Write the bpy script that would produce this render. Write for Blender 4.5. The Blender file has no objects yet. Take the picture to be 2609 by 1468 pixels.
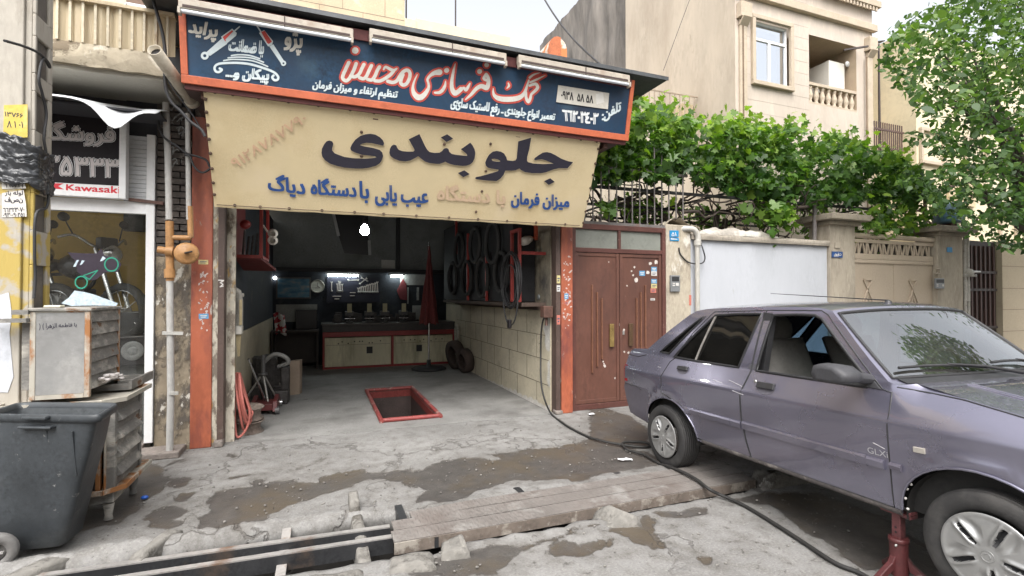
import bpy, bmesh, math, random
import numpy as np
from mathutils import Vector, Matrix, noise as mnoise
from mathutils.geometry import delaunay_2d_cdt
random.seed(7); RNG = np.random.default_rng(11)
SC = bpy.context.scene; COL = SC.collection
PI = math.pi; R = math.radians

# ---------------------------------------------------------------- camera, sky, sun, exposure
FPX, CX, CY, EYE, YAW, PIT = 1269.0, 1304.5, 734.0, 1.52, R(21.1), R(0.813)
cam = bpy.data.cameras.new('camera'); cam.lens = 36*FPX/2609; cam.sensor_width = 36
cam.clip_start = 0.05; cam.clip_end = 500
cam_o = bpy.data.objects.new('camera', cam); COL.objects.link(cam_o); SC.camera = cam_o
cam_o.location = (0, 0, EYE); cam_o.rotation_euler = (PI/2+PIT, 0, -YAW)

SUN_EL, SUN_AZ = R(56), R(205)          # azimuth clockwise from +Y
wd = bpy.data.worlds.new('World'); SC.world = wd; wd.use_nodes = True
wn = wd.node_tree; bg = wn.nodes['Background']
sky = wn.nodes.new('ShaderNodeTexSky'); sky.sky_type = 'NISHITA'; sky.sun_disc = False
sky.sun_elevation = SUN_EL; sky.sun_rotation = SUN_AZ; sky.dust_density = 5; sky.air_density = 1.0; sky.ozone_density = 1
hs = wn.nodes.new('ShaderNodeHueSaturation'); hs.inputs['Saturation'].default_value = 0.2; hs.inputs['Value'].default_value = 1.5
wn.links.new(sky.outputs[0], hs.inputs['Color']); wn.links.new(hs.outputs[0], bg.inputs['Color'])
bg.inputs['Strength'].default_value = 0.15
sl = bpy.data.lights.new('sun', 'SUN'); sl.energy = 1.5; sl.angle = R(60); sl.color = (1, .96, .9)
so = bpy.data.objects.new('sun', sl); COL.objects.link(so)
sd = Vector((math.sin(SUN_AZ)*math.cos(SUN_EL), math.cos(SUN_AZ)*math.cos(SUN_EL), math.sin(SUN_EL)))
so.rotation_euler = sd.to_track_quat('Z', 'Y').to_euler(); so.location = (-3, -6, 12)
SC.view_settings.view_transform = 'Standard'; SC.view_settings.look = 'None'
SC.view_settings.exposure = 0.85; SC.view_settings.gamma = 1.0; SC.view_settings.use_curve_mapping = False
SC.cycles.max_bounces = 8; SC.cycles.transparent_max_bounces = 16

# ---------------------------------------------------------------- measuring: a sight line meets a real plane of the place
_cp, _sp, _cy, _sy = math.cos(PIT), math.sin(PIT), math.cos(YAW), math.sin(YAW)
FW = np.array([_sy*_cp, _cy*_cp, _sp]); RT = np.array([_cy, -_sy, 0.]); UP = np.cross(RT, FW); C0 = np.array([0, 0, EYE])
def ray(u, v): return FW+RT*((u-CX)/FPX)-UP*((v-CY)/FPX)
def at(u, v, X=None, Y=None, Z=None):
    d = ray(u, v)
    t = X/d[0] if X is not None else (Y/d[1] if Y is not None else (Z-EYE)/d[2])
    return C0+d*t
def onp(u, v, P, n):
    d = ray(u, v); return C0+d*(((P-C0)@n)/(d@n))
ZM = dict(a1=(0, 0, 2.8985), a2=(0, 450, 2.634), a3=(0, 950, 2.797), a4=(440, 0, 2.587), a5=(1040, 80, 2.787), a6=(540, 530, 2.3365),
          a7=(1000, 530, 2.542), a8=(1400, 500, 2.415), b1=(1300, 0, 2.8986), b2=(1900, 0, 2.2637), b3=(1640, 540, 2.6584), b4=(1560, 740, 2.898),
          b5=(2000, 760, 2.046), b6=(300, 1050, 3.22), b7=(1000, 1050, 3.22), b8=(1500, 900, 2.551),
          z1=(800, 320, 6.44), z2=(1120, 320, 6.44), z3=(840, 100, 9.057), z4=(1040, 140, 7.1556), z5=(470, 40, 7.2455), z6=(1380, 190, 9.058), d=(0, 0, 1/1.01313))
def px(k, *pts):
    ox, oy, f = ZM[k]; r = [(ox+x/f, oy+y/f) for x, y in pts]
    return r if len(r) > 1 else r[0]

# ---------------------------------------------------------------- materials
MATS = {}
def mat(name, col, rough=.65, var=.18, scale=3., bump=.15, bscale=40., metal=0., col2=None, cscale=None, cthr=(.5, .62), streak=1., coat=0., spec=.5, detail=6., col3=None, thr3=(.6, .66), s3=9.):
    """colour with mottling, optional second and third colours in noise patches (paint loss, rust, dirt), bump"""
    if name in MATS: return MATS[name]
    m = bpy.data.materials.new(name); m.use_nodes = True; nt = m.node_tree; N = nt.nodes; L = nt.links
    p = N['Principled BSDF']; tc = N.new('ShaderNodeTexCoord'); mp = N.new('ShaderNodeMapping')
    mp.inputs['Scale'].default_value = (1, 1, 1/streak); L.new(tc.outputs['Object'], mp.inputs['Vector'])
    def nz(s, det=detail, rg=.6, vec=None):
        n = N.new('ShaderNodeTexNoise'); n.inputs['Scale'].default_value = s; n.inputs['Detail'].default_value = det; n.inputs['Roughness'].default_value = rg
        L.new(vec or mp.outputs[0], n.inputs['Vector']); return n
    def mixc(a, b, f):
        x = N.new('ShaderNodeMix'); x.data_type = 'RGBA'
        for s, val in ((6, a), (7, b)):
            if isinstance(val, tuple): x.inputs[s].default_value = (*val, 1)
            else: L.new(val, x.inputs[s])
        L.new(f, x.inputs[0]); return x.outputs[2]
    def ramp(src, lo, hi):
        r = N.new('ShaderNodeMapRange'); r.inputs[1].default_value = lo; r.inputs[2].default_value = hi; L.new(src, r.inputs[0]); return r.outputs[0]
    n1 = nz(scale)
    lo = tuple(max(0, c*(1-var*1.6)) for c in col); hi = tuple(min(1, c*(1+var)) for c in col)
    c = mixc(lo, hi, ramp(n1.outputs[0], .3, .7))
    n0 = nz(bscale, 4)
    c = mixc(c, mixc(tuple(x*(1-var) for x in lo), hi, ramp(n0.outputs[0], .35, .65)), ramp(nz(scale*2.3).outputs[0], .4, .75))
    rg = None
    if col2 is not None:
        n2 = nz(cscale or scale*2, 9, .65); f2 = ramp(n2.outputs[0], *cthr)
        c = mixc(c, col2, f2)
    if col3 is not None:
        f3 = ramp(nz(s3, 9, .62).outputs[0], *thr3); c = mixc(c, col3, f3)
    L.new(c, p.inputs['Base Color'])
    rr = N.new('ShaderNodeMapRange'); rr.inputs[3].default_value = max(.02, rough-.12); rr.inputs[4].default_value = min(1, rough+.12)
    L.new(n1.outputs[0], rr.inputs[0]); L.new(rr.outputs[0], p.inputs['Roughness'])
    p.inputs['Metallic'].default_value = metal; p.inputs['Specular IOR Level'].default_value = spec
    if coat: p.inputs['Coat Weight'].default_value = coat; p.inputs['Coat Roughness'].default_value = .06
    if bump:
        b = N.new('ShaderNodeBump'); b.inputs['Strength'].default_value = min(1, bump); b.inputs['Distance'].default_value = .01*max(1, bump)
        a = N.new('ShaderNodeMath'); a.operation = 'ADD'; L.new(n0.outputs[0], a.inputs[0])
        if col2 is not None: L.new(f2, a.inputs[1])
        else: L.new(n1.outputs[0], a.inputs[1])
        L.new(a.outputs[0], b.inputs['Height']); L.new(b.outputs[0], p.inputs['Normal'])
    MATS[name] = m; return m
def emat(name, col, s):
    if name in MATS: return MATS[name]
    m = bpy.data.materials.new(name); m.use_nodes = True; nt = m.node_tree; p = nt.nodes['Principled BSDF']
    p.inputs['Emission Color'].default_value = (*col, 1); p.inputs['Emission Strength'].default_value = s; p.inputs['Base Color'].default_value = (.8, .8, .8, 1)
    MATS[name] = m; return m
def gmat(name, tint, refl=1.45, rough=.02, dirt=0.0):
    """pane: see-through tinted glass with a fresnel reflection and a little dust"""
    if name in MATS: return MATS[name]
    m = bpy.data.materials.new(name); m.use_nodes = True; nt = m.node_tree; N = nt.nodes; L = nt.links
    N.remove(N['Principled BSDF']); out = N['Material Output']
    t = N.new('ShaderNodeBsdfTransparent'); t.inputs[0].default_value = (*tint, 1)
    g = N.new('ShaderNodeBsdfGlossy'); g.inputs['Roughness'].default_value = rough; g.inputs[0].default_value = (.95, .97, 1, 1)
    f = N.new('ShaderNodeFresnel'); ge = N.new('ShaderNodeNewGeometry'); ir = N.new('ShaderNodeMapRange'); ir.inputs[3].default_value = refl; ir.inputs[4].default_value = 1/refl; L.new(ge.outputs['Backfacing'], ir.inputs[0]); L.new(ir.outputs[0], f.inputs[0])
    mx = N.new('ShaderNodeMixShader'); L.new(f.outputs[0], mx.inputs[0]); L.new(t.outputs[0], mx.inputs[1]); L.new(g.outputs[0], mx.inputs[2])
    d = N.new('ShaderNodeBsdfDiffuse'); d.inputs[0].default_value = (.4, .38, .34, 1)
    tc = N.new('ShaderNodeTexCoord'); n = N.new('ShaderNodeTexNoise'); n.inputs['Scale'].default_value = 5; n.inputs['Detail'].default_value = 8
    L.new(tc.outputs['Object'], n.inputs['Vector'])
    mm = N.new('ShaderNodeMath'); mm.operation = 'MULTIPLY'; mm.inputs[1].default_value = dirt; L.new(n.outputs[0], mm.inputs[0])
    m2 = N.new('ShaderNodeMixShader'); L.new(mm.outputs[0], m2.inputs[0]); L.new(mx.outputs[0], m2.inputs[1]); L.new(d.outputs[0], m2.inputs[2])
    L.new(m2.outputs[0], out.inputs[0]); MATS[name] = m; return m

# ---------------------------------------------------------------- objects
def tag(o, label=None, cat=None, group=None, kind=None):
    if label: o['label'] = label
    if cat: o['category'] = cat
    if group: o['group'] = group
    if kind: o['kind'] = kind
    return o
def thing(name, label, cat, loc=(0, 0, 0), group=None):
    o = bpy.data.objects.new(name, None); COL.objects.link(o); o.location = tuple(float(c) for c in loc); o.empty_display_size = .1
    return tag(o, label, cat, group)
def base_of(o):
    l = Vector((0, 0, 0))
    while o is not None: l = l+o.location; o = o.parent
    return l
def dup(o, loc=None, rotz=None, label=None, parent=None):
    c = o.copy(); COL.objects.link(c)
    if parent is not None: c.parent = parent
    if loc is not None: c.location = loc
    if rotz is not None: c.rotation_euler = (0, 0, rotz)
    if label: c['label'] = label
    for ch in list(o.children): dup(ch, parent=c)
    return c
class MB:
    def __init__(s): s.v = []; s.f = []; s.m = []; s.s = []; s.mi = 0
    def add(s, vs, fs, smooth=False):
        b = len(s.v); s.v += [tuple(float(c) for c in p) for p in vs]
        for f in fs: s.f.append([b+i for i in f]); s.m.append(s.mi); s.s.append(smooth)
        return s
    def box(s, x0, x1, y0, y1, z0, z1):
        return s.add([(x, y, z) for z in (z0, z1) for x, y in ((x0, y0), (x1, y0), (x1, y1), (x0, y1))],
                     [(3, 2, 1, 0), (4, 5, 6, 7), (0, 1, 5, 4), (1, 2, 6, 5), (2, 3, 7, 6), (3, 0, 4, 7)])
    def beam(s, p, q, w, h, up=(0, 0, 1)):
        """bar of section w (sideways) x h (along up) from p to q"""
        p = np.array(p, float); q = np.array(q, float); d = q-p; d /= np.linalg.norm(d)
        a = np.cross(d, np.array(up, float)); 
        if np.linalg.norm(a) < 1e-5: a = np.cross(d, np.array((1., 0, 0)))
        a /= np.linalg.norm(a); b = np.cross(a, d)
        c = [(-1, -1), (1, -1), (1, 1), (-1, 1)]
        return s.add([e+a*i*w/2+b*j*h/2 for e in (p, q) for i, j in c], [(0, 1, 2, 3), (7, 6, 5, 4), (0, 4, 5, 1), (1, 5, 6, 2), (2, 6, 7, 3), (3, 7, 4, 0)])
    def prism(s, pts, off):
        """planar polygon pts (3-D) pushed along off"""
        n = len(pts); pts = [np.array(p, float) for p in pts]; off = np.array(off, float)
        return s.add(pts+[p+off for p in pts], [tuple(range(n-1, -1, -1)), tuple(range(n, 2*n))]+[(i, (i+1) % n, n+(i+1) % n, n+i) for i in range(n)])
    def tube(s, path, r, n=8, closed=False, cap=True, flat=None):
        P = [np.array(p, float) for p in path]; m = len(P); vs = []; rr = r if hasattr(r, '__len__') else [r]*m
        a = None
        for i in range(m):
            t = (P[(i+1) % m]-P[i-1]) if closed else (P[min(i+1, m-1)]-P[max(i-1, 0)])
            t = t/(np.linalg.norm(t)+1e-9)
            if a is None:
                a = np.cross(t, (0, 0, 1.)) if abs(t[2]) < .9 else np.cross(t, (1., 0, 0))
            a = a-t*(a@t); a /= np.linalg.norm(a)+1e-9; b = np.cross(t, a)
            for k in range(n):
                c, e = math.cos(2*PI*k/n), math.sin(2*PI*k/n); vs.append(P[i]+(a*c+b*e)*rr[i])
        fs = [(i*n+k, i*n+(k+1) % n, ((i+1) % m)*n+(k+1) % n, ((i+1) % m)*n+k) for i in range(m if closed else m-1) for k in range(n)]
        s.add(vs, fs, True)
        if cap and not closed:
            s.add([vs[k] for k in range(n)], [tuple(range(n-1, -1, -1))]); s.add([vs[(m-1)*n+k] for k in range(n)], [tuple(range(n))])
        return s
    def cyl(s, p, q, r, r2=None, n=16): return s.tube([p, q], [r, r if r2 is None else r2], n)
    def lathe(s, prof, c, ax=(0, 0, 1), n=24, smooth=True):
        """prof: (radius, height along ax)"""
        ax = np.array(ax, float); ax /= np.linalg.norm(ax); a = np.cross(ax, (1., 0, 0)) if abs(ax[0]) < .9 else np.cross(ax, (0, 1., 0)); a /= np.linalg.norm(a); b = np.cross(ax, a); c = np.array(c, float)
        vs = [c+ax*h+(a*math.cos(2*PI*k/n)+b*math.sin(2*PI*k/n))*r for r, h in prof for k in range(n)]
        fs = [(i*n+k, i*n+(k+1) % n, (i+1)*n+(k+1) % n, (i+1)*n+k) for i in range(len(prof)-1) for k in range(n)]
        return s.add(vs, fs, smooth)
    def ball(s, c, r, n=12, m=8, sq=(1, 1, 1)):
        prof = [(math.sin(PI*i/m), -math.cos(PI*i/m)) for i in range(m+1)]
        vs = [(c[0]+r*p*math.cos(2*PI*k/n)*sq[0], c[1]+r*p*math.sin(2*PI*k/n)*sq[1], c[2]+r*h*sq[2]) for p, h in prof for k in range(n)]
        return s.add(vs, [(i*n+k, i*n+(k+1) % n, (i+1)*n+(k+1) % n, (i+1)*n+k) for i in range(m) for k in range(n)], True)
    def grid(s, fn, nu, nv, smooth=True):
        vs = [fn(i/nu, j/nv) for j in range(nv+1) for i in range(nu+1)]
        return s.add(vs, [(j*(nu+1)+i, j*(nu+1)+i+1, (j+1)*(nu+1)+i+1, (j+1)*(nu+1)+i) for j in range(nv) for i in range(nu)], smooth)
    def build(s, name, mats, parent=None, bev=0., origin=None, solid=0., weld=False):
        me = bpy.data.meshes.new(name)
        off = base_of(parent) if parent is not None else (Vector(origin) if origin is not None and origin != 'base' else Vector((0, 0, 0)))
        va = np.array(s.v, float).reshape(-1, 3)
        if origin == 'base':
            off = Vector((va[:, 0].mean(), va[:, 1].mean(), va[:, 2].min()))
        va = va-np.array(off)
        me.from_pydata(va.tolist(), [], s.f)
        if weld:
            bm = bmesh.new(); bm.from_mesh(me); bmesh.ops.remove_doubles(bm, verts=bm.verts, dist=1e-5); bm.to_mesh(me); bm.free()
        else:
            me.polygons.foreach_set('material_index', s.m); me.polygons.foreach_set('use_smooth', s.s)
        for m in (mats if isinstance(mats, (list, tuple)) else [mats]): me.materials.append(m)
        me.update()
        o = bpy.data.objects.new(name, me); COL.objects.link(o)
        if parent is not None: o.parent = parent
        else: o.location = off
        if solid:
            k = o.modifiers.new('thick', 'SOLIDIFY'); k.thickness = solid; k.offset = 0
        if bev:
            k = o.modifiers.new('bev', 'BEVEL'); k.width = bev; k.segments = 2; k.limit_method = 'ANGLE'; k.angle_limit = R(40)
        return o
def single(name, mb, mats, label, cat, group=None, bev=0., solid=0.):
    return tag(mb.build(name, mats, None, bev, 'base', solid), label, cat, group)
def struct(name, mb, mats, bev=0.):
    return tag(mb.build(name, mats, None, bev), kind='structure')
def nz3(x, y, z, s=1.): return mnoise.noise(Vector((x*s, y*s, z*s)))

# ---------------------------------------------------------------- lettering and painted outlines
AF = dict(zip('ابپتجحدرزژسشضظعفکگلمنوهی', ['FE8D FE8E', 'FE8F FE90 FE91 FE92', 'FB56 FB57 FB58 FB59', 'FE95 FE96 FE97 FE98', 'FE9D FE9E FE9F FEA0', 'FEA1 FEA2 FEA3 FEA4', 'FEA9 FEAA', 'FEAD FEAE', 'FEAF FEB0', 'FB8A FB8B', 'FEB1 FEB2 FEB3 FEB4', 'FEB5 FEB6 FEB7 FEB8', 'FEBD FEBE FEBF FEC0', 'FEC5 FEC6 FEC7 FEC8', 'FEC9 FECA FECB FECC', 'FED1 FED2 FED3 FED4', 'FB8E FB8F FB90 FB91', 'FB92 FB93 FB94 FB95', 'FEDD FEDE FEDF FEE0', 'FEE1 FEE2 FEE3 FEE4', 'FEE5 FEE6 FEE7 FEE8', 'FEED FEEE', 'FEE9 FEEA FEEB FEEC', 'FBFC FBFD FBFE FBFF']))
def shape_arabic(t):
    out = []
    for i, c in enumerate(t):
        if c not in AF: out.append(c); continue
        f = AF[c].split(); pv = i > 0 and t[i-1] in AF and len(AF[t[i-1]].split()) == 4; nx = i < len(t)-1 and t[i+1] in AF and len(f) == 4
        out.append(chr(int(f[3 if pv and nx else 1 if pv else 2 if nx else 0], 16)))
    return ''.join(reversed(out))
_TXT = {}
def text_contours(t):
    """closed outlines of a line of text, scaled to the unit box"""
    if t in _TXT: return _TXT[t]
    cu = bpy.data.curves.new('line', 'FONT'); cu.resolution_u = 4
    cu.body = shape_arabic(t) if any('\u0620' <= c <= '\u06cc' and c in AF for c in t) else t
    o = bpy.data.objects.new('line', cu); COL.objects.link(o)
    bpy.context.view_layer.update()
    dg = bpy.context.evaluated_depsgraph_get(); c2 = o.evaluated_get(dg).to_curve(dg)
    res = []
    for sp in c2.splines:
        bp = sp.bezier_points; pts = []
        if len(bp):
            for a, b in zip(bp, list(bp[1:])+[bp[0]]):
                straight = (a.handle_right-a.co).length < 1e-5 and (b.handle_left-b.co).length < 1e-5
                for k in range(1 if straight else 4):
                    q = k/4; pts.append(tuple((a.co*(1-q)**3+a.handle_right*3*q*(1-q)**2+b.handle_left*3*q*q*(1-q)+b.co*q**3)[:2]))
        else: pts = [tuple(p.co[:2]) for p in sp.points]
        if len(pts) > 2: res.append(np.array(pts))
    o.evaluated_get(dg).to_curve_clear(); bpy.data.objects.remove(o); bpy.data.curves.remove(cu)
    al = np.vstack(res); lo = al.min(0); sz = al.max(0)-lo
    res = [(c-lo)/sz for c in res]; _TXT[t] = (res, sz[0]/sz[1]); return _TXT[t]
def area(c): x, y = c[:, 0], c[:, 1]; return .5*float(np.sum(x*np.roll(y, -1)-y*np.roll(x, -1)))
def orient(c, sgn): return c if area(c)*sgn > 0 else c[::-1]
def stroke(pts, w, sgn=1, closed=False):
    """outlines (quads and discs) covering a brush stroke"""
    P = [np.array(p, float) for p in pts]; W = list(w) if hasattr(w, '__len__') else [w]*len(P); out = []
    for i in range(len(P) if closed else len(P)-1):
        a, b = P[i], P[(i+1) % len(P)]; d = b-a; l = np.linalg.norm(d)
        if l < 1e-6: continue
        n = np.array([-d[1], d[0]])/l; wa, wb = W[i]/2, W[(i+1) % len(P)]/2
        out.append(orient(np.array([a+n*wa, a-n*wa, b-n*wb, b+n*wb]), sgn))
    for p, q in zip(P, W):
        out.append(orient(np.array([p+q/2*np.array([math.cos(2*PI*k/10), math.sin(2*PI*k/10)]) for k in range(10)]), sgn))
    return out
def curve(pts, n=5):
    P = [np.array(p, float) for p in pts]; o = []
    for i in range(len(P)-1):
        p0, p1, p2, p3 = P[max(i-1, 0)], P[i], P[i+1], P[min(i+2, len(P)-1)]
        for k in range(n):
            t = k/n; o.append(.5*((2*p1)+(-p0+p2)*t+(2*p0-5*p1+4*p2-p3)*t*t+(-p0+3*p1-3*p2+p3)*t**3))
    return o+[P[-1]]
def fill(contours):
    """non-zero fill of outlines -> (points, triangles)"""
    vs = []; ed = []
    for c in contours:
        b = len(vs); n = len(c); vs += [Vector((float(p[0]), float(p[1]))) for p in c]; ed += [(b+i, b+(i+1) % n) for i in range(n)]
    r = delaunay_2d_cdt(vs, ed, [], 0, 1e-7); V = np.array([tuple(p) for p in r[0]]); T = np.array([f for f in r[2] if len(f) == 3])
    if len(T) == 0: return V, T
    Q = V[T].mean(1); W = np.zeros(len(Q))
    for c in contours:
        a = np.asarray(c, float); b = np.roll(a, -1, 0)
        y0, y1 = a[:, 1][None], b[:, 1][None]; qy = Q[:, 1][:, None]; qx = Q[:, 0][:, None]
        with np.errstate(divide='ignore', invalid='ignore'):
            xi = a[:, 0]+(qy-y0)/(y1-y0)*(b[:, 0]-a[:, 0])
        W += (((y0 <= qy) & (y1 > qy) & (xi > qx)).sum(1)-((y1 <= qy) & (y0 > qy) & (xi > qx)).sum(1))
    return V, T[W != 0]
def paint(mb, contours, tofn):
    V, T = fill(contours)
    pts = [np.array(tofn(x, y)) for x, y in V]
    mb.add(pts, [tuple(t) for t in T])
def text_px(t, quad, bold=0., grow=0.):
    """outlines of a text line laid over a quad LT, RT, RB, LB given in photograph pixels"""
    cs, asp = text_contours(t); LT, RTp, RB, LB = [np.array(q, float) for q in quad]
    def m(c): x = c[:, 0:1]; y = c[:, 1:2]; return (LB*(1-x)+RB*x)*(1-y)+(LT*(1-x)+RTp*x)*y
    out = [m(c) for c in cs]; sg = np.sign(area(max(out, key=lambda c: abs(area(c)))))
    if bold:
        b = bold/2; out = [c+np.array(d) for c in out for d in ((b, b*.6), (-b, b*.6), (b, -b*.6), (-b, -b*.6))]
    return out
# ================================================================ GROUND: one sheet with the open gutter cut into it
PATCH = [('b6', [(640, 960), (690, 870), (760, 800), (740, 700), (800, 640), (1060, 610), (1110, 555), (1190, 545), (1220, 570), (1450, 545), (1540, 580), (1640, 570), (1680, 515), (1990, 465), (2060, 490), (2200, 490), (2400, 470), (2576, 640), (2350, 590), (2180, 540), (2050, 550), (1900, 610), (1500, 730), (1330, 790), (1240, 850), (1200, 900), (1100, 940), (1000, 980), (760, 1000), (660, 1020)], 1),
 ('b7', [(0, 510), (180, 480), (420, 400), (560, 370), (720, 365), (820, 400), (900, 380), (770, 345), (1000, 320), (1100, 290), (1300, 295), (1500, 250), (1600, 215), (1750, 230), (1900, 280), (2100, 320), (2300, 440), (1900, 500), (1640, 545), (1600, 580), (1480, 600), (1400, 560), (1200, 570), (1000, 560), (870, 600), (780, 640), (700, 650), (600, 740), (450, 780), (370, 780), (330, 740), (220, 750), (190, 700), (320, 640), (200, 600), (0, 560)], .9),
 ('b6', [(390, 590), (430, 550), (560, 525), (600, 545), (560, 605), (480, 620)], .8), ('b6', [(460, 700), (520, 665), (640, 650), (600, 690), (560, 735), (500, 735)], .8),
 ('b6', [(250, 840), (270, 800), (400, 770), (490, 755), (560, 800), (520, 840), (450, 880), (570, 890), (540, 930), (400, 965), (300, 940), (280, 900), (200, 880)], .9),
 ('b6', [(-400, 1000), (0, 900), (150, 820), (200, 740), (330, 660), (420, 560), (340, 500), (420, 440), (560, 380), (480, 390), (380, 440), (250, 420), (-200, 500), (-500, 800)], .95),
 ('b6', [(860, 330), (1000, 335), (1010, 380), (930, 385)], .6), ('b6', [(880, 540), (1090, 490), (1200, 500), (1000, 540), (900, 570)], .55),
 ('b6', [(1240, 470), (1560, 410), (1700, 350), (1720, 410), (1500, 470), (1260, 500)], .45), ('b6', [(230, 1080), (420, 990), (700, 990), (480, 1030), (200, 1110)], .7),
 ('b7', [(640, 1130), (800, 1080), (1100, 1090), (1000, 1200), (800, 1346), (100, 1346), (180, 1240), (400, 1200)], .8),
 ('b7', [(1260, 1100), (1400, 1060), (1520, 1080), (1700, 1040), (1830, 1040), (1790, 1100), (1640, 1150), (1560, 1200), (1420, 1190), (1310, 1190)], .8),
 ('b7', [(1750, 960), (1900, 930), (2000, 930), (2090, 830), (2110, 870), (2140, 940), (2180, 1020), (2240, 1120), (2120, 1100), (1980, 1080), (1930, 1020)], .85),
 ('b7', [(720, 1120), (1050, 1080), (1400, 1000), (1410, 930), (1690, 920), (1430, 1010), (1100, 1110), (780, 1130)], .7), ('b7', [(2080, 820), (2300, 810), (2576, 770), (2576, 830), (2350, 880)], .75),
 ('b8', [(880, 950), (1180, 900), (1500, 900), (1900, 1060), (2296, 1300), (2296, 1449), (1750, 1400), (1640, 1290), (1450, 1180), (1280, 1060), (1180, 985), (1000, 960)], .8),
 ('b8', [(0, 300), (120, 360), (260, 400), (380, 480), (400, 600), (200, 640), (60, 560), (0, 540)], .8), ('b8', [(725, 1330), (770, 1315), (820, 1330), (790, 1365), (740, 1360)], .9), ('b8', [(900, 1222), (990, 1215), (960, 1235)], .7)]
GY_N, GY_F = 2.97, 3.60
def near_lip(x): return GY_N+.035*nz3(x, 3.1, 0, 2.6)+.03*nz3(x, 9.1, 0, 9)-(.10*math.exp(-((x-.55)/.16)**2))
def far_lip(x): return (GY_F+.02*nz3(x, 1.7, 0, 2.2)+.018*nz3(x, 5.7, 0, 8)+.05*min(.4, max(-1.5, x))-.17*min(1, max(0, (x-.40)/.25)))
def axis(*segs):
    o = []
    for a, b, n in segs: o += list(np.linspace(a, b, n, endpoint=False))
    return o+[segs[-1][1]]
gx = axis((-90, -12, 6), (-12, -2.6, 10), (-2.6, 4.2, 285), (4.2, 14, 24), (14, 110, 8))
gy0 = axis((-80, -6, 8), (-6, .7, 12), (.7, GY_N, 92))
gy1 = axis((GY_F, 5.82, 92), (5.82, 9, 8), (9, 140, 10))
rows = []                       # (y at x=0, lip follow, kind)
YY = []; ZZ = []
nx_ = len(gx)
for y in gy0: YY.append(np.array([y+(near_lip(x)-GY_N)*math.exp(-((y-GY_N)/.35)**2) for x in gx])); ZZ.append(np.zeros(nx_))
gend = np.array([1.0 if x < 3.25 else 0.0 for x in gx])   # the channel is open as far as the rubble under the car
nl = YY[-1].copy(); fl = np.array([far_lip(x) for x in gx])
for k, (dy, dz) in enumerate(((.012, -.05), (.03, -.32), (.08, -.46))):
    YY.append(nl+dy); ZZ.append(dz*gend)
YY.append((nl+fl)/2); ZZ.append(-.47*gend)
for dy, dz in ((-.07, -.46), (-.03, -.3), (-.015, -.06)): YY.append(fl+dy); ZZ.append(dz*gend)
for y in gy1: YY.append(np.array([y+(far_lip(x)-GY_F)*math.exp(-((y-GY_F)/.35)**2) for x in gx])); ZZ.append(np.zeros(nx_))
YY = np.array(YY); ZZ = np.array(ZZ); XX = np.tile(np.array(gx), (len(YY), 1)); ny_ = len(YY)
def sdist(poly, X, Y):
    P = np.array(poly); Q = np.roll(P, -1, 0); d = np.full(X.shape, 1e9); ins = np.zeros(X.shape, bool)
    for (ax, ay), (bx, by) in zip(P, Q):
        ex, ey = bx-ax, by-ay; t = np.clip(((X-ax)*ex+(Y-ay)*ey)/(ex*ex+ey*ey+1e-12), 0, 1)
        d = np.minimum(d, np.hypot(X-ax-ex*t, Y-ay-ey*t))
        c = ((ay > Y) != (by > Y)) & (X < (bx-ax)*(Y-ay)/((by-ay) if abs(by-ay) > 1e-12 else 1e-12)+ax); ins ^= c
    return np.where(ins, -d, d)
sub = (XX > -3.2) & (XX < 4.4) & (YY > .3) & (YY < 6)
sx, sy = XX[sub], YY[sub]
n1 = np.array([nz3(x, y, 0, 7)+.7*nz3(x, y, 4, 17)+.5*nz3(x, y, 8, 38) for x, y in zip(sx, sy)])
n2 = np.array([nz3(x, y, 20, 1.6)+.6*nz3(x, y, 24, 5) for x, y in zip(sx, sy)])
wet = np.zeros(len(sx)); damp = np.zeros(len(sx))
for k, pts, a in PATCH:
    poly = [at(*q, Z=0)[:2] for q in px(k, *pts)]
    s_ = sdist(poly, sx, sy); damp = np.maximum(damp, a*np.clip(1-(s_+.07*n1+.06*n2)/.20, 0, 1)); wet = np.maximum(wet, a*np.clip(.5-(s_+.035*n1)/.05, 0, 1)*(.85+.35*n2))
speck = np.clip((n1*.55+n2*.25-.62)/.12, 0, 1)*np.clip(1.1-np.abs(sy-4.1)/1.6, 0, 1)
wet = np.maximum(wet, speck*.65)
WET = np.zeros(XX.shape); WET[sub] = wet
hgt = np.zeros(len(sx)); open_ = (ZZ[sub] > -.01)
hgt += -.012*wet+.004*n1*np.clip(1-wet, 0, 1)*.6+.006*n2
berm = np.exp(-((sy-np.array([far_lip(x) for x in sx])-.07)/.07)**2)*np.clip(.55-sx, 0, 1)
hgt += .045*berm*(1+.5*n1)
hgt += .036*np.clip((sx-.45)/.3, 0, 1)*np.clip((3.5-sx)/.3, 0, 1)*np.exp(-(np.maximum(0, sy-3.5)/.22)**2)*(sy > 3.3)
hgt *= np.clip((5.72-sy)/.2, 0, 1)
ZZ[sub] += np.where(open_, hgt, .02*n1)
verts = np.stack([XX, YY, ZZ], -1).reshape(-1, 3)
ii = np.arange(nx_*ny_).reshape(ny_, nx_)
q = np.stack([ii[:-1, :-1], ii[:-1, 1:], ii[1:, 1:], ii[1:, :-1]], -1).reshape(-1, 4)
cen = verts[q].mean(1)
under = ((cen[:, 1] > 5.80) & (cen[:, 0] > -1.3) & (cen[:, 0] < 3.1) & (cen[:, 1] < 12.4))
q = q[~under]
gme = bpy.data.meshes.new('ground'); gme.from_pydata(verts.tolist(), [], q.tolist()); gme.update()
gme.polygons.foreach_set('use_smooth', [True]*len(gme.polygons))
ca = gme.attributes.new('dirt', 'FLOAT', 'POINT'); ca.data.foreach_set('value', WET.reshape(-1))
go = bpy.data.objects.new('ground', gme); COL.objects.link(go); go['kind'] = 'structure'
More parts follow.
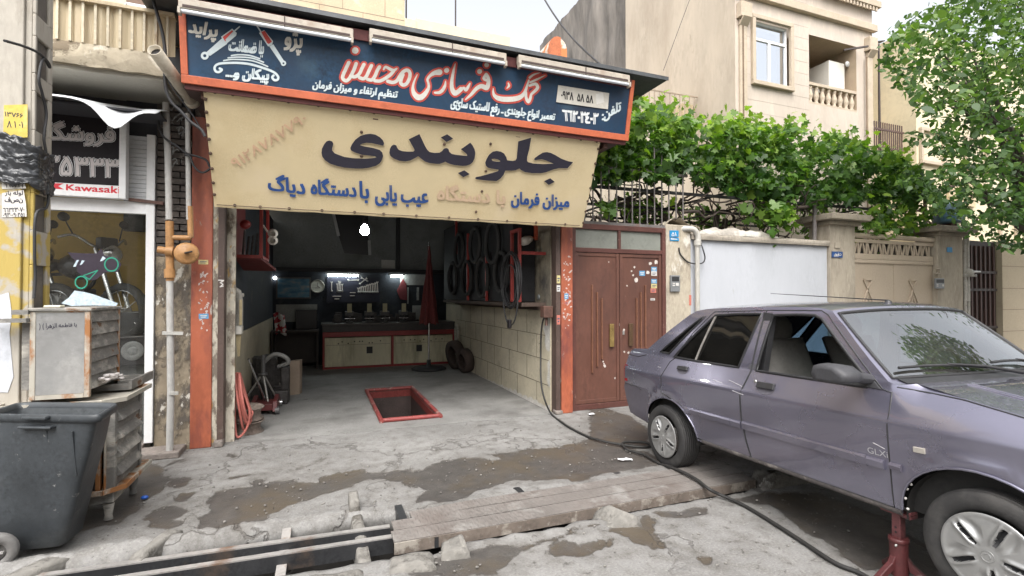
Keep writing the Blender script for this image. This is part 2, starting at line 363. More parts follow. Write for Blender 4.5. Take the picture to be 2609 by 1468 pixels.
DAMP = np.zeros(XX.shape); DAMP[sub] = damp; cd_ = gme.attributes.new('damp', 'FLOAT', 'POINT'); cd_.data.foreach_set('value', DAMP.reshape(-1))
def ground_mat():
    m = bpy.data.materials.new('broken concrete'); m.use_nodes = True; nt = m.node_tree; N = nt.nodes; L = nt.links; p = N['Principled BSDF']
    tc = N.new('ShaderNodeTexCoord'); at_ = N.new('ShaderNodeAttribute'); at_.attribute_name = 'dirt'
    def nz(s, d=8, r=.62):
        n = N.new('ShaderNodeTexNoise'); n.inputs['Scale'].default_value = s; n.inputs['Detail'].default_value = d; n.inputs['Roughness'].default_value = r; L.new(tc.outputs['Object'], n.inputs['Vector']); return n.outputs[0]
    def mr(s, a, b, c=0., d=1.):
        r = N.new('ShaderNodeMapRange'); r.inputs[1].default_value = a; r.inputs[2].default_value = b; r.inputs[3].default_value = c; r.inputs[4].default_value = d; L.new(s, r.inputs[0]); return r.outputs[0]
    def mix(f, a, b):
        x = N.new('ShaderNodeMix'); x.data_type = 'RGBA'
        for i, v in ((6, a), (7, b)):
            if isinstance(v, tuple): x.inputs[i].default_value = (*v, 1)
            else: L.new(v, x.inputs[i])
        L.new(f, x.inputs[0]); return x.outputs[2]
    def math_(op, a, b):
        x = N.new('ShaderNodeMath'); x.operation = op
        for i, v in ((0, a), (1, b)):
            if isinstance(v, (int, float)): x.inputs[i].default_value = v
            else: L.new(v, x.inputs[i])
        return x.outputs[0]
    f, g, h = nz(1.1), nz(9), nz(70, 5, .7)
    cem = mix(mr(f, .35, .65), (.152, .148, .142), (.23, .226, .218))
    cem = mix(mr(g, .45, .72), cem, (.128, .121, .11))
    cem = mix(mr(h, .5, .75), cem, (.27, .262, .248)); cem = mix(mr(h, .42, .28), cem, (.08, .075, .068))
    m21 = nz(15, 9, .72); drt = mix(mr(g, .35, .65), (.036, .034, .0325), (.075, .069, .065)); drt = mix(mr(nz(1.7), .46, .62), drt, (.075, .057, .036)); drt = mix(mr(m21, .62, .72), drt, (.17, .163, .152)); drt = mix(mr(h, .6, .75), drt, (.15, .14, .13))
    e = math_('ADD', at_.outputs['Fac'], math_('MULTIPLY', math_('SUBTRACT', g, .5), .5)); e = math_('ADD', e, math_('MULTIPLY', math_('SUBTRACT', h, .5), .35))
    m22 = nz(24, 6, .7); e = math_('ADD', e, math_('MULTIPLY', math_('SUBTRACT', m22, .5), .75)); flk = math_('MULTIPLY', mr(nz(7, 12, .74), .57, .63), mr(nz(1.7, 4), .46, .56)); e = math_('ADD', e, math_('MULTIPLY', flk, .34)); msk = mr(e, .42, .53)
    col = mix(msk, cem, drt)
    rim = math_('MULTIPLY', mr(e, .28, .42), math_('SUBTRACT', 1., mr(e, .46, .6))); col = mix(math_('MULTIPLY', rim, .65), col, (.085, .075, .065))
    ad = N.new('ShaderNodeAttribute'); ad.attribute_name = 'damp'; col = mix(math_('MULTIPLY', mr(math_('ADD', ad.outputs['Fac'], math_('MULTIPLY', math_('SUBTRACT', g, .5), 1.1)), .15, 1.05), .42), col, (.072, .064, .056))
    st_ = nz(2.6, 10, .7); col = mix(math_('MULTIPLY', mr(st_, .56, .66), .5), col, (.095, .088, .08)); fl_ = nz(26, 6, .75); col = mix(math_('MULTIPLY', mr(fl_, .62, .68), .6), col, (.06, .055, .05))
    vo = N.new('ShaderNodeTexVoronoi'); vo.feature = 'DISTANCE_TO_EDGE'; vo.inputs['Scale'].default_value = .75
    wv = N.new('ShaderNodeVectorMath'); wv.operation = 'ADD'; L.new(tc.outputs['Object'], wv.inputs[0]); nn = N.new('ShaderNodeTexNoise'); nn.inputs['Scale'].default_value = 2.5; nn.inputs['Detail'].default_value = 7; L.new(tc.outputs['Object'], nn.inputs['Vector']); L.new(nn.outputs['Color'], wv.inputs[1]); L.new(wv.outputs[0], vo.inputs['Vector'])
    crk = mr(vo.outputs['Distance'], .012, .004); v2 = N.new('ShaderNodeTexVoronoi'); v2.feature = 'DISTANCE_TO_EDGE'; v2.inputs['Scale'].default_value = 2.3; L.new(wv.outputs[0], v2.inputs['Vector']); crk = math_('MAXIMUM', math_('MULTIPLY', crk, mr(f, .40, .50)), math_('MULTIPLY', mr(v2.outputs['Distance'], .02, .006), mr(g, .56, .64))); col = mix(math_('MULTIPLY', crk, .6), col, (.07, .062, .055))
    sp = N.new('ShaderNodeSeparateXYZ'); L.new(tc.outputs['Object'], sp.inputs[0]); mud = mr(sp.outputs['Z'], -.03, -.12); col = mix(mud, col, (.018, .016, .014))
    L.new(col, p.inputs['Base Color']); L.new(mr(msk, 0, 1, .85, .55), p.inputs['Roughness'])
    hh = math_('ADD', math_('MULTIPLY', h, .35), math_('MULTIPLY', g, .5)); hh = math_('SUBTRACT', hh, math_('MULTIPLY', msk, .8)); hh = math_('SUBTRACT', hh, crk)
    b = N.new('ShaderNodeBump'); b.inputs['Strength'].default_value = .7; b.inputs['Distance'].default_value = .012; L.new(hh, b.inputs['Height']); L.new(b.outputs[0], p.inputs['Normal'])
    return m
gme.materials.append(ground_mat())

# ---------------------------------------------------------------- garage floor with the inspection pit
GL, GR, GB, FY = -.92, 2.80, 11.55, 5.75        # inner left, right, back; facade
PX0, PX1, PY0, PY1 = .71, 1.38, 6.12, 8.10
CEM = mat('garage cement', (.235, .23, .22), .7, .25, 1.6, .12, 60, col2=(.09, .085, .08), cscale=1.2, cthr=(.5, .75), col3=(.05, .045, .04), thr3=(.66, .74), s3=4)
m = MB()
for x0, x1, y0, y1 in ((GL-.3, PX0, FY+.03, 12.3), (PX1, GR+.3, FY+.03, 12.3), (PX0, PX1, FY+.03, PY0), (PX0, PX1, PY1, 12.3)):
    m.add([(x0, y0, .004), (x1, y0, .004), (x1, y1, .004), (x0, y1, .004)], [(0, 1, 2, 3)])
m.add([(GL-.3, FY+.03, .004), (GR+.3, FY+.03, .004), (GR+.3, FY+.03, -.06), (GL-.3, FY+.03, -.06)], [(0, 1, 2, 3)])
struct('garage_floor', m, CEM)
m = MB(); zb = -1.3
m.add([(x, y, z) for z in (.0, zb) for x, y in ((PX0, PY0), (PX1, PY0), (PX1, PY1), (PX0, PY1))], [(0, 1, 5, 4), (1, 2, 6, 5), (2, 3, 7, 6), (3, 0, 4, 7), (4, 5, 6, 7)])
struct('pit_floor', m, mat('pit wall', (.07, .05, .045), .6, .3, 3, .2))

# ================================================================ THE WORKSHOP
ORG = mat('orange paint', (.38, .105, .052), .55, .16, 2.5, .12, 30, col2=(.17, .05, .04), cscale=3.2, cthr=(.44, .64), col3=(.36, .33, .29), thr3=(.64, .70), s3=14, streak=2.5)
BRN = mat('brown steel', (.085, .055, .045), .6, .2, 4, .1, 50, col2=(.16, .13, .11), cscale=9, cthr=(.62, .72))
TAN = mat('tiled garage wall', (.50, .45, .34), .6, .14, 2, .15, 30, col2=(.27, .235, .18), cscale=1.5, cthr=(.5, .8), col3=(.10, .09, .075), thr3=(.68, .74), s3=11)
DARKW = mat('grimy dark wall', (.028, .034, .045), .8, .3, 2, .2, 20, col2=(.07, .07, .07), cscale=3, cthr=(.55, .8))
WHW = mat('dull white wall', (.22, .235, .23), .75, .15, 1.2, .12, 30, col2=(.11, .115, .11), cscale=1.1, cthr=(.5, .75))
shop = thing('repair_garage', 'open-fronted repair garage between the black motorcycle shop sign and the brown steel gate', 'garage', (.95, FY, 0))
W = .012
def wall_right():
    m = MB()
    # right wall, tan tiles below the shelf with the joints as grooves, upper part darker
    m.box(GR, GR+.25, FY+.12, 12.0, -.05, 1.31); m.build('side_wall', TAN, shop)
    j = MB()
    for z in (.33, .66, .98): j.box(GR-.003, GR+.01, FY+.14, 10.6, z, z+.008)
    for r_, z0 in enumerate((0, .338, .668, .988)):
        z1 = (.33, .66, .98, 1.30)[r_]; y = 6.3+(.35 if r_ % 2 else 0)
        while y < 10.6: j.box(GR-.003, GR+.01, y, y+.008, z0+.002, z1-.002); y += .72
    j.build('tile_joints', mat('joint dirt', (.14, .12, .09), .9, .2), shop)
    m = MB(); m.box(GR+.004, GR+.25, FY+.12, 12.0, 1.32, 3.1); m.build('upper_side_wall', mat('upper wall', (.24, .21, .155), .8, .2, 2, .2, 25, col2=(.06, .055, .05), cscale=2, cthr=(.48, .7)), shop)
    # broken white plaster along the floor and at the corner
    m = MB(); pl = mat('bare plaster', (.55, .53, .49), .9, .15, 9, .5, 40)
    top = []
    y = FY+.13; lo = []
    while y < 9.0:
        h = (.05+.12*abs(nz3(y, 0, 5, 5))+.05*abs(nz3(y, 0, 9, 21)))*max(.15, 1-(y-5.9)/3.4); top.append((GR-.006, y, h)); lo.append((GR-.006, y, .006)); y += .04
    n = len(top); m.add(lo+top, [(i+1, i, n+i, n+i+1) for i in range(n-1)])
    P = [(0, .02), (.05, .0), (.12, .03), (.16, .12), (.14, .2), (.2, .3), (.15, .36), (.17, .48), (.1, .55), (.03, .56), (0, .5)]
    m.add([(GR-.006, FY+.125+a, .78+b) for a, b in P], [tuple(range(len(P)-1, -1, -1))])
    P = [(0, 0), (.06, .02), (.09, .1), (.06, .2), (.08, .3), (.02, .36), (0, .36)]
    m.add([(GR-.006, FY+.125+a, .32+b) for a, b in P], [tuple(range(len(P)-1, -1, -1))])
    m.build('bare_plaster', pl, shop)
wall_right()
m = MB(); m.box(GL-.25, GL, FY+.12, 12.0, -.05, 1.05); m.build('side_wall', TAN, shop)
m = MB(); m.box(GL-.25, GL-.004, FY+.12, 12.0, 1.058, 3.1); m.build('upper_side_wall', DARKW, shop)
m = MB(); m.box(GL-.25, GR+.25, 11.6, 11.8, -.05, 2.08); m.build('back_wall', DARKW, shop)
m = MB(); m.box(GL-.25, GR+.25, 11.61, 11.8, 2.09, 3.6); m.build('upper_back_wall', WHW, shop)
m = MB(); m.box(GL, GR, 11.4, 11.599, 2.02, 2.10); m.box(1.62, 1.70, 11.5, 11.6, 2.1, 3.5); m.build('cross_beam', mat('black steel', (.02, .02, .022), .6, .2), shop)
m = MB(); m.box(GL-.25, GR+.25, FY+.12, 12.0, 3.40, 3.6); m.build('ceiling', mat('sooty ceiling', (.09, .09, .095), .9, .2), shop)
m = MB(); m.box(-1.19, 3.06, FY+.1, FY+.32, 2.50, 4.2); m.box(-1.19, 3.06, FY+.32, 12, 3.62, 4.3); m.build('lintel', mat('dirty lintel', (.12, .10, .085), .9, .3, 3, .3), shop)
# orange pillars and brown shutter guides
for nm, x0, x1 in (('pillar', -1.19, -1.005), ('pillar', 2.895, 3.06)):
    m = MB(); m.box(x0, x1, FY-.01, FY+.12, 0, 3.3); m.build(nm, ORG, shop, .008)
for x0, x1 in ((-.955, -.90), (2.815, 2.875)):
    m = MB()
    m.box(x0, x1, FY-.02, FY-.01, 0, 2.9); m.box(x0, x0+.012, FY-.01, FY+.12, 0, 2.9); m.box(x1-.012, x1, FY-.01, FY+.12, 0, 2.9); m.box(x0+.012, x1-.012, FY+.09, FY+.118, 0, 2.9)
    m.build('shutter_guide', BRN, shop)
PEEL = mat('peeling plaster edge', (.50, .46, .38), .9, .2, 6, .6, 40, col2=(.18, .15, .12), cscale=9, cthr=(.48, .56), col3=(.40, .24, .06), thr3=(.6, .66), s3=7, streak=2)
for B_ in ((-1.004, -.957, FY+.005, FY+.12, 0, 2.9), (2.877, 2.894, FY+.03, FY+.12, 0, 2.9), (-.90, GL+.1, FY+.121, FY+.16, 0, 2.5)): m = MB(); m.box(*B_); m.build('door_jamb', PEEL, shop)
for B_ in ((-.98, -.895, FY-.06, FY+.06, 0, .07), (2.8, 2.9, FY-.05, FY+.06, 0, .05)): m = MB(); m.box(*B_); m.build('guide_foot', mat('stained concrete', (.22, .19, .17), .9, .25, 8, .5), shop, .015)
# canopy roof over the sign, and the soffit behind it
tip = at(1703, 203, Y=4.70); ZR = float(tip[2]); XR = float(tip[0])
m = MB(); m.box(-1.42, XR, 4.70, 6.2, ZR, ZR+.02); m.box(-1.42, XR, 4.695, 4.70, ZR-.012, ZR+.03)
m.build('canopy_roof', mat('dark zinc sheet', (.075, .08, .085), .5, .2, 2, .1, 30, metal=.3, col2=(.05, .05, .052), cscale=3), shop)
m = MB(); m.box(-1.10, 3.28, 4.99, FY+.1, 3.30, 3.32); m.box(-1.10, 3.28, FY+.06, FY+.09, 3.0, 3.3); m.build('canopy_soffit', mat('rusty soffit', (.075, .05, .045), .7, .3), shop)
for x in (-.95, .5, 2.0, 3.1): m = MB(); m.beam((x, 5.0, 3.26), (x, FY, 3.26), .05, .05); m.build('canopy_arm', mat('rust bar', (.12, .06, .045), .7, .3), shop)

# ---------------------------------------------------------------- the blue sign box (tilted forward at the top)
SP = at(1590, 345, Y=4.93); SPb = at(470, 200, Y=4.93)
_tl = .13/.63; SN = np.array([0, -1., -_tl]); SN /= np.linalg.norm(SN); SP0 = np.array([0, 4.92, 3.33])
def on_sign(d):
    def f(u, v): return onp(u, v, SP0+SN*d, SN)
    return f
sign = thing('shop_sign', 'long dark blue sign board in an orange frame with white and red Persian lettering', 'shop sign', (1.1, 4.92, 3.33))
SX0, SX1 = float(on_sign(0)(462, 190)[0]), float(on_sign(0)(1601, 345)[0])
SZ0, SZ1 = 3.325, 3.965
SU = np.array([0, -_tl, 1.0]); SU /= np.linalg.norm(SU)
def sgn(x, h, d=0.): return np.array([x, SP0[1], SP0[2]])+SU*h+SN*d
SH = .66
def slab(m, x0, x1, h0, h1, d0, d1):
    m.prism([sgn(x0, h0, d0), sgn(x1, h0, d0), sgn(x1, h1, d0), sgn(x0, h1, d0)], SN*(d1-d0))
BLUE = mat('faded blue enamel', (.013, .050, .105), .42, .28, 1.1, .06, 30, col2=(.022, .034, .062), cscale=1.0, cthr=(.45, .7), col3=(.05, .10, .14), thr3=(.6, .8), s3=2.2)
m = MB(); slab(m, SX0+.05, SX1-.05, .055, SH-.01, -.10, 0.0); m.build('sign_panel', BLUE, sign)
ORF = mat('orange sign frame', (.52, .130, .06), .5, .14, 2, .08, 30, col2=(.34, .07, .05), cscale=2.4, cthr=(.6, .78), col3=(.12, .05, .04), thr3=(.7, .76), s3=8)
m = MB(); slab(m, SX0, SX1, -.012, .056, -.11, .018); slab(m, SX0, SX0+.052, .057, SH, -.11, .016); slab(m, SX1-.05, SX1, .057, SH, -.11, .016)
m.build('sign_frame', ORF, sign, .004)
m = MB(); slab(m, SX0+.02, SX1-.02, -.055, -.013, -.09, -.008); slab(m, SX0+.053, SX1-.051, SH-.09, SH, .001, .03); m.build('sign_trim', mat('dark red steel', (.11, .03, .028), .6, .25), sign)
m = MB(); slab(m, SX0+.01, SX1-.01, -.02, SH-.02, -.3, -.12); m.build('sign_back', mat('black steel', (.02, .02, .022)), sign)
CRM = mat('cream sign paint', (.62, .60, .54), .5, .08, 6, .03); REDP = mat('red sign paint', (.52, .07, .05), .5, .12, 5, .03); PALE = mat('pale blue paint', (.60, .68, .70), .5, .08, 6, .03)
def pz(k, pts): 
    ox, oy, f = ZM[k]; return [np.array((ox+x/f, oy+y/f)) for x, y in pts]
ST = [('z3', [(440, 540), (370, 690), (300, 860), (320, 930), (385, 960), (450, 910), (520, 790), (570, 680), (610, 565)], 82), ('z3', [(540, 870), (610, 860), (690, 790), (740, 680), (790, 585)], 80),
 ('z3', [(690, 890), (780, 915), (850, 850), (910, 720), (965, 610)], 80), ('z3', [(880, 930), (970, 940), (1040, 860), (1100, 720), (1150, 640)], 80), ('z3', [(1040, 960), (1160, 965), (1290, 900), (1400, 820), (1470, 740)], 78),
 ('z3', [(1245, 700), (1290, 640), (1390, 690), (1480, 720), (1545, 680)], [40, 60, 70, 70, 40]), ('z3', [(1340, 970), (1450, 1000), (1550, 960), (1620, 850), (1700, 750), (1790, 715), (1850, 780), (1840, 900), (1780, 1020), (1700, 1060), (1640, 1010), (1650, 930), (1690, 820)], 80),
 ('z3', [(585, 262), (592, 262)], 150), ('z4', [(165, 360), (110, 480), (85, 600), (105, 700), (170, 770), (240, 770), (315, 700), (372, 600), (370, 520), (352, 450), (400, 380), (480, 330), (570, 315)], [16, 32, 50, 80, 105, 105, 80, 50, 40, 44, 50, 80, 110]),
 ('z4', [(682, 480), (668, 570), (620, 650), (560, 688), (485, 690)], [18, 50, 62, 55, 36]), ('z4', [(698, 285), (704, 280)], 88), ('z4', [(860, 160), (825, 300), (795, 480), (800, 620), (850, 695), (910, 670), (960, 610)], [14, 46, 60, 76, 100, 80, 55]),
 ('z4', [(900, 690), (960, 640), (1015, 600), (1050, 640), (1090, 590), (1125, 520)], [70, 60, 40, 60, 52, 24]), ('z4', [(1045, 815), (1150, 720), (1250, 610), (1340, 570), (1430, 600), (1465, 500), (1455, 410), (1420, 350)], [24, 54, 68, 80, 90, 70, 62, 50]),
 ('z4', [(1425, 350), (1380, 430), (1440, 470)], [50, 56, 40]), ('z4', [(1300, 303), (1304, 300)], 88), ('z4', [(1428, 186), (1432, 184)], 84), ('z4', [(1550, 610), (1560, 720), (1640, 790), (1800, 812), (2000, 790), (2110, 710), (2160, 590), (2200, 460)], [14, 50, 86, 96, 90, 66, 44, 26]),
 ('z4', [(2150, 690), (2150, 780), (2190, 855), (2230, 780), (2245, 720), (2320, 650), (2360, 590), (2320, 530), (2215, 560)], [40, 50, 60, 50, 44, 54, 60, 56, 44]), ('z4', [(2215, 415), (2290, 360), (2400, 325)], [44, 34, 8]), ('z4', [(2225, 500), (2340, 450), (2500, 372)], [36, 40, 8]), ('z4', [(1800, 610), (1838, 565), (1825, 515)], [18, 42, 22])]
big = []; red = []
for k, pts, w in ST:
    f = ZM[k][2]; P = curve(pz(k, pts), 4); ww = w if not hasattr(w, '__len__') else list(np.interp(np.linspace(0, len(pts)-1, len(P)), range(len(pts)), w))
    wl = [ww/f]*len(P) if not hasattr(ww, '__len__') else [a/f for a in ww]
    big.append((P, wl)); red.append((P, [a+9.5 for a in wl]))
def strokes_fill(mb, lst, d):
    cs = []
    for P, w in lst: cs += stroke(P, w)
    paint(mb, cs, on_sign(d))
m = MB(); strokes_fill(m, red, .003); m.build('lettering_outline', REDP, sign)
m = MB(); strokes_fill(m, big, .006); m.build('title_lettering', CRM, sign)
# the two painted shock absorbers and the leaf spring
m = MB(); cs = []
def poly(k, pts): return orient(np.array(pz(k, pts)), 1)
f5 = ZM['z5'][2]
cs += [poly('z5', [(400, 680), (690, 420), (790, 520), (470, 745)]), poly('z5', [(675, 390), (880, 240), (965, 320), (955, 370), (780, 515), (720, 470)]), poly('z5', [(1375, 320), (1470, 265), (1635, 470), (1620, 535), (1545, 570)]), poly('z5', [(1565, 565), (1640, 530), (1840, 840), (1785, 885)])]
paint(m, cs, on_sign(.003))
cs = stroke(pz('z5', [(930, 278), (1015, 205)]), 26/f5)+stroke(pz('z5', [(1335, 185), (1405, 290)]), 26/f5)
for c, r_, w in (((375, 740), 52, 44), ((1828, 880), 34, 32)): cs += stroke(pz('z5', [(c[0]+r_*math.cos(a*PI/8), c[1]+r_*math.sin(a*PI/8)) for a in range(17)]), w/f5)
for pts in ([(865, 738), (1000, 722), (1200, 735), (1390, 795)], [(805, 780), (1000, 765), (1250, 785), (1460, 860)], [(725, 830), (900, 808), (1200, 825), (1400, 880), (1535, 940)]): cs += stroke(curve(pz('z5', pts)), 26/f5)
cs += stroke(curve(pz('z5', [(650, 975), (690, 1000), (640, 1040), (580, 1030), (555, 970), (590, 910), (700, 880), (950, 872), (1200, 895), (1450, 965), (1640, 1040), (1725, 1120), (1720, 1180), (1660, 1190), (1620, 1140), (1645, 1105)])), 44/f5)
paint(m, cs, on_sign(.004)); m.build('emblem', PALE, sign)
m = MB(); paint(m, [poly('z5', [(705, 395), (880, 268), (900, 290), (755, 440), (765, 470), (750, 475)]), poly('z5', [(1415, 300), (1480, 280), (1615, 480), (1555, 525), (1525, 505)])], on_sign(.006)); m.build('emblem_red', mat('bright red paint', (.58, .075, .06), .5), sign)
def line(parent, m_, t, quad, tofn, bold=0., name='lettering'):
    mb = MB(); paint(mb, text_px(t, quad, bold), tofn); return mb.build(name, m_, parent)
Q5 = lambda *p: pz('z5', p)
line(sign, CRM, 'پراید', Q5((130, 70), (640, 170), (560, 490), (60, 400)), on_sign(.004), 4)
line(sign, CRM, 'پژو', Q5((1880, 250), (2200, 310), (2130, 740), (1840, 660)), on_sign(.004), 4)
line(sign, PALE, 'با ضمانت', Q5((850, 430), (1470, 470), (1440, 770), (810, 690)), on_sign(.004), 4)
line(sign, PALE, 'پیکان و...', Q5((790, 960), (1570, 1000), (1530, 1270), (760, 1190)), on_sign(.0075), 4)
line(sign, PALE, 'تنظیم ارتفاء و میزان فرمان', [(800, 204), (1014, 231), (1009, 259), (795, 233)], on_sign(.004), 2.2)
line(sign, PALE, 'تعمیر انواع جلوبندی ـ رفع لاستیک سائی', [(1152, 247), (1415, 288), (1411, 316), (1147, 284)], on_sign(.004), 2.2)
line(sign, PALE, 'تلفن:', pz('z6', [(1400, 850), (1830, 600), (1820, 900), (1400, 1120)]), on_sign(.004), 2.4)
line(sign, mat('white sign paint', (.74, .76, .76), .5, .06), '٦٦٢٠٢٤٠٢', pz('z6', [(485, 815), (1305, 900), (1280, 1150), (490, 1060)]), on_sign(.004), 3.4)
lab = tag(MB().prism([on_sign(.012)(*q) for q in pz('z6', [(385, 245), (1560, 430), (1530, 800), (1250, 765), (340, 635)])], -SN*.006).build('paper_label', mat('aged label paper', (.62, .59, .52), .8, .08, 6, .05), None, 0, 'base'), 'oblong cream paper label with a handwritten phone number on the blue sign', 'label')
line(lab, mat('black ink', (.03, .028, .028), .7, .1), '۰۹۳۸  ۵۸ ۵۸', pz('z6', [(455, 375), (1190, 490), (1185, 670), (455, 560)]), on_sign(.0135), 1.4)
MB().prism([on_sign(.0145)(*q) for q in pz('z6', [(1250, 450), (1420, 420), (1440, 640), (1270, 690)])], -SN*.002).build('torn_patch', mat('newer paper', (.72, .70, .65), .8, .06), lab)

# ---------------------------------------------------------------- cream banner, hung from the sign and tied back to the lintel
B_tl = at(517, 226, Y=4.965); B_tr = at(1531, 357, Y=4.965); B_bl = at(546, 527, Y=5.42); B_br = at(1484, 580, Y=5.42)
BP0 = B_tl; BN = np.cross(B_br-B_tl, B_tr-B_bl); BN /= np.linalg.norm(BN); BN = BN if BN[1] < 0 else -BN
def on_ban(d): return lambda u, v: onp(u, v, BP0+BN*d, BN)
ban = thing('banner', 'cream cloth banner with a big black Persian word hanging below the blue sign', 'banner', (B_bl+B_br)/2)
def bfn(s, t):
    top = B_tl*(1-s)+B_tr*s; bot = B_bl*(1-s)+B_br*s; p = top*(1-t)+bot*t
    sag = .012*math.sin(PI*s*7)*t*(1-t)*0+.004*nz3(s*6, t*2, 0, 1.3)
    return p-BN*.004+BN*sag-np.array([0, 0, .006*math.sin(PI*((s*9) % 1))*(t > .98)])
m = MB(); m.grid(bfn, 72, 24)
CLOTH = mat('cream banner cloth', (.635, .525, .325), .8, .07, 1.2, .10, 90, col2=(.52, .40, .22), cscale=1.3, cthr=(.5, .8), col3=(.64, .53, .36), thr3=(.55, .8), s3=1.7)
m.build('cloth', CLOTH, ban)
INK = mat('navy black print', (.022, .02, .035), .6, .12, 4, .03); BLU = mat('blue print', (.022, .075, .26), .6, .15, 6, .03); EDGE = mat('pale print edge', (.68, .57, .38), .7, .05)
def z12(a, b): return pz('z1', a)+pz('z2', b)
T1 = pz('z1', [(250, 245), (300, 260), (318, 300), (300, 370), (300, 410), (340, 455), (400, 480), (500, 515), (640, 535), (800, 542), (950, 535), (1025, 522), (1000, 505), (900, 495), (760, 472), (660, 440), (605, 405), (595, 370), (620, 310), (680, 230), (760, 170), (850, 142), (930, 135), (1010, 150), (1080, 190), (1130, 240), (1150, 290), (1140, 330), (1120, 330), (1040, 310), (950, 290), (860, 285), (790, 300), (755, 320), (800, 335), (900, 355), (1000, 375), (1080, 400), (1120, 440), (1135, 500), (1115, 570), (1080, 620), (1020, 660), (920, 690), (800, 707), (680, 707), (500, 692), (380, 665), (260, 625), (180, 570), (135, 510), (122, 450), (130, 380), (165, 310), (205, 260)])
T2 = pz('z1', [(1310, 313), (1350, 325), (1370, 370), (1395, 400), (1450, 420), (1530, 428), (1630, 425), (1650, 405), (1640, 380), (1600, 310), (1555, 225), (1730, 140), (1760, 200), (1820, 330), (1860, 400), (1900, 435), (1980, 450), (2060, 445), (2100, 420), (2130, 380), (2170, 368), (2205, 380), (2220, 430), (2260, 465), (2330, 480), (2430, 490), (2510, 498)])+pz('z2', [(455, 485), (430, 455), (350, 388), (505, 280), (545, 330), (575, 390), (588, 450), (575, 540), (545, 600), (500, 640), (440, 660), (380, 664), (240, 650), (170, 630), (120, 610), (95, 592), (60, 610), (0, 630)])+pz('z1', [(2000, 628), (1900, 618), (1820, 590), (1760, 545), (1710, 505), (1650, 540), (1580, 575), (1500, 590), (1400, 578), (1310, 545), (1255, 500), (1235, 450), (1245, 380), (1275, 330)])
T3 = pz('z2', [(1505, 198), (1290, 260), (1265, 540), (1245, 570), (1200, 580), (1110, 570), (1095, 520), (1060, 460), (1010, 430), (940, 415), (870, 430), (810, 480), (770, 550), (748, 610), (760, 660), (790, 690), (850, 710), (970, 725), (960, 745), (900, 765), (800, 795), (680, 830), (600, 845), (580, 862), (600, 882), (700, 895), (800, 905), (935, 912), (1000, 870), (1050, 810), (1080, 740), (1180, 742), (1250, 735), (1310, 705), (1340, 735), (1400, 765), (1520, 782), (1660, 782), (1740, 770), (1860, 725), (1960, 700), (2100, 703), (2192, 600), (2110, 585), (2000, 545), (1900, 485), (1830, 450), (1760, 435), (1690, 445), (1620, 490), (1560, 535), (1550, 555), (1570, 573), (1610, 562), (1680, 555), (1760, 580), (1870, 625), (1700, 632), (1530, 622), (1450, 600), (1435, 575), (1440, 510), (1475, 380)])
T3h = pz('z2', [(855, 550), (900, 545), (950, 555), (990, 575), (995, 592), (930, 590), (870, 580)])
DM = [pz('z1', [(2080, 195), (2185, 142), (2285, 215), (2175, 272)]), pz('z2', [(300, 780), (405, 733), (495, 798), (390, 848)]), pz('z2', [(1715, 912), (1815, 865), (1890, 925), (1790, 975)])]
cs = [orient(np.array(c), 1) for c in [T1, T2, T3]+DM]+[orient(np.array(T3h), -1)]
m = MB(); paint(m, cs, on_ban(.010)); m.build('title_lettering', INK, ban)
m = MB(); ee = []
for c in cs: ee += stroke(list(c), 2.6, 1, True)
paint(m, ee, on_ban(.007)); m.build('title_edge', EDGE, ban)
line(ban, BLU, 'دیاگ', [(684, 444), (776, 450), (776, 506), (684, 492)], on_ban(.010), 3.5)
line(ban, BLU, 'دستگاه', [(793, 452), (907, 461), (907, 502), (793, 494)], on_ban(.010), 3.5)
line(ban, BLU, 'با', [(917, 462), (939, 463), (939, 518), (917, 515)], on_ban(.010), 3.5)
line(ban, BLU, 'عیب یابی', [(957, 470), (1090, 480), (1090, 530), (957, 524)], on_ban(.010), 3.5)
line(ban, BLU, 'میزان فرمان', [(1304, 488), (1450, 500), (1449, 537), (1303, 529)], on_ban(.010), 3)
line(ban, mat('bleached pink print', (.595, .435, .295), .8, .08, 8), 'با دستگاه', [(1116, 468), (1288, 482), (1286, 528), (1115, 517)], on_ban(.010), 3.5)
line(ban, mat('bleached red print', (.575, .38, .25), .8, .15, 8), '۹۱۲۸۷۸۷۷۹۰', [(586, 408), (772, 286), (783, 310), (600, 432)], on_ban(.010), 1.0)
eye = [(517+a*(1531-517), 231+a*131) for a in (.005, .03, .075, .14, .215, .29, .37, .43, .5, .57, .63, .69, .73, .765, .83, .895, .95, .99)]+[(520+t*29, 226+t*300) for t in (.09, .2, .31, .43, .55, .68, .8, .9)]+[(1529-t*45, 357+t*222) for t in (.1, .27, .4, .55, .7, .82, .95)]+[(552+a*925, 521+a*53) for a in (.05, .12, .2, .29, .38, .46, .55, .64, .72, .8, .88, .96)]+[(921, 337), (921, 398), (1132, 368), (1250, 367), (1238, 436), (1228, 488), (1213, 540)]
EYM = mat('grommet rust', (.10, .06, .04), .7, .3)
for u, v in eye:
    c = on_ban(.006)(u, v); MB().lathe([(.0001, .006), (.012, .006), (.016, 0)], c, BN, 10).build('eyelet', EYM, ban)
cord = MB()
cord.tube([on_ban(.012)(552+a*925, 522+a*53) for a in np.linspace(0, 1, 24)], .0045, 5); cord.build('hem_rope', mat('grimy rope', (.16, .12, .08), .9), ban)

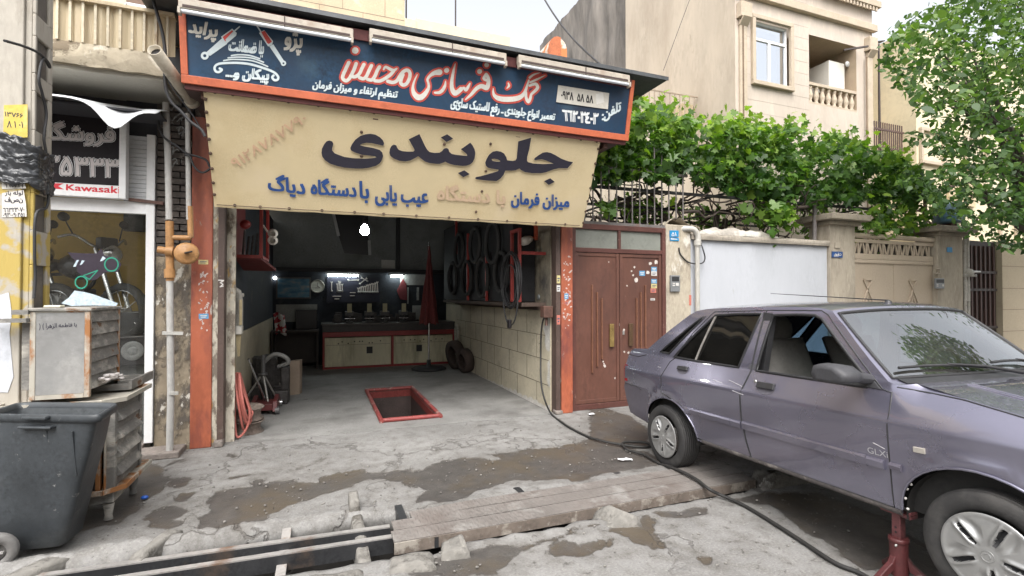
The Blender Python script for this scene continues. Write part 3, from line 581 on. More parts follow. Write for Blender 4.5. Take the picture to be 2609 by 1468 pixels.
# ---------------------------------------------------------------- three tube light fixtures along the top of the sign
FIX = mat('cream enamel', (.38, .335, .275), .55, .15, 3, .1, 30, col2=(.28, .22, .17), cscale=5, cthr=(.52, .72)); TUBE = mat('glass tube', (.55, .58, .61), .2, .04)
for i, (u0, v0, u1, v1, lb) in enumerate(((455, 18, 900, 97, 'cream tube light fixture above the painted shock absorbers, longest of three on the sign'), (941, 92, 1289, 159, 'cream tube light fixture above the word in the middle of the blue sign'), (1320, 161, 1603, 209, 'cream tube light fixture at the phone number end of the blue sign'))):
    a = onp(u0, v0, SP0+SN*.10, SN); b = onp(u1, v1, SP0+SN*.10, SN); a[2] = b[2] = (a[2]+b[2])/2; a[1] = b[1] = (a[1]+b[1])/2
    t = thing('tube_light_fixture', lb, 'light fixture', (a+b)/2, 'tube light fixtures on the sign')
    m = MB(); hz = .075
    m.box(a[0], b[0], a[1]-.02, a[1]+.05, a[2]-.01, a[2]+hz); m.build('housing', FIX, t, .006)
    m = MB(); xm = a[0]*.42+b[0]*.58; m.box(xm-.004, xm+.004, a[1]-.026, a[1]-.019, a[2]-.03, a[2]+hz+.002); m.box(a[0]+.03, b[0]-.03, a[1]-.024, a[1]-.0205, a[2]+.0, a[2]+.02); m.build('seam', mat('dark slot', (.06, .04, .035), .8), t)
    m = MB(); m.cyl((a[0]+.01, a[1]-.012, a[2]-.034), (b[0]-.01, a[1]-.012, a[2]-.030), .017, n=10); m.build('tube', TUBE, t)
    for xe in (a[0], b[0]-.02): m = MB(); m.box(xe, xe+.02, a[1]-.04, a[1]+.02, a[2]-.062, a[2]-.011); m.build('tube_holder', FIX, t)
# ================================================================ RIGHT OF THE GARAGE: steel gate, yard walls, second gate
GATE = mat('brown gate paint', (.125, .054, .038), .5, .16, 2.2, .1, 25, col2=(.062, .030, .026), cscale=1.3, cthr=(.44, .74), col3=(.24, .15, .12), thr3=(.7, .76), s3=17, streak=2)
GRAIL = mat('gate frame paint', (.10, .038, .03), .55, .2, 3, .12, 30, col2=(.19, .11, .085), cscale=8, cthr=(.62, .72))
PLAS = mat('cracked render', (.42, .37, .29), .9, .14, 2.5, .4, 30, col2=(.22, .19, .15), cscale=2.6, cthr=(.52, .66), col3=(.55, .52, .46), thr3=(.6, .66), s3=5, streak=2)
GY = 5.82
g1 = thing('steel_gate', 'brown double-leaf steel gate with stickers and brass pull handles right of the garage', 'gate', (3.83, GY, 0))
m = MB(); m.box(3.062, 3.14, GY-.02, GY+.08, .0, 2.47); m.box(4.52, 4.58, GY-.02, GY+.08, .0, 2.47); m.box(3.14, 4.52, GY-.015, GY+.07, 2.09, 2.15); m.box(3.14, 4.52, GY-.015, GY+.07, 2.40, 2.47); m.box(3.14, 4.52, GY-.01, GY+.07, .0, .075); m.box(3.80, 3.84, GY-.012, GY+.06, 2.15, 2.40)
m.build('gate_frame', GRAIL, g1, .006)
for x0, x1, s in ((3.145, 3.815, 1), (3.825, 4.515, -1)):
    m = MB(); m.box(x0, x1, GY+.01, GY+.05, .08, 2.085); m.box(x0, x0+.045, GY-.004, GY+.0098, .08, 2.085); m.box(x1-.045, x1, GY-.004, GY+.0098, .08, 2.085); m.box(x0+.0455, x1-.0455, GY-.002, GY+.0098, .08, .13); m.box(x0+.0455, x1-.0455, GY-.002, GY+.0098, 2.04, 2.085)
    lf = m.build('gate_leaf', GATE, g1, .004)
    xs = (3.39, 3.468, 3.54) if s > 0 else (4.24, 4.165, 4.095)
    for x, z1, z0 in zip(xs, (1.66, 1.56, 1.48), (.48, .56, .66)):
        m = MB(); m.box(x-.011, x+.011, GY-.016, GY+.009, z0, z1); m.build('trim_bar', mat('gate trim', (.17, .075, .045), .45, .2, 6), lf, .004)
    hx = 3.685 if s > 0 else 3.99
    m = MB(); m.box(hx-.032, hx+.032, GY-.03, GY-.005, .82, 1.13); m.build('pull_handle', mat('worn brass', (.34, .24, .09), .4, .25, 8, .1, metal=.6) if s > 0 else mat('old bronze', (.11, .065, .035), .5, .2, 8, .1, metal=.3), lf, .006)
for x0, x1 in ((3.145, 3.798), (3.842, 4.515)):
    m = MB(); m.box(x0, x1, GY+.02, GY+.03, 2.152, 2.398); m.build('transom_pane', mat('frosted pane', (.21, .22, .195), .45, .12, 3, .05, 30), g1)
m = MB(); m.box(3.86, 3.885, GY-.02, GY-.003, .98, 1.03); m.build('lock', mat('bright steel', (.5, .5, .48), .35, .2, metal=.7), g1)
# small printed stickers and paint loss on the right leaf
STK = [mat('sticker blue', (.12, .30, .50), .6, .2, 30), mat('sticker white', (.60, .58, .55), .7, .12, 30), mat('sticker red', (.50, .16, .12), .6, .2, 30), mat('sticker yellow', (.55, .47, .22), .6, .2, 30)]
STI = mat('sticker ink', (.08, .09, .13), .7)
def sticker(u, v, w, h, c, Yp, i, cat_label):
    p = at(u, v, Y=Yp); m = MB(); m.box(p[0]-w/2, p[0]+w/2, Yp-.0015, Yp, p[2]-h/2, p[2]+h/2)
    o = tag(m.build('sticker', STK[c], None, 0, 'base'), cat_label, 'sticker', 'small stickers left by tradesmen')
    m = MB(); m.box(p[0]-w*.34, p[0]+w*.34, Yp-.0025, Yp-.0016, p[2]+.04*h, p[2]+.2*h); m.box(p[0]-w*.3, p[0]+w*.22, Yp-.0025, Yp-.0016, p[2]-.26*h, p[2]-.12*h); m.build('print', STI if c != 0 else STK[1], o)
SL = [('b3', (70, 388), 0, 'blue and white sticker, top of the column of stickers on the brown gate'), ('b3', (70, 418), 1, 'white sticker second from the top of the column on the brown gate'), ('b3', (70, 470), 0, 'pale blue sticker midway down the column on the brown gate'), ('b3', (70, 502), 3, 'yellowish sticker below the pale blue one on the brown gate'), ('b3', (65, 533), 2, 'red and white sticker low in the column on the brown gate')]
for k, q, c, lb in SL: sticker(*px(k, q), .095, .062, c, GY+.0085, 0, lb)
sticker(*px('a8', (570, 475)), .095, .07, 0, GY+.0085, 1, 'blue sticker standing alone left of the sticker column on the brown gate')
sticker(*px('a8', (635, 635)), .075, .03, 1, GY+.0085, 1, 'narrow torn white sticker, lowest on the brown gate')
m = MB()
for x, y, r_ in ((655, 405, .035), (620, 415, .03), (605, 470, .03), (535, 515, .035), (522, 437, .018), (505, 462, .014), (515, 487, .016), (477, 551, .014), (460, 957, .016), (487, 963, .018), (340, 1045, .022), (330, 1018, .012), (403, 1120, .012), (335, 1030, .01), (365, 405, .01), (430, 790, .018), (458, 822, .018)):
    p = at(*px('a8', (x, y)), Y=GY+.008); n = 9
    m.add([p+np.array([r_*(.7+.5*random.random())*math.cos(2*PI*i/n), 0, r_*(.6+.6*random.random())*math.sin(2*PI*i/n)]) for i in range(n)], [tuple(range(n))])
m.build('paint_chips', mat('chipped primer', (.55, .50, .46), .8, .15, 20), g1)
# railing of upright bars above the gate
BARM = mat('grey rail paint', (.15, .135, .13), .5, .2, 6, .1, 40, col2=(.18, .11, .09), cscale=7, cthr=(.58, .7))
rl = thing('railing', 'grey upright bar railing on top of the brown steel gate', 'railing', (3.9, GY+.03, 2.47))
m = MB(); m.box(3.0, 5.0, GY+.015, GY+.045, 3.24, 3.275); m.box(3.0, 4.58, GY+.0, GY+.06, 2.472, 2.51); m.build('rail', BARM, rl)
x = 3.05; k = 0
while x < 5.0:
    h = 3.62 if k % 7 in (4, 5) else (3.40 if k % 3 == 0 else 3.30)
    m = MB(); m.cyl((x, GY+.03, 2.47 if x < 4.58 else 2.6), (x+.004*random.uniform(-1, 1), GY+.03, h), .0105, n=8); m.build('bar', BARM, rl); x += .125; k += 1
# number post with its plate, intercom and pipe
m = MB(); m.box(4.585, 5.03, GY-.01, GY+.25, 0, 2.53)
m.grid(lambda s, t: np.array([4.585+.445*s, GY-.012+.26*t, 2.53+.10*math.sin(PI*min(1, max(0, s*1.1)))*(1-.4*t)+.03*nz3(s*3, t*2, 1, 2)]), 14, 5)
single('gate_post', m, PLAS, 'cracked cream plaster post between the brown gate and the white wall', 'gate post', None, .012)
def small_plate(name, pts, k, Yp, col, label, cat, txt=None, tq=None):
    P = [at(*px(k, q), Y=Yp) for q in pts]; o = tag(MB().prism(P, (0, .006, 0)).build(name, col, None, .0, 'base'), label, cat)
    if txt: mb = MB(); paint(mb, text_px(txt, pz(k, tq), .5), lambda u, v: at(u, v, Y=Yp-.002)); mb.build('lettering', STK[1], o)
    return o
PBL = mat('plate blue', (.02, .22, .46), .4, .1, 8)
o51 = small_plate('number_plate', [(740, 210), (795, 212), (795, 250), (740, 250)], 'a8', GY-.022, PBL, 'blue house number plate reading ۵۱ on the cracked post beside the brown gate', 'number plate', '۵۱', [(752, 222), (780, 222), (780, 246), (752, 246)])
o = small_plate('name_strip', [(740, 254), (795, 256), (797, 276), (742, 274)], 'a8', GY-.02, PBL, 'narrow blue strip plate under the house number on the cracked post', 'number plate')
mb = MB(); mb.prism([at(*px('a8', q), Y=GY-.0225) for q in ((745, 258), (790, 264), (782, 268), (748, 266))], (0, .001, 0)); mb.build('print', STK[1], o)
def intercom(k, pts, Yp, label):
    P = [at(*px(k, q), Y=Yp) for q in pts]; x0, x1 = P[0][0], P[1][0]; z1, z0 = P[0][2], P[2][2]
    o = thing('intercom', label, 'intercom', ((x0+x1)/2, Yp, z0))
    m = MB(); m.box(x0, x1, Yp-.03, Yp, z0, z1); m.build('case', mat('intercom grey', (.25, .26, .27), .45, .1, 6, .05, metal=.4), o, .005)
    m = MB(); m.box(x0+.02, x1-.02, Yp-.0325, Yp-.0305, z1-.085, z1-.02); m.build('speaker_grille', mat('black plastic', (.03, .03, .032), .5, .2), o)
    m = MB()
    for i in range(2): m.box(x0+.03, x0+.07, Yp-.034, Yp-.0305, z1-.125-.028*i, z1-.108-.028*i)
    m.box(x1-.075, x1-.025, Yp-.034, Yp-.0305, z1-.15, z1-.11); m.build('button', STK[1], o); return o
intercom('a8', [(738, 487), (795, 487), (793, 588), (738, 588)], GY-.011, 'grey metal intercom panel on the cracked post beside the brown gate')
WP = mat('white pipe paint', (.42, .405, .37), .5, .12, 4, .1, 40, col2=(.30, .26, .20), cscale=5, cthr=(.56, .68), streak=2)
pp = thing('drain_pipe', 'white elbowed drain pipe at the corner of the white wall', 'pipe', (5.08, GY-.05, 0))
m = MB(); m.tube([(5.1, GY-.06, 0), (5.1, GY-.06, 2.28)], .034, 10); m.build('pipe', WP, pp)
m = MB(); m.tube(curve([(5.1, GY-.06, 2.22), (5.115, GY-.06, 2.36), (5.06, GY-.05, 2.46), (4.95, GY-.03, 2.48), (4.86, GY+.05, 2.47)], 5), [.042]*20+[.044], 12); m.tube([(5.105, GY-.06, 2.24), (5.105, GY-.06, 2.31)], .052, 12); m.build('elbow', WP, pp)
wr = MB(); wr.tube(curve([(4.8, GY-.03, 2.2), (4.83, GY-.03, 2.1), (4.98, GY-.03, 1.99), (5.16, GY-.08, 1.98), (5.24, GY-.06, 2.06), (5.2, GY-.06, 2.2), (5.19, GY-.02, 2.3)], 6), .010, 6)
single('wall_cable', wr, mat('black cable', (.03, .03, .032), .6, .2), 'loop of thin dark cable hanging from the post beside the white pipe', 'cable')
single('sticker', MB().box(4.99, 5.03, GY-.0125, GY-.0105, 1.37, 1.52), STK[2], 'small red and white sticker on the cracked post edge by the pipe', 'sticker')
# white wall with its capping
WHITE = mat('white wash', (.44, .455, .49), .8, .05, 1.3, .12, 30, col2=(.395, .405, .435), cscale=1.5, cthr=(.55, .8), col3=(.30, .29, .27), thr3=(.66, .76), s3=6, streak=3)
wl = thing('yard_wall', 'white painted yard wall with a grey capping behind the parked car', 'wall', (6.45, GY, 0))
m = MB(); m.box(5.03, 7.87, GY+.02, GY+.24, 0, 2.33); m.build('wall_face', WHITE, wl)
m = MB()
def capf(s, t):
    x = 5.02+2.85*s; a = t*5; y = GY+(-.03, -.035, -.03, .12, .28, .28)[int(round(a))]; z = (2.331, 2.37, 2.41, 2.44, 2.40, 2.33)[int(round(a))]
    return np.array([x, y+.012*nz3(x, t, 0, 4), z+(.02*nz3(x, t, 3, 3) if 0 < t < 1 else 0)])
m.grid(capf, 60, 5); m.build('capping', mat('grey mortar', (.30, .265, .22), .9, .2, 4, .4, 30, col2=(.17, .15, .13), cscale=4, cthr=(.55, .7)), wl)
rub = MB()
def rubf(s, t):
    x = 5.15+1.65*s; hh = (.17+.05*nz3(x, 7, 0, 3))*math.sin(PI*min(1, max(0, s)))**.5; a = PI*t
    return np.array([x, GY+.12-.12*math.cos(a), 2.42+hh*math.sin(a)*(.7+.4*nz3(x, t, 2, 5))])
rub.grid(rubf, 50, 8)
single('rubble_sack', rub, mat('dusty sacking', (.36, .33, .29), .9, .2, 5, .5, 25, col2=(.50, .48, .44), cscale=4, cthr=(.5, .62)), 'pale dusty sheeting lying on top of the white yard wall', 'sheeting')
def pillar(x0, x1, z, cap, lab, colm, yb=.35):
    o = thing('wall_pillar', lab, 'pillar', ((x0+x1)/2, GY, 0))
    m = MB(); m.box(x0, x1, GY-.03, GY+yb, 0, z-cap*.9); m.build('shaft', colm, o, .012)
    m = MB(); m.box(x0-.16, x1+.16, GY-.2, GY+yb+.12, z-cap, z); m.box(x0-.06, x1+.06, GY-.1, GY+yb+.04, z-cap-.07, z-cap-.001); m.build('cap', mat('weathered cap', (.26, .225, .175), .9, .2, 5, .4, 30, col2=(.15, .13, .11), cscale=5, cthr=(.55, .7)), o, .012); return o
STN = mat('grey beige render', (.40, .35, .28), .9, .14, 2, .45, 25, col2=(.25, .215, .17), cscale=2.5, cthr=(.5, .66), streak=3)
pillar(7.88, 8.49, 2.86, .10, 'tall rendered pillar with a flat stone cap right of the white wall', STN)
pillar(10.72, 11.5, 2.80, .10, 'rendered pillar with a dark stone cap between the beige gate and the iron door', STN)
small_plate('street_plaque', [(1276, 268), (1348, 270), (1348, 310), (1276, 308)], 'b3', GY-.045, mat('plaque navy', (.02, .07, .22), .4, .2, 20), 'dark blue street name plaque on the tall pillar by the white wall', 'plaque', 'تقوی', [(1290, 276), (1338, 278), (1338, 304), (1290, 302)])
small_plate('number_plate', [(2055, 240), (2090, 240), (2092, 275), (2056, 272)], 'b3', GY-.045, PBL, 'small blue number plate on the pillar next to the iron door', 'number plate')
small_plate('meter_tag', [(1297, 205), (1330, 205), (1330, 245), (1297, 245)], 'b3', GY-.045, STN, 'small square plaster patch plate high on the tall pillar', 'plate')
intercom('b3', [(1965, 450), (2025, 450), (2025, 520), (1965, 520)], GY-.031, 'pale intercom box on the pillar beside the iron door')
o = MB(); o.beam(at(*px('b3', (1970, 385)), Y=GY-.04), at(*px('b3', (2005, 385)), Y=GY-.04), .02, .02); o.beam(at(*px('b3', (1970, 418)), Y=GY-.04), at(*px('b3', (2005, 418)), Y=GY-.04), .02, .02); o.beam(at(*px('b3', (1970, 385)), Y=GY-.04), at(*px('b3', (1970, 418)), Y=GY-.04), .02, .02); o.beam(at(*px('b3', (2005, 385)), Y=GY-.04), at(*px('b3', (2005, 418)), Y=GY-.04), .02, .02)
single('bell_frame', o, STN, 'small square frame above the pale intercom on the far pillar', 'frame')
# beige gate
BEI = mat('beige gate paint', (.45, .37, .285), .6, .07, 1.5, .06, 30, col2=(.40, .33, .25), cscale=1.5, cthr=(.5, .8))
g2 = thing('garage_gate', 'beige sheet metal gate with a fretwork top and hourglass strips', 'gate', (9.6, GY+.05, 0))
m = MB(); m.box(8.5, 10.71, GY+.05, GY+.09, .05, 2.14); m.box(8.5, 10.71, GY+.03, GY+.0495, 2.08, 2.14); m.box(9.6, 9.63, GY+.044, GY+.0495, .05, 2.08); m.build('gate_leaf', BEI, g2)
m = MB(); m.box(8.5, 10.71, GY+.03, GY+.09, 2.143, 2.24); m.build('lower_rail', BEI, g2, .005)
m = MB(); m.cyl((8.48, GY+.04, 2.55), (10.73, GY+.04, 2.55), .045, n=10); m.box(8.49, 10.72, GY+.03, GY+.07, 2.43, 2.49); m.build('top_rail', BEI, g2)
m = MB(); x = 8.56; k = 0
while x < 10.62:
    for s in (-1, 1):
        a, b = (.02, .075) if k % 2 == 0 else (.075, .02)
        m.beam((x+s*a, GY+.05, 2.245), (x+s*b, GY+.05, 2.43), .028, .02, (0, 1, 0))
    m.beam((x+.115, GY+.05, 2.245), (x+.115, GY+.05, 2.43), .028, .02, (0, 1, 0)); x += .215; k += 1
m.build('fretwork', BEI, g2)
m = MB(); m.box(8.5, 10.71, GY+.12, GY+.125, 2.2, 2.46); m.build('fret_backing', mat('dark recess', (.035, .032, .03), .8), g2)
for cx_ in (8.9, 10.12):
    m = MB()
    for sw in (1.0, .72, .45):
        pass
    c = np.array([cx_, GY+.035, 1.62])
    for p, q in (((-.11, .17), (.11, .17)), ((-.11, .17), (0, 0)), ((.11, .17), (0, 0)), ((0, 0), (-.24, -.42)), ((0, 0), (.24, -.42)), ((0, -.13), (-.13, -.42)), ((0, -.13), (.13, -.42)), ((0, -.27), (-.05, -.42)), ((0, -.27), (.05, -.42))):
        m.beam(c+np.array([p[0], 0, p[1]]), c+np.array([q[0], 0, q[1]]), .025, .02, (0, 1, 0))
    m.build('hourglass_strip', BEI, g2)
# far iron door and wall
d3 = thing('iron_door', 'dark wrought iron house door between the rendered pillar and the beige brick wall', 'door', (12.4, GY+.1, 0))
IRON = mat('dark iron', (.035, .022, .02), .5, .25, 4, .15, 40)
m = MB(); m.box(11.75, 12.85, GY+.1, GY+.14, 0, 2.6); m.build('door_leaf', IRON, d3)
for i in range(7): m = MB(); m.box(11.82+i*.15, 11.86+i*.15, GY+.07, GY+.0985, .9, 2.5); m.build('door_bar', mat('iron bar', (.07, .035, .03), .5, .2), d3)
for z in (.85, 1.6, 1.95): m = MB(); m.box(11.78, 12.82, GY+.06, GY+.0685, z, z+.05); m.build('cross_bar', IRON, d3)
m = MB(); m.lathe([(.02, 0), (.03, .05), (.001, .07)], (12.0, GY+.06, 1.9), (0, -1, 0), 10); m.cyl((11.85, GY+.02, 1.98), (12.15, GY+.02, 1.98), .02, n=8); m.build('handle', mat('bright steel', (.5, .5, .48), .35, .2, metal=.7), d3)
GASW = mat('grey gas pipe', (.42, .40, .36), .5, .2, 4, .2, 40, col2=(.16, .12, .10), cscale=6, cthr=(.55, .68))
gp = thing('gas_pipe', 'pair of thin grey gas pipes on the pillar by the iron door', 'gas pipe', (11.63, GY-.02, 0))
for x in (11.58, 11.68): m = MB(); m.tube([(x, GY-.02, 0), (x, GY-.02, 1.0), (x, GY-.02, 2.7)], .028, 8); m.build('pipe', GASW, gp)
m = MB(); m.ball((11.63, GY-.06, 1.95), .08); m.cyl((11.5, GY-.04, 1.9), (11.8, GY-.04, 1.9), .03, n=8); m.cyl((11.63, GY-.03, 1.4), (11.63, GY-.03, 1.8), .045, n=8); m.build('valve', GASW, gp)
FARW = mat('beige brick', (.44, .37, .27), .85, .08, 2, .15, 25, col2=(.36, .30, .22), cscale=2, cthr=(.5, .75))
fw = thing('end_wall', 'beige block wall at the far right edge beyond the iron door', 'wall', (14.5, GY, 0))
m = MB(); m.box(12.87, 22, GY, GY+.3, 0, 2.6); m.build('wall_face', FARW, fw)
m = MB()
for z in (.35, .78, 1.22, 1.65, 2.1): m.box(12.87, 22, GY-.002, GY+.01, z, z+.012)
m.build('joints', mat('dark joint', (.24, .20, .15), .9), fw)  # joints a darker tone than the blocks

# ================================================================ APARTMENT HOUSES BEHIND
TRV = mat('cream travertine', (.50, .43, .365), .75, .07, 1.2, .15, 20, col2=(.40, .335, .275), cscale=1.1, cthr=(.5, .75), streak=3, col3=(.58, .50, .41), thr3=(.55, .7), s3=3)
SIDE = mat('cream rough render', (.48, .415, .335), .9, .09, .9, .5, 12, col2=(.36, .30, .235), cscale=.7, cthr=(.48, .7), streak=3, col3=(.27, .22, .17), thr3=(.66, .74), s3=2.2)
GREYR = mat('rough grey concrete', (.215, .195, .175), .95, .2, 1.1, 1.2, 7, col2=(.11, .10, .09), cscale=1.2, cthr=(.48, .62), streak=4)
TRIM = mat('stone trim', (.46, .38, .29), .8, .1, 3, .2)
AY = 9.0; AX0, AX1 = 9.12, 13.95
ap = thing('apartment_house', 'pink-beige stone apartment house with a recessed balcony and balusters', 'apartment house', (11.5, AY, 0))
wx0, wx1, wz0, wz1 = 9.70, 10.85, 6.66, 8.16        # window opening
bx0, bx1, bz0, bz1 = 11.55, 13.31, 6.38, 8.14       # balcony opening
m = MB(); T = .3
for x0, x1, z0, z1 in ((AX0, AX1, 0, bz0), (AX0, wx0, bz0, 13), (wx0, wx1, bz0, wz0), (wx0, wx1, wz1, 13), (wx1, bx0, bz0, 13), (bx0, bx1, bz1, 13), (bx1, AX1, bz0, 13)): m.add([(x0, AY, z0), (x1, AY, z0), (x1, AY, z1), (x0, AY, z1)], [(0, 1, 2, 3)])
m.build('front_wall', TRV, ap)
m = MB(); m.box(bx0-.2, bx1+.2, AY+1.3, AY+1.5, bz0-.2, bz1+.2); m.box(bx0-.2, bx0-.001, AY+.001, AY+1.3, bz0, bz1); m.box(bx1+.001, bx1+.2, AY+.001, AY+1.3, bz0, bz1); m.box(bx0, bx1, AY+.001, AY+1.3, bz1+.001, bz1+.2); m.box(bx0, bx1, AY+.001, AY+1.3, bz0-.2, bz0-.001); m.build('balcony_recess', mat('recess render', (.40, .31, .22), .9, .12, 2, .2), ap)
m = MB(); m.box(AX0+.0, AX0+.2, AY+.001, 13.5, 0, 13); m.build('side_wall', SIDE, ap)
m = MB(); m.box(AX1-.2, AX1, AY+.001, 13.5, 0, 13); m.build('end_wall', SIDE, ap)
m = MB(); m.grid(lambda s, t: np.array([AX0+.25+.10*nz3(s*8, t*7, 0, 1.5)+.05*nz3(s*8, t*3, 9, 4), 13.5+7.3*s, 13*t]), 60, 60); m.build('rear_side_wall', GREYR, ap)
m = MB()
for x, w in ((9.22, .22), (13.68, .20)):
    m = MB(); m.box(x, x+w, AY-.06, AY-.001, 0, 8.05); m.box(x-.06, x+w+.06, AY-.16, AY-.001, 8.06, 8.42); m.prism([(x-.02, AY-.062, 7.9), (x+w+.02, AY-.062, 7.9), (x+w+.02, AY-.20, 8.06), (x-.02, AY-.20, 8.06)], (0, .06, 0)); m.build('pilaster', TRIM, ap, .01)
pass
m = MB()
for x in (9.30, 13.60): m = MB(); m.box(x-.02, x+.03, AY-.0625, AY-.061, 0, 7.9); m.build('pilaster_groove', mat('groove shade', (.17, .115, .075), .9), ap)
m = MB(); m.box(AX0-.05, AX1+.05, AY-.12, AY-.001, 8.62, 8.80); m.box(AX0-.05, AX1+.12, AY-.18, AY-.001, 9.25, 9.42); m.build('cornice', TRIM, ap, .01)
m = MB()
for i in range(16): m.box(12.0+i*.125, 12.06+i*.125, AY-.16, AY-.121, 9.14, 9.245)
m.build('dentils', TRIM, ap)
m = MB()
for i in range(15):
    z = 5.0+i*.30
    for x0, x1 in ((9.46, wx0-.11), (wx1+.11, bx0-.02)) if wz0-.1 < z < wz1+.1 else ((9.46, bx0-.02),): m.box(x0, x1, AY-.0025, AY+.01, z, z+.007)
m.build('stone_joints', mat('stone joint', (.37, .31, .26), .9, .1), ap)
WFR = mat('white window frame', (.72, .72, .72), .4, .05, 4, .03); SKYG = gmat('window pane', (.6, .66, .72), 6.5, .02, .03)
def window(par, x0, x1, z0, z1, y, transom=True, sill=True, mull=.5, surround=True):
    if surround:
        m = MB(); s = .1
        m.box(x0-s, x1+s, y-.08, y-.001, z1, z1+s); m.box(x0-s, x1+s, y-.10, y-.001, z0-s, z0); m.box(x0-s, x0, y-.08, y-.001, z0+.001, z1-.001); m.box(x1, x1+s, y-.08, y-.001, z0+.001, z1-.001); m.build('window_surround', TRIM, par, .01)
    fr = MB(); f = .055; yy = y+.06
    fr.box(x0, x1, yy, yy+.06, z1-f, z1); fr.box(x0, x1, yy, yy+.06, z0, z0+f); fr.box(x0, x0+f, yy, yy+.06, z0+f, z1-f); fr.box(x1-f, x1, yy, yy+.06, z0+f, z1-f)
    zt = z0+(z1-z0)*.70 if transom else z1-f; xm = x0+(x1-x0)*mull
    if transom: fr.box(x0+f, x1-f, yy, yy+.06, zt, zt+.06)
    fr.box(xm-.03, xm+.03, yy, yy+.06, z0+f, zt)
    w_ = fr.build('window', WFR, par)
    m = MB(); m.box(x0+f, x1-f, yy+.03, yy+.034, z0+f, z1-f); m.build('pane', SKYG, w_)
    m = MB(); m.box(x0, x1, yy+.3, yy+.31, z0, z1); m.build('curtain', mat('sky-bright curtain', (.62, .64, .67), .9, .06, 4), w_)  # curtain whitened to stand for sky mirrored in the panes
    return w_
window(ap, wx0, wx1, wz0, wz1, AY)
m = MB(); s = .0
bw = MB(); bw.box(11.7, 12.75, AY+1.24, AY+1.295, 6.5, 7.75); w_ = bw.build('balcony_door', WFR, ap); m = MB(); m.box(11.76, 12.69, AY+1.23, AY+1.239, 7.18, 7.69); m.box(11.76, 12.2, AY+1.23, AY+1.239, 6.55, 7.12); m.box(12.26, 12.69, AY+1.23, AY+1.239, 6.55, 7.12); m.build('pane', mat('dark panes', (.03, .028, .035), .15, .2), w_)
m = MB(); m.box(bx0, bx1, AY+.0, AY+.14, 6.86, 6.94); m.build('handrail', TRIM, ap, .01)
m = MB(); m.box(bx0, bx1, AY+.0, AY+.14, bz0+.001, bz0+.05); m.build('balcony_curb', TRIM, ap)
for i in range(8):
    x = bx0+.11+i*.22; m = MB(); m.lathe([(.05, 0), (.05, .04), (.035, .06), (.065, .15), (.07, .2), (.04, .32), (.035, .36), (.055, .39), (.05, .43)], (x, AY+.07, bz0+.05), (0, 0, 1), 12); m.build('baluster', TRIM, ap)
for i in range(5):
    x = 12.55+i*.22; m = MB(); m.lathe([(.05, 0), (.05, .04), (.035, .06), (.065, .15), (.07, .2), (.04, .32), (.035, .36), (.055, .39), (.05, .6)], (x, AY-.08, 9.43), (0, 0, 1), 10); m.build('baluster', TRIM, ap)
ac = thing('air_conditioner', 'white air conditioner casing fixed in the recessed balcony', 'air conditioner', (12.95, AY+.5, 7.0))
m = MB(); m.box(12.62, 13.22, AY+.25, AY+.85, 7.0, 7.78); m.build('casing', mat('ivory enamel', (.66, .63, .57), .5, .05), ac, .02)
m = MB(); m.lathe([(.001, .03), (.07, .02), (.08, 0)], (13.25, AY+.2, 7.75), (0, -1, 0), 14); m.build('fan_dial', mat('pale dial', (.6, .6, .6), .4), ac)
m = MB(); m.beam((12.9, AY+.05, 8.0), (13.4, AY-.25, 8.05), .05, .04); m.build('bracket', IRON, ac)
# houses farther along
YEL = mat('yellow ochre render', (.52, .42, .27), .9, .1, 1.2, .2, 12, col2=(.40, .31, .19), cscale=1, cthr=(.5, .75)); YEL2 = mat('cream yellow render', (.62, .54, .38), .9, .08, 1.2, .2, 12)
h2 = thing('terrace_house', 'ochre rendered house with a brown terrace railing beyond the apartment house', 'house', (15.5, 9.6, 0))
m = MB(); m.box(14.2, 16.9, 11.2, 14, 0, 8.3); m.build('upper_wall', YEL, h2)
m = MB(); m.box(14.2, 16.6, 9.4, 11.19, 0, 5.55); m.build('lower_wall', YEL, h2)
m = MB()
for i in range(18): m.cyl((14.25+i*.092, 9.4, 5.56), (14.25+i*.092, 9.4, 6.45), .02, n=6)
m.box(14.2, 15.9, 9.38, 9.42, 5.70, 5.74); m.box(14.2, 15.9, 9.38, 9.42, 6.22, 6.27); m.build('terrace_railing', mat('brown railing', (.10, .06, .05), .6), h2)
window(h2, 14.8, 16.3, 4.4, 5.3, 9.39, False, True, .5, False)
h3 = thing('corner_house', 'pale yellow house with white windows half hidden by the street tree', 'house', (18, 9.2, 0))
m = MB(); m.box(15.95, 26, 9.1, 15, 0, 9.2); m.build('wall', YEL2, h3)
for x in (16.15, 18.3, 20.6): window(h3, x, x+.95, 5.4, 6.25, 9.09, False, True, .5, True)
for x in (17.0, 20): window(h3, x, x+.8, 3.0, 4.0, 9.09, False, True, .5, True)
m = MB(); m.box(17.3, 18.6, 9.02, 9.089, 4.2, 5.0); m.build('stain_patch', YEL, h3)
an = thing('antenna_mast', 'thin dark mast standing on the ochre terrace', 'mast', (15.0, 9.5, 5.56))
m = MB(); m.cyl((15.0, 9.5, 5.56), (15.0, 9.5, 8.75), .035, .025, 8); m.build('pole', IRON, an)
m = MB(); m.beam((14.85, 9.5, 8.77), (15.15, 9.5, 8.85), .16, .03); m.build('lamp_head', IRON, an)
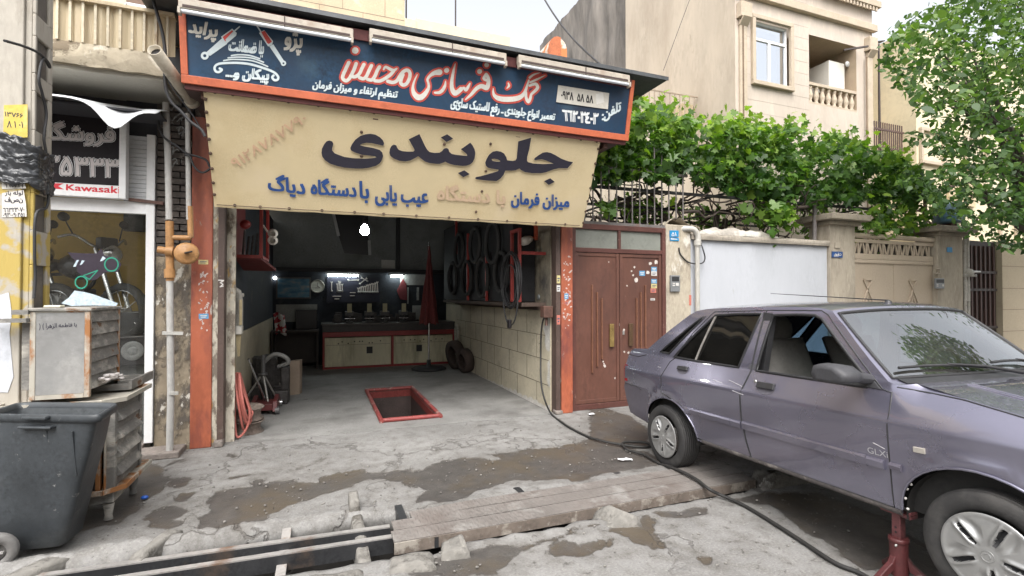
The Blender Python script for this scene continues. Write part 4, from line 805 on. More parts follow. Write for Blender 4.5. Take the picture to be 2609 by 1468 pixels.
# neighbour's flat roofed house behind the vine, with the little roof railing
nb = thing('courtyard_house', 'cream house behind the grapevine with a thin roof railing', 'house', (6, 10.3, 0))
m = MB(); m.box(3.0, AX0-.01, 10.26, 14, 0, 5.85); m.build('wall', SIDE, nb)
for x in (3.6, 5.6): window(nb, x, x+1.2, 1.2, 2.6, 10.25, False, True, .5, False)
m = MB()
for i in range(11): m.cyl((7.45+i*.155, 10.24, 5.8), (7.45+i*.155, 10.24, 6.62), .014, n=6)
m.beam((7.4, 10.24, 6.62), (9.1, 10.24, 6.64), .03, .03); m.build('roof_railing', mat('tan railing', (.30, .24, .18), .6), nb)
m = MB(); m.box(8.75, 9.1, 10.4, 10.9, 5.86, 6.5); m.build('stair_wall', YEL, nb)
# house behind the workshop, seen over the sign
BRK = mat('tan brick facing', (.50, .41, .28), .8, .1, 2.0, .15, 25, col2=(.40, .30, .20), cscale=1.5, cthr=(.55, .7), col3=(.58, .50, .36), thr3=(.56, .62), s3=2.5)
h4 = thing('brick_house', 'tan stone-clad house rising behind the blue sign board', 'house', (-1, 12, 0))
m = MB(); m.box(-9, 1.87, 12.0, 16, 0, 10.5); m.build('tall_wall', BRK, h4)
m = MB(); m.box(1.871, 2.14, 12.0, 16, 0, 8.17); m.box(2.141, 4.56, 12.1, 16, 0, 8.18); m.box(2.141, 4.6, 12.04, 12.099, 8.0, 8.24); m.build('parapet_wall', YEL2, h4)
m = MB()
for z, xo in ((6.6, 0), (7.1, .5), (7.6, .2), (8.1, .7), (8.6, .1)):
    m.box(-9, 1.865, 11.997, 12.01, z, z+.012)
    x = -8.8+xo
    while x < 1.8: m.box(x, x+.012, 11.997, 12.01, z+.014, z+.498); x += .95
m.build('joints', mat('dark joint', (.24, .20, .15), .9), h4)
window(h4, -.3, .5, 7.3, 8.1, 11.99, False, True, .5, False); window(h4, .98, 1.52, 8.22, 9.2, 11.99, False, True, .5, False)
for x, y in ((1.92, 12.1), (3.2, 12.3)): m = MB(); m.cyl((x, y, 8.18), (x, y, 9.5), .02, n=6); m.build('roof_pipe', IRON, h4)
# rusty vent cowl standing above the canopy, and the cable that runs down to it
vc = thing('roof_cowl', 'rusty orange and white metal cowl sticking up behind the sign roof', 'roof vent', (4.05, 8.2, 4.3))
c0 = at(1385, 150, Y=8.2); c1 = at(1432, 150, Y=8.2); zt = float(at(1400, 107, Y=8.2)[2])
m = MB(); xs = np.linspace(0, 1, 2); rr = (c1[0]-c0[0])/2; n = 12
arch = [(c0[0], 5.2)]+[(c0[0]+rr-rr*math.cos(PI*i/n), zt-.22+.22*math.sin(PI*i/n)) for i in range(n+1)]+[(c1[0], 5.2)]
m.prism([(x, 8.0, z) for x, z in arch], (0, .6, 0)); m.build('hood', mat('rusty white cowl', (.60, .56, .50), .6, .1, 3, .2, 30, col2=(.50, .17, .05), cscale=2.2, cthr=(.46, .54)), vc)
m = MB(); m.prism([(x, 7.97, z) for x, z in arch[:9]]+[(arch[8][0]-.03, 7.97, 5.2)], (0, .025, 0)); m.build('front_rim', mat('rust orange', (.45, .13, .05), .7, .2, 5), vc)
m = MB(); m.box(c0[0]+.05, c1[0]-.05, 8.1, 8.5, 4.3, 5.21); m.build('duct', IRON, vc)
wrm = mat('black cable', (.03, .03, .032), .6, .2)
m = MB(); a = at(1355, -60, Y=7.5); b = at(1530, 165, Y=5.0); m.tube([a*(1-t)+b*t-np.array([0, 0, .15*math.sin(PI*t)]) for t in np.linspace(0, 1, 14)], .012, 6); single('overhead_cable', m, wrm, 'black overhead cable dropping to the canopy edge in front of the grey wall', 'cable')
m = MB(); a = at(1768, -30, Y=8.95); b = at(1690, 180, Y=8.95); m.tube([a*(1-t)+b*t for t in np.linspace(0, 1, 8)], .006, 5); single('overhead_cable', m, wrm, 'very thin cable across the cream side wall of the apartment house', 'cable')
m = MB(); a = at(1618, 248, Y=5.6); b = at(1700, 330, Y=6.6); m.tube([a*(1-t)+b*t for t in np.linspace(0, 1, 8)], .009, 5); single('overhead_cable', m, wrm, 'dark cable running from the sign end into the grapevine', 'cable')
tk = thing('water_tank', 'blue water tank on a rusty frame behind the far pillar', 'water tank', (12.3, 7.5, 0))
p = at(2415, 545, Y=7.5); m = MB(); m.lathe([(.001, 0), (.30, 0), (.31, .05), (.31, .45), (.28, .5), (.001, .52)], (p[0], 7.5, p[2]-.25), (0, 0, 1), 18); m.build('drum', mat('tank blue', (.03, .07, .10), .4, .15), tk)
m = MB()
a = at(2357, 500, Y=7.5); b = at(2357, 590, Y=7.5); m.beam(a, (a[0], 7.5, 2.0), .06, .06); m.beam(at(2357, 500, Y=7.5), at(2440, 470, Y=7.5), .05, .05); m.beam(at(2280, 525, Y=7.5), at(2410, 552, Y=7.5), .04, .04); m.beam(at(2360, 560, Y=7.5), at(2335, 588, Y=7.5), .035, .035); m.beam(at(2360, 560, Y=7.5), at(2395, 588, Y=7.5), .035, .035); m.beam((p[0], 7.5, p[2]-.26), (p[0], 7.5, 1.5), .3, .3); m.build('stand', mat('rust frame', (.08, .04, .03), .7), tk)
# ================================================================ LEFT: motorcycle shop, balcony, gas pipes, concrete pole
ls = thing('motorcycle_shop', 'shop front with a white frame and a big window left of the orange pillar', 'shop', (-2.6, FY, 0))
LX = -1.49
m = MB(); m.box(-1.565, LX-.005, FY-.02, FY+.06, .10, 3.07); m.box(-6.5, -1.566, FY-.01, FY+.06, 2.30, 2.42); m.build('window_frame', WFR, ls, .004)
m = MB(); m.box(-6.5, -1.566, FY+.02, FY+.03, .1, 2.299); m.build('pane', gmat('shop pane', (.94, .95, .94), 1.45, .01, .02), ls)
m = MB(); m.box(-6.5, -1.566, FY-.05, FY+.2, 0, .098); m.box(-1.62, -1.22, FY-.28, FY-.0, 0, .06); m.build('doorstep', mat('stained concrete', (.22, .19, .17), .9, .25, 8, .5), ls, .01)
sh = MB()
for i in range(15): z = 2.43+i*.042; sh.box(-1.745, -1.57, FY+.02+.004*(i % 2), FY+.04, z, z+.038)
sh.build('roller_shutter', mat('white shutter', (.52, .53, .54), .5, .08, 4, .1, 40, col2=(.36, .35, .34), cscale=4, cthr=(.55, .75)), ls)
m = MB(); m.box(-1.75, LX, FY+.05, FY+.3, 2.43, 3.6); m.box(-6.5, -1.2, FY+.07, FY+.3, 3.07, 4.0); m.build('shop_lintel', mat('black soffit', (.03, .03, .035), .8), ls)
m = MB(); m.box(-6.5, LX+.0, 7.4, 7.5, 0, 3.4); m.build('rear_wall', mat('yellow shop wall', (.72, .50, .14), .7, .1, 1.5, .05, 20, col2=(.36, .24, .07), cscale=2, cthr=(.5, .8)), ls)
m = MB(); m.box(LX-.02, LX+.1, FY+.07, 9.0, 0, 3.4); m.build('side_wall', mat('dim grey wall', (.55, .53, .48), .8), ls)
m = MB(); m.box(-6.5, LX, FY+.07, 9.0, 3.0, 3.1); m.build('ceiling', mat('shop ceiling', (.8, .8, .77), .8), ls)
m = MB(); m.box(-6.5, LX, FY+.2, 9.0, -.02, .05); m.build('shop_floor', mat('dark shop floor', (.06, .058, .055), .4), ls)
m = MB(); m.box(-6.5, -1.52, 6.25, 7.39, .06, 1.02); m.box(-2.22, -2.02, 7.3, 7.39, 2.3, 2.75); m.build('shelf', mat('shelf grey', (.10, .10, .10), .6), ls)
# small sign-board in front of it
bd = thing('sign_board', 'black sign board with white Persian lettering and a red word below it', 'sign board', (-2.3, 5.66, 2.42))
m = MB(); m.box(-4.2, -1.76, 5.665, 5.69, 2.47, 3.20); m.build('board_panel', mat('black brown panel', (.012, .009, .011), .55, .25, 2, .03, spec=.2), bd)
m = MB(); m.box(-1.755, -1.70, 5.64, 5.72, 2.42, 3.20); m.box(-4.2, -1.756, 5.64, 5.72, 2.42, 2.468); m.box(-4.2, -1.756, 5.645, 5.72, 3.2, 3.26); m.build('board_frame', WFR, bd, .004)
bp = lambda u, v: at(u, v, Y=5.66)
m = MB(); paint(m, [orient(np.array(px('a1', (340, 1345), (908, 1375), (910, 1435), (340, 1425))), 1)], lambda u, v: at(u, v, Y=5.6625)); m.build('white_band', mat('white vinyl', (.72, .72, .72), .4, .05), bd)
RDV = mat('red vinyl', (.55, .015, .03), .4, .08)
GRYV = mat('silver vinyl', (.46, .42, .41), .4, .08); BLKV = mat('black vinyl', (.012, .01, .012), .4, .1)
for t, qd in (('فروشگاه', [(98, 306), (291, 318), (291, 374), (94, 366)]), ('۹۲۵۳۳۳', [(88, 394), (303, 408), (299, 452), (88, 444)])):
    cs = text_px(t, qd, 3.0); cs0 = text_px(t, qd, 8.5); cs1 = text_px(t, qd, 6.0)
    m = MB(); paint(m, cs0, lambda u, v: at(u, v, Y=5.6635)); m.build('lettering_edge', mat('white vinyl', (.72, .72, .72), .4, .05), bd)
    m = MB(); paint(m, cs1, lambda u, v: at(u, v, Y=5.662)); m.build('lettering_gap', BLKV, bd)
    m = MB(); paint(m, cs, lambda u, v: at(u, v, Y=5.6605)); m.build('lettering', GRYV, bd)
m = MB(); paint(m, text_px('Kawasaki', pz('a1', [(490, 1362), (886, 1378), (884, 1430), (488, 1405)]), 1.6), lambda u, v: at(u, v, Y=5.6605)); m.build('red_lettering', RDV, bd)
m = MB(); paint(m, [orient(np.array(px('a1', (345, 1378), (375, 1352), (470, 1355), (430, 1375), (475, 1400), (400, 1393), (370, 1398))), 1)], lambda u, v: at(u, v, Y=5.6605)); m.build('logo', RDV, bd)
m = MB(); m.beam((-1.70, FY-.02, 2.43), (-1.42, FY-.03, 2.41), .03, .03); m.build('bracket', mat('rust bar', (.12, .06, .045), .7, .3), bd)
# motorcycles behind the glass
def motorbike(x, y, rz, label, paintm):
    t = thing('motorcycle', label, 'motorcycle', (0, 0, 0)); blk = mat('bike black', (.02, .02, .022), .35, .2); chr_ = mat('bike chrome', (.55, .55, .55), .2, .1, metal=.9); rub = mat('bike rubber', (.025, .025, .025), .8)
    for xx in (0, 1.28):
        m = MB(); m.lathe([(.24, -.04), (.29, -.045), (.31, 0), (.29, .045), (.24, .04), (.24, -.04)], (xx, 0, .31), (0, 1, 0), 28); w = m.build('wheel', rub, t)
        m = MB(); m.lathe([(.225, -.02), (.24, -.02), (.24, .02), (.225, .02), (.225, -.02)], (xx, 0, .31), (0, 1, 0), 24); m.cyl((xx, -.05, .31), (xx, .05, .31), .05, n=12)
        for k in range(10): a = k*PI/5; m.cyl((xx, 0, .31), (xx+.23*math.cos(a), 0, .31+.23*math.sin(a)), .005, n=4)
        m.build('rim', chr_, w)
    m = MB()
    for s in (-.08, .08): m.cyl((1.28, s, .31), (1.02, s, .98), .022, n=8)
    m.build('fork', chr_, t)
    m = MB(); m.tube(curve([(.9, -.36, 1.07), (.98, -.26, 1.10), (1.03, -.1, 1.0), (1.03, .1, 1.0), (.98, .26, 1.10), (.9, .36, 1.07)], 4), .014, 8); m.build('handlebar', chr_, t)
    m = MB(); m.ball((1.14, 0, .92), .1, 14, 8, (.8, 1, 1)); m.build('headlight', chr_, t)
    m = MB(); m.box(1.02, 1.12, -.09, .09, .98, 1.1); m.build('gauge', blk, t, .02)
    m = MB(); m.ball((.74, 0, .80), .26, 16, 10, (1.1, .55, .55)); m.build('tank', paintm, t)
    m = MB(); m.grid(lambda s, q: np.array([.5-.62*s, (q-.5)*.26*(1-.2*s), .80+.05*math.sin(PI*s)-.03*(2*q-1)**2+.04*s]), 12, 6); m.build('seat', blk, t, 0, None, .08)
    m = MB(); m.box(.42, .78, -.14, .14, .28, .56); m.lathe([(.1, -.17), (.13, -.15), (.13, .15), (.1, .17)], (.55, 0, .40), (0, 1, 0), 16); m.build('engine', mat('engine grey', (.14, .14, .14), .5, .2, metal=.5), t, .02)
    m = MB(); m.tube([(0, .06, .31), (.5, .06, .34), (.9, 0, .62), (1.03, 0, .95)], .02, 6); m.tube([(0, -.06, .31), (.1, -.1, .7), (.6, 0, .72), (1.0, 0, .9)], .02, 6); m.build('frame', blk, t)
    m = MB(); m.tube([(.75, -.15, .3), (.3, -.18, .27), (-.2, -.2, .36)], [.02, .03, .045], 8); m.build('exhaust', chr_, t)
    for s in (-1, 1): m = MB(); m.tube([(.95, s*.24, 1.09), (.92, s*.3, 1.24)], .007, 5); m.ball((.92, s*.32, 1.28), .06, 10, 6, (.3, 1, .8)); m.build('mirror', blk, t)
    t.location = (x, y, 1.03); t.rotation_euler = (0, 0, rz); return t
motorbike(-3.02, 7.05, R(-32), 'dark motorcycle facing the shop window on the right, headlight towards the street', mat('bike dark paint', (.03, .03, .035), .25, .2))
motorbike(-3.75, 7.1, R(-24), 'motorcycle with a brown seat standing deeper to the left behind the shop window', mat('bike olive paint', (.10, .085, .06), .3, .2))
m = MB(); p = at(*px('a2', (890, 1190)), Y=6.15); m.box(p[0]-.28, p[0]+.12, 6.15, 6.5, p[2]-.12, p[2]+.18); o = tag(m.build('speaker_box', BLKV, None, .01, 'base'), 'black loudspeaker box low down behind the shop window', 'speaker'); m = MB(); m.lathe([(.045, 0), (.09, .012), (.1, .0)], (p[0]-.0, 6.149, p[2]+.03), (0, -1, 0), 20); m.lathe([(.0001, .004), (.035, .006), (.045, 0)], (p[0], 6.149, p[2]+.03), (0, -1, 0), 16); m.build('cone', mat('speaker cone', (.16, .16, .16), .5), o)
m = MB(); p = at(*px('a2', (890, 1000)), Y=6.3); m.box(p[0]-.3, p[0]+.1, 6.3, 6.7, .06, p[2]+.14); m.box(p[0]-.26, p[0]+.02, 6.29, 6.2999, p[2]-.02, p[2]+.05); single('parts_crate', m, mat('dark crate', (.03, .032, .035), .6, .3, 12), 'dark stacked spare parts crate behind the shop window', 'crate')
# decal on the glass
gp_ = lambda u, v: at(u, v, Y=FY+.017)
de = thing('window_decal', 'sticker of a dark racing motorcycle with green rings on the shop window', 'sticker', at(*px('a2', (640, 700)), Y=FY+.017))
m = MB(); paint(m, [orient(np.array(px('a2', (450, 508), (560, 515), (650, 515), (680, 480), (700, 530), (790, 545), (815, 590), (790, 640), (700, 645), (650, 690), (590, 700), (520, 640), (500, 560))), 1)], gp_); m.build('shape', mat('plum decal', (.035, .025, .04), .4), de)
m = MB(); ff = ZM['a2'][2]
for cx_, cy_, r_ in ((748, 590, 45), (545, 710, 40)): paint(m, stroke(px('a2', *[(cx_+r_*math.cos(a*PI/12), cy_+r_*1.0*math.sin(a*PI/12)) for a in range(25)]), 9/ff), lambda u, v: at(u, v, Y=FY+.0155))
paint(m, stroke(px('a2', (560, 665), (655, 630), (600, 690), (560, 665)), 7/ff), lambda u, v: at(u, v, Y=FY+.0155)); m.build('green_ring', mat('decal green', (.03, .30, .20), .4), de)
for P in ([(490, 605), (515, 560), (530, 560), (508, 605)], [(535, 595), (550, 562), (568, 565), (550, 590)], [(670, 570), (690, 535), (710, 548), (690, 565)], [(410, 850), (460, 815), (500, 765), (570, 775), (640, 795), (720, 825), (790, 850), (780, 868), (620, 865), (480, 868)]): m = MB(); paint(m, [orient(np.array(px('a2', *P)), 1)], lambda u, v: at(u, v, Y=FY+.0148)); m.build('white_flash', mat('decal ice blue', (.55, .66, .74), .4, .15, 20), de)
# white awning sheet curling down under the balcony
def awf(s, t):
    x = -4.2+2.86*s; k = max(0, (x+1.95)/.6); y = 5.12+.42*t
    z0 = 3.215-.01*s; drop = (.06+.0*s)*(1-t)
    curl = .19*math.exp(-((x+1.63)/.13)**2)*(1-t)**1.2+.05*k*(1-t)
    return np.array([x, y, z0+.05*t-drop*(1-t)-curl+.012*nz3(x, t, 0, 3)])
m = MB(); m.grid(awf, 70, 12); single('awning_sheet', m, mat('white sheet metal', (.74, .76, .78), .4, .05, 2, .05, 20), 'bent white metal sheet curling down under the balcony over the black sign', 'awning', None, 0, .006)
m = MB(); m.box(-4.2, -1.35, 5.3, 5.64, 3.15, 3.165); single('awning_soffit', m, mat('black soffit', (.03, .03, .035), .8), 'black underside board behind the bent white sheet', 'soffit')
# balcony with corrugated cladding
bc = thing('balcony', 'old concrete balcony clad in ribbed cream sheet, above the motorcycle shop', 'balcony', (-3, 5.15, 3.42))
CLAD = mat('aged cream sheet', (.55, .46, .31), .6, .1, 2, .1, 30, col2=(.38, .28, .17), cscale=2.5, cthr=(.5, .68), streak=5)
m = MB(); n = 150
m.grid(lambda s, t: np.array([-6.5+5.3*s, 5.14+(.018 if int(s*n) % 4 < 2 else 0), 3.62+.34*t]), n, 1, False); m.build('cladding', CLAD, bc, 0, None, .004)
m = MB(); m.box(-6.5, -1.2, 5.10, 5.2, 3.961, 3.99); m.build('rail_top', CLAD, bc)
m = MB(); x = -6.45
while x < -1.2: m.box(x, x+.018, 5.118, 5.132, 3.62, 3.96); x += .085
m.build('ribs', mat('pale rib', (.62, .55, .41), .6, .15, 4, .1, col2=(.36, .26, .15), cscale=5, cthr=(.55, .7)), bc)
m = MB(); m.grid(lambda s, t: np.array([-6.5+5.22*s, 5.13-.015*math.sin(PI*t)+.012*nz3(s*20, t*3, 0, 2), 3.43+.19*t+(.015*nz3(s*30, 2, 0, 1.3) if t == 0 else 0)]), 120, 6); m.box(-6.5, -1.29, 5.16, 5.80, 3.435, 3.61); m.build('slab_edge', mat('crumbling slab edge', (.46, .40, .30), .9, .15, 3, .6, 25, col2=(.20, .16, .11), cscale=3.2, cthr=(.54, .6), col3=(.62, .57, .47), thr3=(.55, .6), s3=5), bc)
m = MB(); m.box(-6.5, -1.30, 5.17, 5.82, 3.40, 3.434); m.build('soffit', mat('grey soffit', (.36, .34, .29), .85, .06, 1.5, .05), bc)
m = MB(); m.box(-6.5, -1.25, 7.2, 7.3, 3.6, 9.5); m.box(-1.45, -1.25, 5.85, 7.2, 3.61, 4.3); m.build('upper_wall', YEL2, bc)
m = MB()
p0, p1 = at(322, 25, Y=7.15), at(400, 40, Y=7.15); m.beam(p0, p1, .03, .03); m.beam(at(322, 10, Y=7.15), at(430, 30, Y=7.15), .03, .03); m.beam(p0, at(322, 10, Y=7.15), .03, .03)
for q in range(6): u = 325+q*18; m.beam(at(u, 13+q*3, Y=7.15), at(u+(12 if q % 2 else 2), 28+q*3, Y=7.15), .025, .02)
m.build('window_grille', WFR, bc)
m = MB(); a = at(322, -30, Y=7.19); b = at(430, 38, Y=7.19); m.box(a[0], b[0], 7.185, 7.199, b[2], a[2]); m.build('window_shade', mat('brown blind', (.16, .10, .07), .7, .2, 8), bc)
# pier with gas pipes between the shops
pr = thing('brick_pier', 'crumbling dark masonry pier carrying the gas pipes between the two shops', 'pier', (-1.34, FY, 0))
m = MB(); PIER = mat('crumbling pier', (.26, .215, .155), .95, .2, 3, 1.0, 25, col2=(.10, .085, .07), cscale=3.5, cthr=(.47, .55), col3=(.56, .53, .47), thr3=(.58, .62), s3=8, streak=1.6)
m.grid(lambda s, t: np.array([-1.488+.296*s, FY+.01-.02*abs(nz3(s*3, t*16, 0, 1.5)), 1.9*t]), 10, 60); m.build('rendered_face', PIER, pr)
m = MB(); z = 1.9; k = 0
while z < 3.35:
    x = -1.488+(-.1 if k % 2 else 0)
    while x < -1.19: x0 = max(x, -1.488); x1 = min(x+.2, -1.192); m.box(x0, x1-.012, FY+.0+.02*random.random(), FY+.1, z, z+.052); x += .2
    z += .065; k += 1
m.build('brickwork', mat('sooty brick', (.10, .085, .075), .95, .4, 6, .5, 30, col2=(.34, .32, .29), cscale=7, cthr=(.62, .68)), pr)
m = MB(); m.box(-1.49, -1.19, FY+.05, FY+.3, 0, 3.4); m.build('core', mat('black soffit', (.03, .03, .035), .8), pr)
gs = thing('gas_pipes', 'grey gas pipes with an orange-brown round regulator on the crumbling pier', 'gas pipes', (-1.32, 5.55, 0))
PIP = mat('old grey pipe', (.45, .44, .42), .5, .15, 3, .15, 40, col2=(.28, .20, .13), cscale=5, cthr=(.56, .66), streak=2); OCH = mat('ochre pipe paint', (.42, .22, .085), .5, .2, 5, .15, 40, col2=(.20, .11, .06), cscale=6, cthr=(.55, .7))
def pxt(k, Yp, *pts): return [at(*q, Y=Yp) for q in px(k, *pts)]
m = MB(); m.tube(pxt('a2', 5.55, (1140, 700), (1147, 1449))+[np.array((-1.31, 5.55, .0))], .030, 10); m.tube([at(422, 262, Y=5.55), at(428, 400, Y=5.55), at(431, 560, Y=5.55)], .028, 10); m.tube([at(478, 290, Y=5.55), at(481, 560, Y=5.55)], .022, 10); m.build('pipe', PIP, gs)
m = MB(); m.tube(pxt('a2', 5.55, (1138, 300), (1140, 560), (1142, 700)), .034, 10); m.tube(pxt('a2', 5.55, (1140, 410), (1285, 412)), .025, 10); m.tube(pxt('a2', 5.55, (1275, 200), (1280, 410)), .026, 10); m.tube(pxt('a2', 5.55, (1060, 490), (1200, 512)), .034, 10); m.tube(pxt('a2', 5.53, (1115, 500), (1165, 505)), .05, 10); m.tube(pxt('a2', 5.54, (1138, 620), (1140, 680)), .045, 10); m.build('fittings', OCH, gs)
c = at(*px('a2', (1253, 515)), Y=5.5); m = MB(); m.lathe([(.0001, .03), (.016, .03), (.018, .012), (.08, .018), (.10, .0), (.104, -.015), (.10, -.03), (.06, -.06), (.0001, -.07)], c, (.2, -.97, .05), 28); m.build('regulator', OCH, gs)
m = MB(); m.tube([c+np.array((-.01, -.035, 0)), c+np.array((.055, -.05, .015))], .009, 6); m.build('regulator_key', mat('dark metal', (.05, .04, .035), .5, .2, metal=.6), gs)
m = MB(); m.beam(*pxt('a2', 5.52, (1090, 1050), (1230, 1052)), .02, .03); m.beam(at(432, 1003, Y=5.52), at(455, 1001, Y=5.52), .02, .03); m.build('pipe_clamp', mat('dull zinc', (.5, .49, .46), .5, .15, metal=.3), gs)
# fat vent pipe leaning out
vp = thing('vent_pipe', 'fat cream vent pipe slanting out from under the left end of the sign', 'vent pipe', (-1.0, 5.2, 3.2))
a = at(393, 127, Y=4.75); b = at(493, 264, Y=5.35); d = (a-b)/np.linalg.norm(a-b)
m = MB(); m.lathe([(.046, .0), (.052, .0), (.052, np.linalg.norm(a-b)), (.046, np.linalg.norm(a-b)), (.046, np.linalg.norm(a-b)-.35), (.001, np.linalg.norm(a-b)-.351)], b, d, 20); m.lathe([(.053, 0), (.060, 0), (.060, .05), (.053, .05)], b, d, 20); m.build('pipe', mat('cream pipe', (.50, .45, .36), .6, .15, 3, .15, 30, col2=(.30, .25, .19), cscale=3, cthr=(.5, .7)), vp)
m = MB(); m.lathe([(.0001, np.linalg.norm(a-b)-.04), (.0455, np.linalg.norm(a-b)-.04)], b, d, 20); m.build('bore_shade', BLKV, vp)  # black disc stands for the shade inside the pipe
# cables around the pier
def cab(lbl, r_, pts, n=6): m = MB(); m.tube(curve(pts, n), r_, 6); return single('loose_cable', m, wrm, lbl, 'cable', 'loose cables by the pier')
cab('black cable coming down past the left end of the sign frame', .014, [at(u, v, Y=5.0) for u, v in ((384, -20), (402, 40), (415, 90), (421, 140), (420, 190), (424, 232), (438, 262), (462, 285), (485, 310), (512, 330), (523, 348))])
cab('cable looping from the bent white sheet to the orange pillar', .011, [at(u, v, Y=5.5) for u, v in ((404, 300), (407, 330), (420, 352), (450, 372), (478, 392), (500, 398), (525, 408), (534, 425))])
cab('low hanging cable loop around the thin gas pipe', .010, [at(u, v, Y=5.48) for u, v in ((470, 395), (484, 400), (495, 425), (515, 440), (535, 430), (540, 415))])
cab('thin grey wire running beside the big vent pipe', .007, [at(u, v, Y=5.2) for u, v in ((416, 180), (440, 225), (470, 265), (495, 300), (515, 335))])
m = MB()
for k in range(26):
    u, v = 445+random.uniform(-12, 45), random.uniform(262, 420); p = at(u, v, Y=5.62); q = p+np.array([random.uniform(-.08, .08), random.uniform(-.03, .03), random.uniform(-.06, .08)]); m.tube(curve([p, (p+q)/2+np.array([.02, -.02, .03]), q], 3), .006, 4)
single('wire_tangle', m, mat('grey wire', (.22, .22, .21), .6, .4, 20), 'tangle of short wires in front of the sooty brick pier', 'wires')

# ---------------------------------------------------------------- the concrete pole
PXR, PXL, PYF = -1.775, -2.02, 4.2
po = thing('concrete_pole', 'concrete utility pole with oval recesses, partly painted yellow', 'utility pole', (-1.83, 4.2, 0))
POLE = mat('pole concrete', (.40, .37, .32), .9, .1, 2.5, .35, 30, col2=(.25, .22, .18), cscale=3, cthr=(.55, .7), streak=3)
def pole_mat():
    m = POLE.copy(); m.name = 'pole concrete yellow'; nt = m.node_tree; N = nt.nodes; L = nt.links; p = N['Principled BSDF']; src = p.inputs['Base Color'].links[0].from_socket
    g = N.new('ShaderNodeNewGeometry'); s = N.new('ShaderNodeSeparateXYZ'); L.new(g.outputs['Position'], s.inputs[0])
    n = N.new('ShaderNodeTexNoise'); n.inputs['Scale'].default_value = 5; n.inputs['Detail'].default_value = 8; tc = N.new('ShaderNodeTexCoord'); L.new(tc.outputs['Object'], n.inputs['Vector'])
    a = N.new('ShaderNodeMath'); a.operation = 'MULTIPLY_ADD'; a.inputs[1].default_value = .55; L.new(n.outputs[0], a.inputs[0]); L.new(s.outputs['Z'], a.inputs[2])
    r = N.new('ShaderNodeMapRange'); r.inputs[1].default_value = 2.62; r.inputs[2].default_value = 2.54; L.new(a.outputs[0], r.inputs[0])
    r2 = N.new('ShaderNodeMapRange'); r2.inputs[1].default_value = 1.50; r2.inputs[2].default_value = 1.62; L.new(a.outputs[0], r2.inputs[0])
    n2 = N.new('ShaderNodeTexNoise'); n2.inputs['Scale'].default_value = 7; n2.inputs['Detail'].default_value = 9; L.new(tc.outputs['Object'], n2.inputs['Vector'])
    r3 = N.new('ShaderNodeMapRange'); r3.inputs[1].default_value = .58; r3.inputs[2].default_value = .50; L.new(n2.outputs[0], r3.inputs[0])
    k = N.new('ShaderNodeMath'); k.operation = 'MULTIPLY'; L.new(r.outputs[0], k.inputs[0]); L.new(r2.outputs[0], k.inputs[1]); k2 = N.new('ShaderNodeMath'); k2.operation = 'MULTIPLY'; L.new(k.outputs[0], k2.inputs[0]); L.new(r3.outputs[0], k2.inputs[1])
    x = N.new('ShaderNodeMix'); x.data_type = 'RGBA'; L.new(src, x.inputs[6]); x.inputs[7].default_value = (.40, .30, .085, 1); L.new(k2.outputs[0], x.inputs[0]); L.new(x.outputs[2], p.inputs['Base Color']); return m
m = MB(); m.box(PXL, PXR-.055, PYF, PYF+.25, 0, 6.5)
# lattice side: flange on the right with deep oval recesses
prof = [(0, 6.5)]
m.box(PXR-.0549, PXR-.02, PYF+.02, PYF+.25, 0, 6.5)
hz = [(.3, .6), (.85, 1.15), (1.42, 1.72), (1.95, 2.2), (2.62, 2.88), (3.0, 3.25), (3.4, 3.7), (3.85, 4.15)]
zz = 0
for a, b in hz: m.box(PXR-.02, PXR, PYF+.02, PYF+.25, zz, a); zz = b
m.box(PXR-.02, PXR, PYF+.02, PYF+.25, zz, 6.5)
for a, b in hz:
    m.box(PXR-.02, PXR, PYF+.02, PYF+.045, a, b); m.box(PXR-.02, PXR, PYF+.2, PYF+.25, a, b)
m.build('shaft', pole_mat(), po, .006)
for a, b in hz: m = MB(); m.box(PXR-.0198, PXR-.0185, PYF+.047, PYF+.198, a+.001, b-.001); m.build('recess', mat('recess floor dark', (.13, .115, .10), .95, .2, 5, .3), po)  # recess floors set darker than the shaft
# black plastic wrapped round it
def wrapf(s, t):
    a = 2*PI*s; cx_, cy_ = (PXL+PXR)/2, PYF+.125; rx, ry = .148, .148; ca, sa = math.cos(a), math.sin(a)
    k = 1/((abs(ca)**4+abs(sa)**4)**.25); q = t*5+.9*nz3(ca*1.2, sa*1.2, 3, 1)+.5*ca
    rid = abs(2*(q-math.floor(q))-1); f = nz3(ca*3, sa*3, t*6+1.3*ca, 1.4)+.6*nz3(ca*7, sa*7, t*14, 1.5)
    w = 1+.045*rid+.09*f; z = 2.245+.31*t
    return np.array([cx_+rx*k*ca*w, cy_+ry*k*sa*w, z+.03*nz3(ca, sa, t*2, 1.5)-.045*ca*(.4+t)+.02*f])
m = MB(); m.grid(wrapf, 90, 60); single('plastic_wrap', m, mat('black plastic film', (.032, .034, .038), .30, .3, 8, .3, 30, spec=.6), 'crumpled black plastic film wrapped around the concrete pole', 'plastic wrap', None, 0, .008)
def poster(name, pts, mt, label, txts=()):
    P = [at(*q, Y=PYF-.004) for q in pts]; o = tag(MB().prism(P, (0, .003, 0)).build(name, mt, None, 0, 'base'), label, 'poster')
    for t, qd, b in txts: mb = MB(); paint(mb, text_px(t, qd, b), lambda u, v: at(u, v, Y=PYF-.0052)); mb.build('lettering', INK, o)
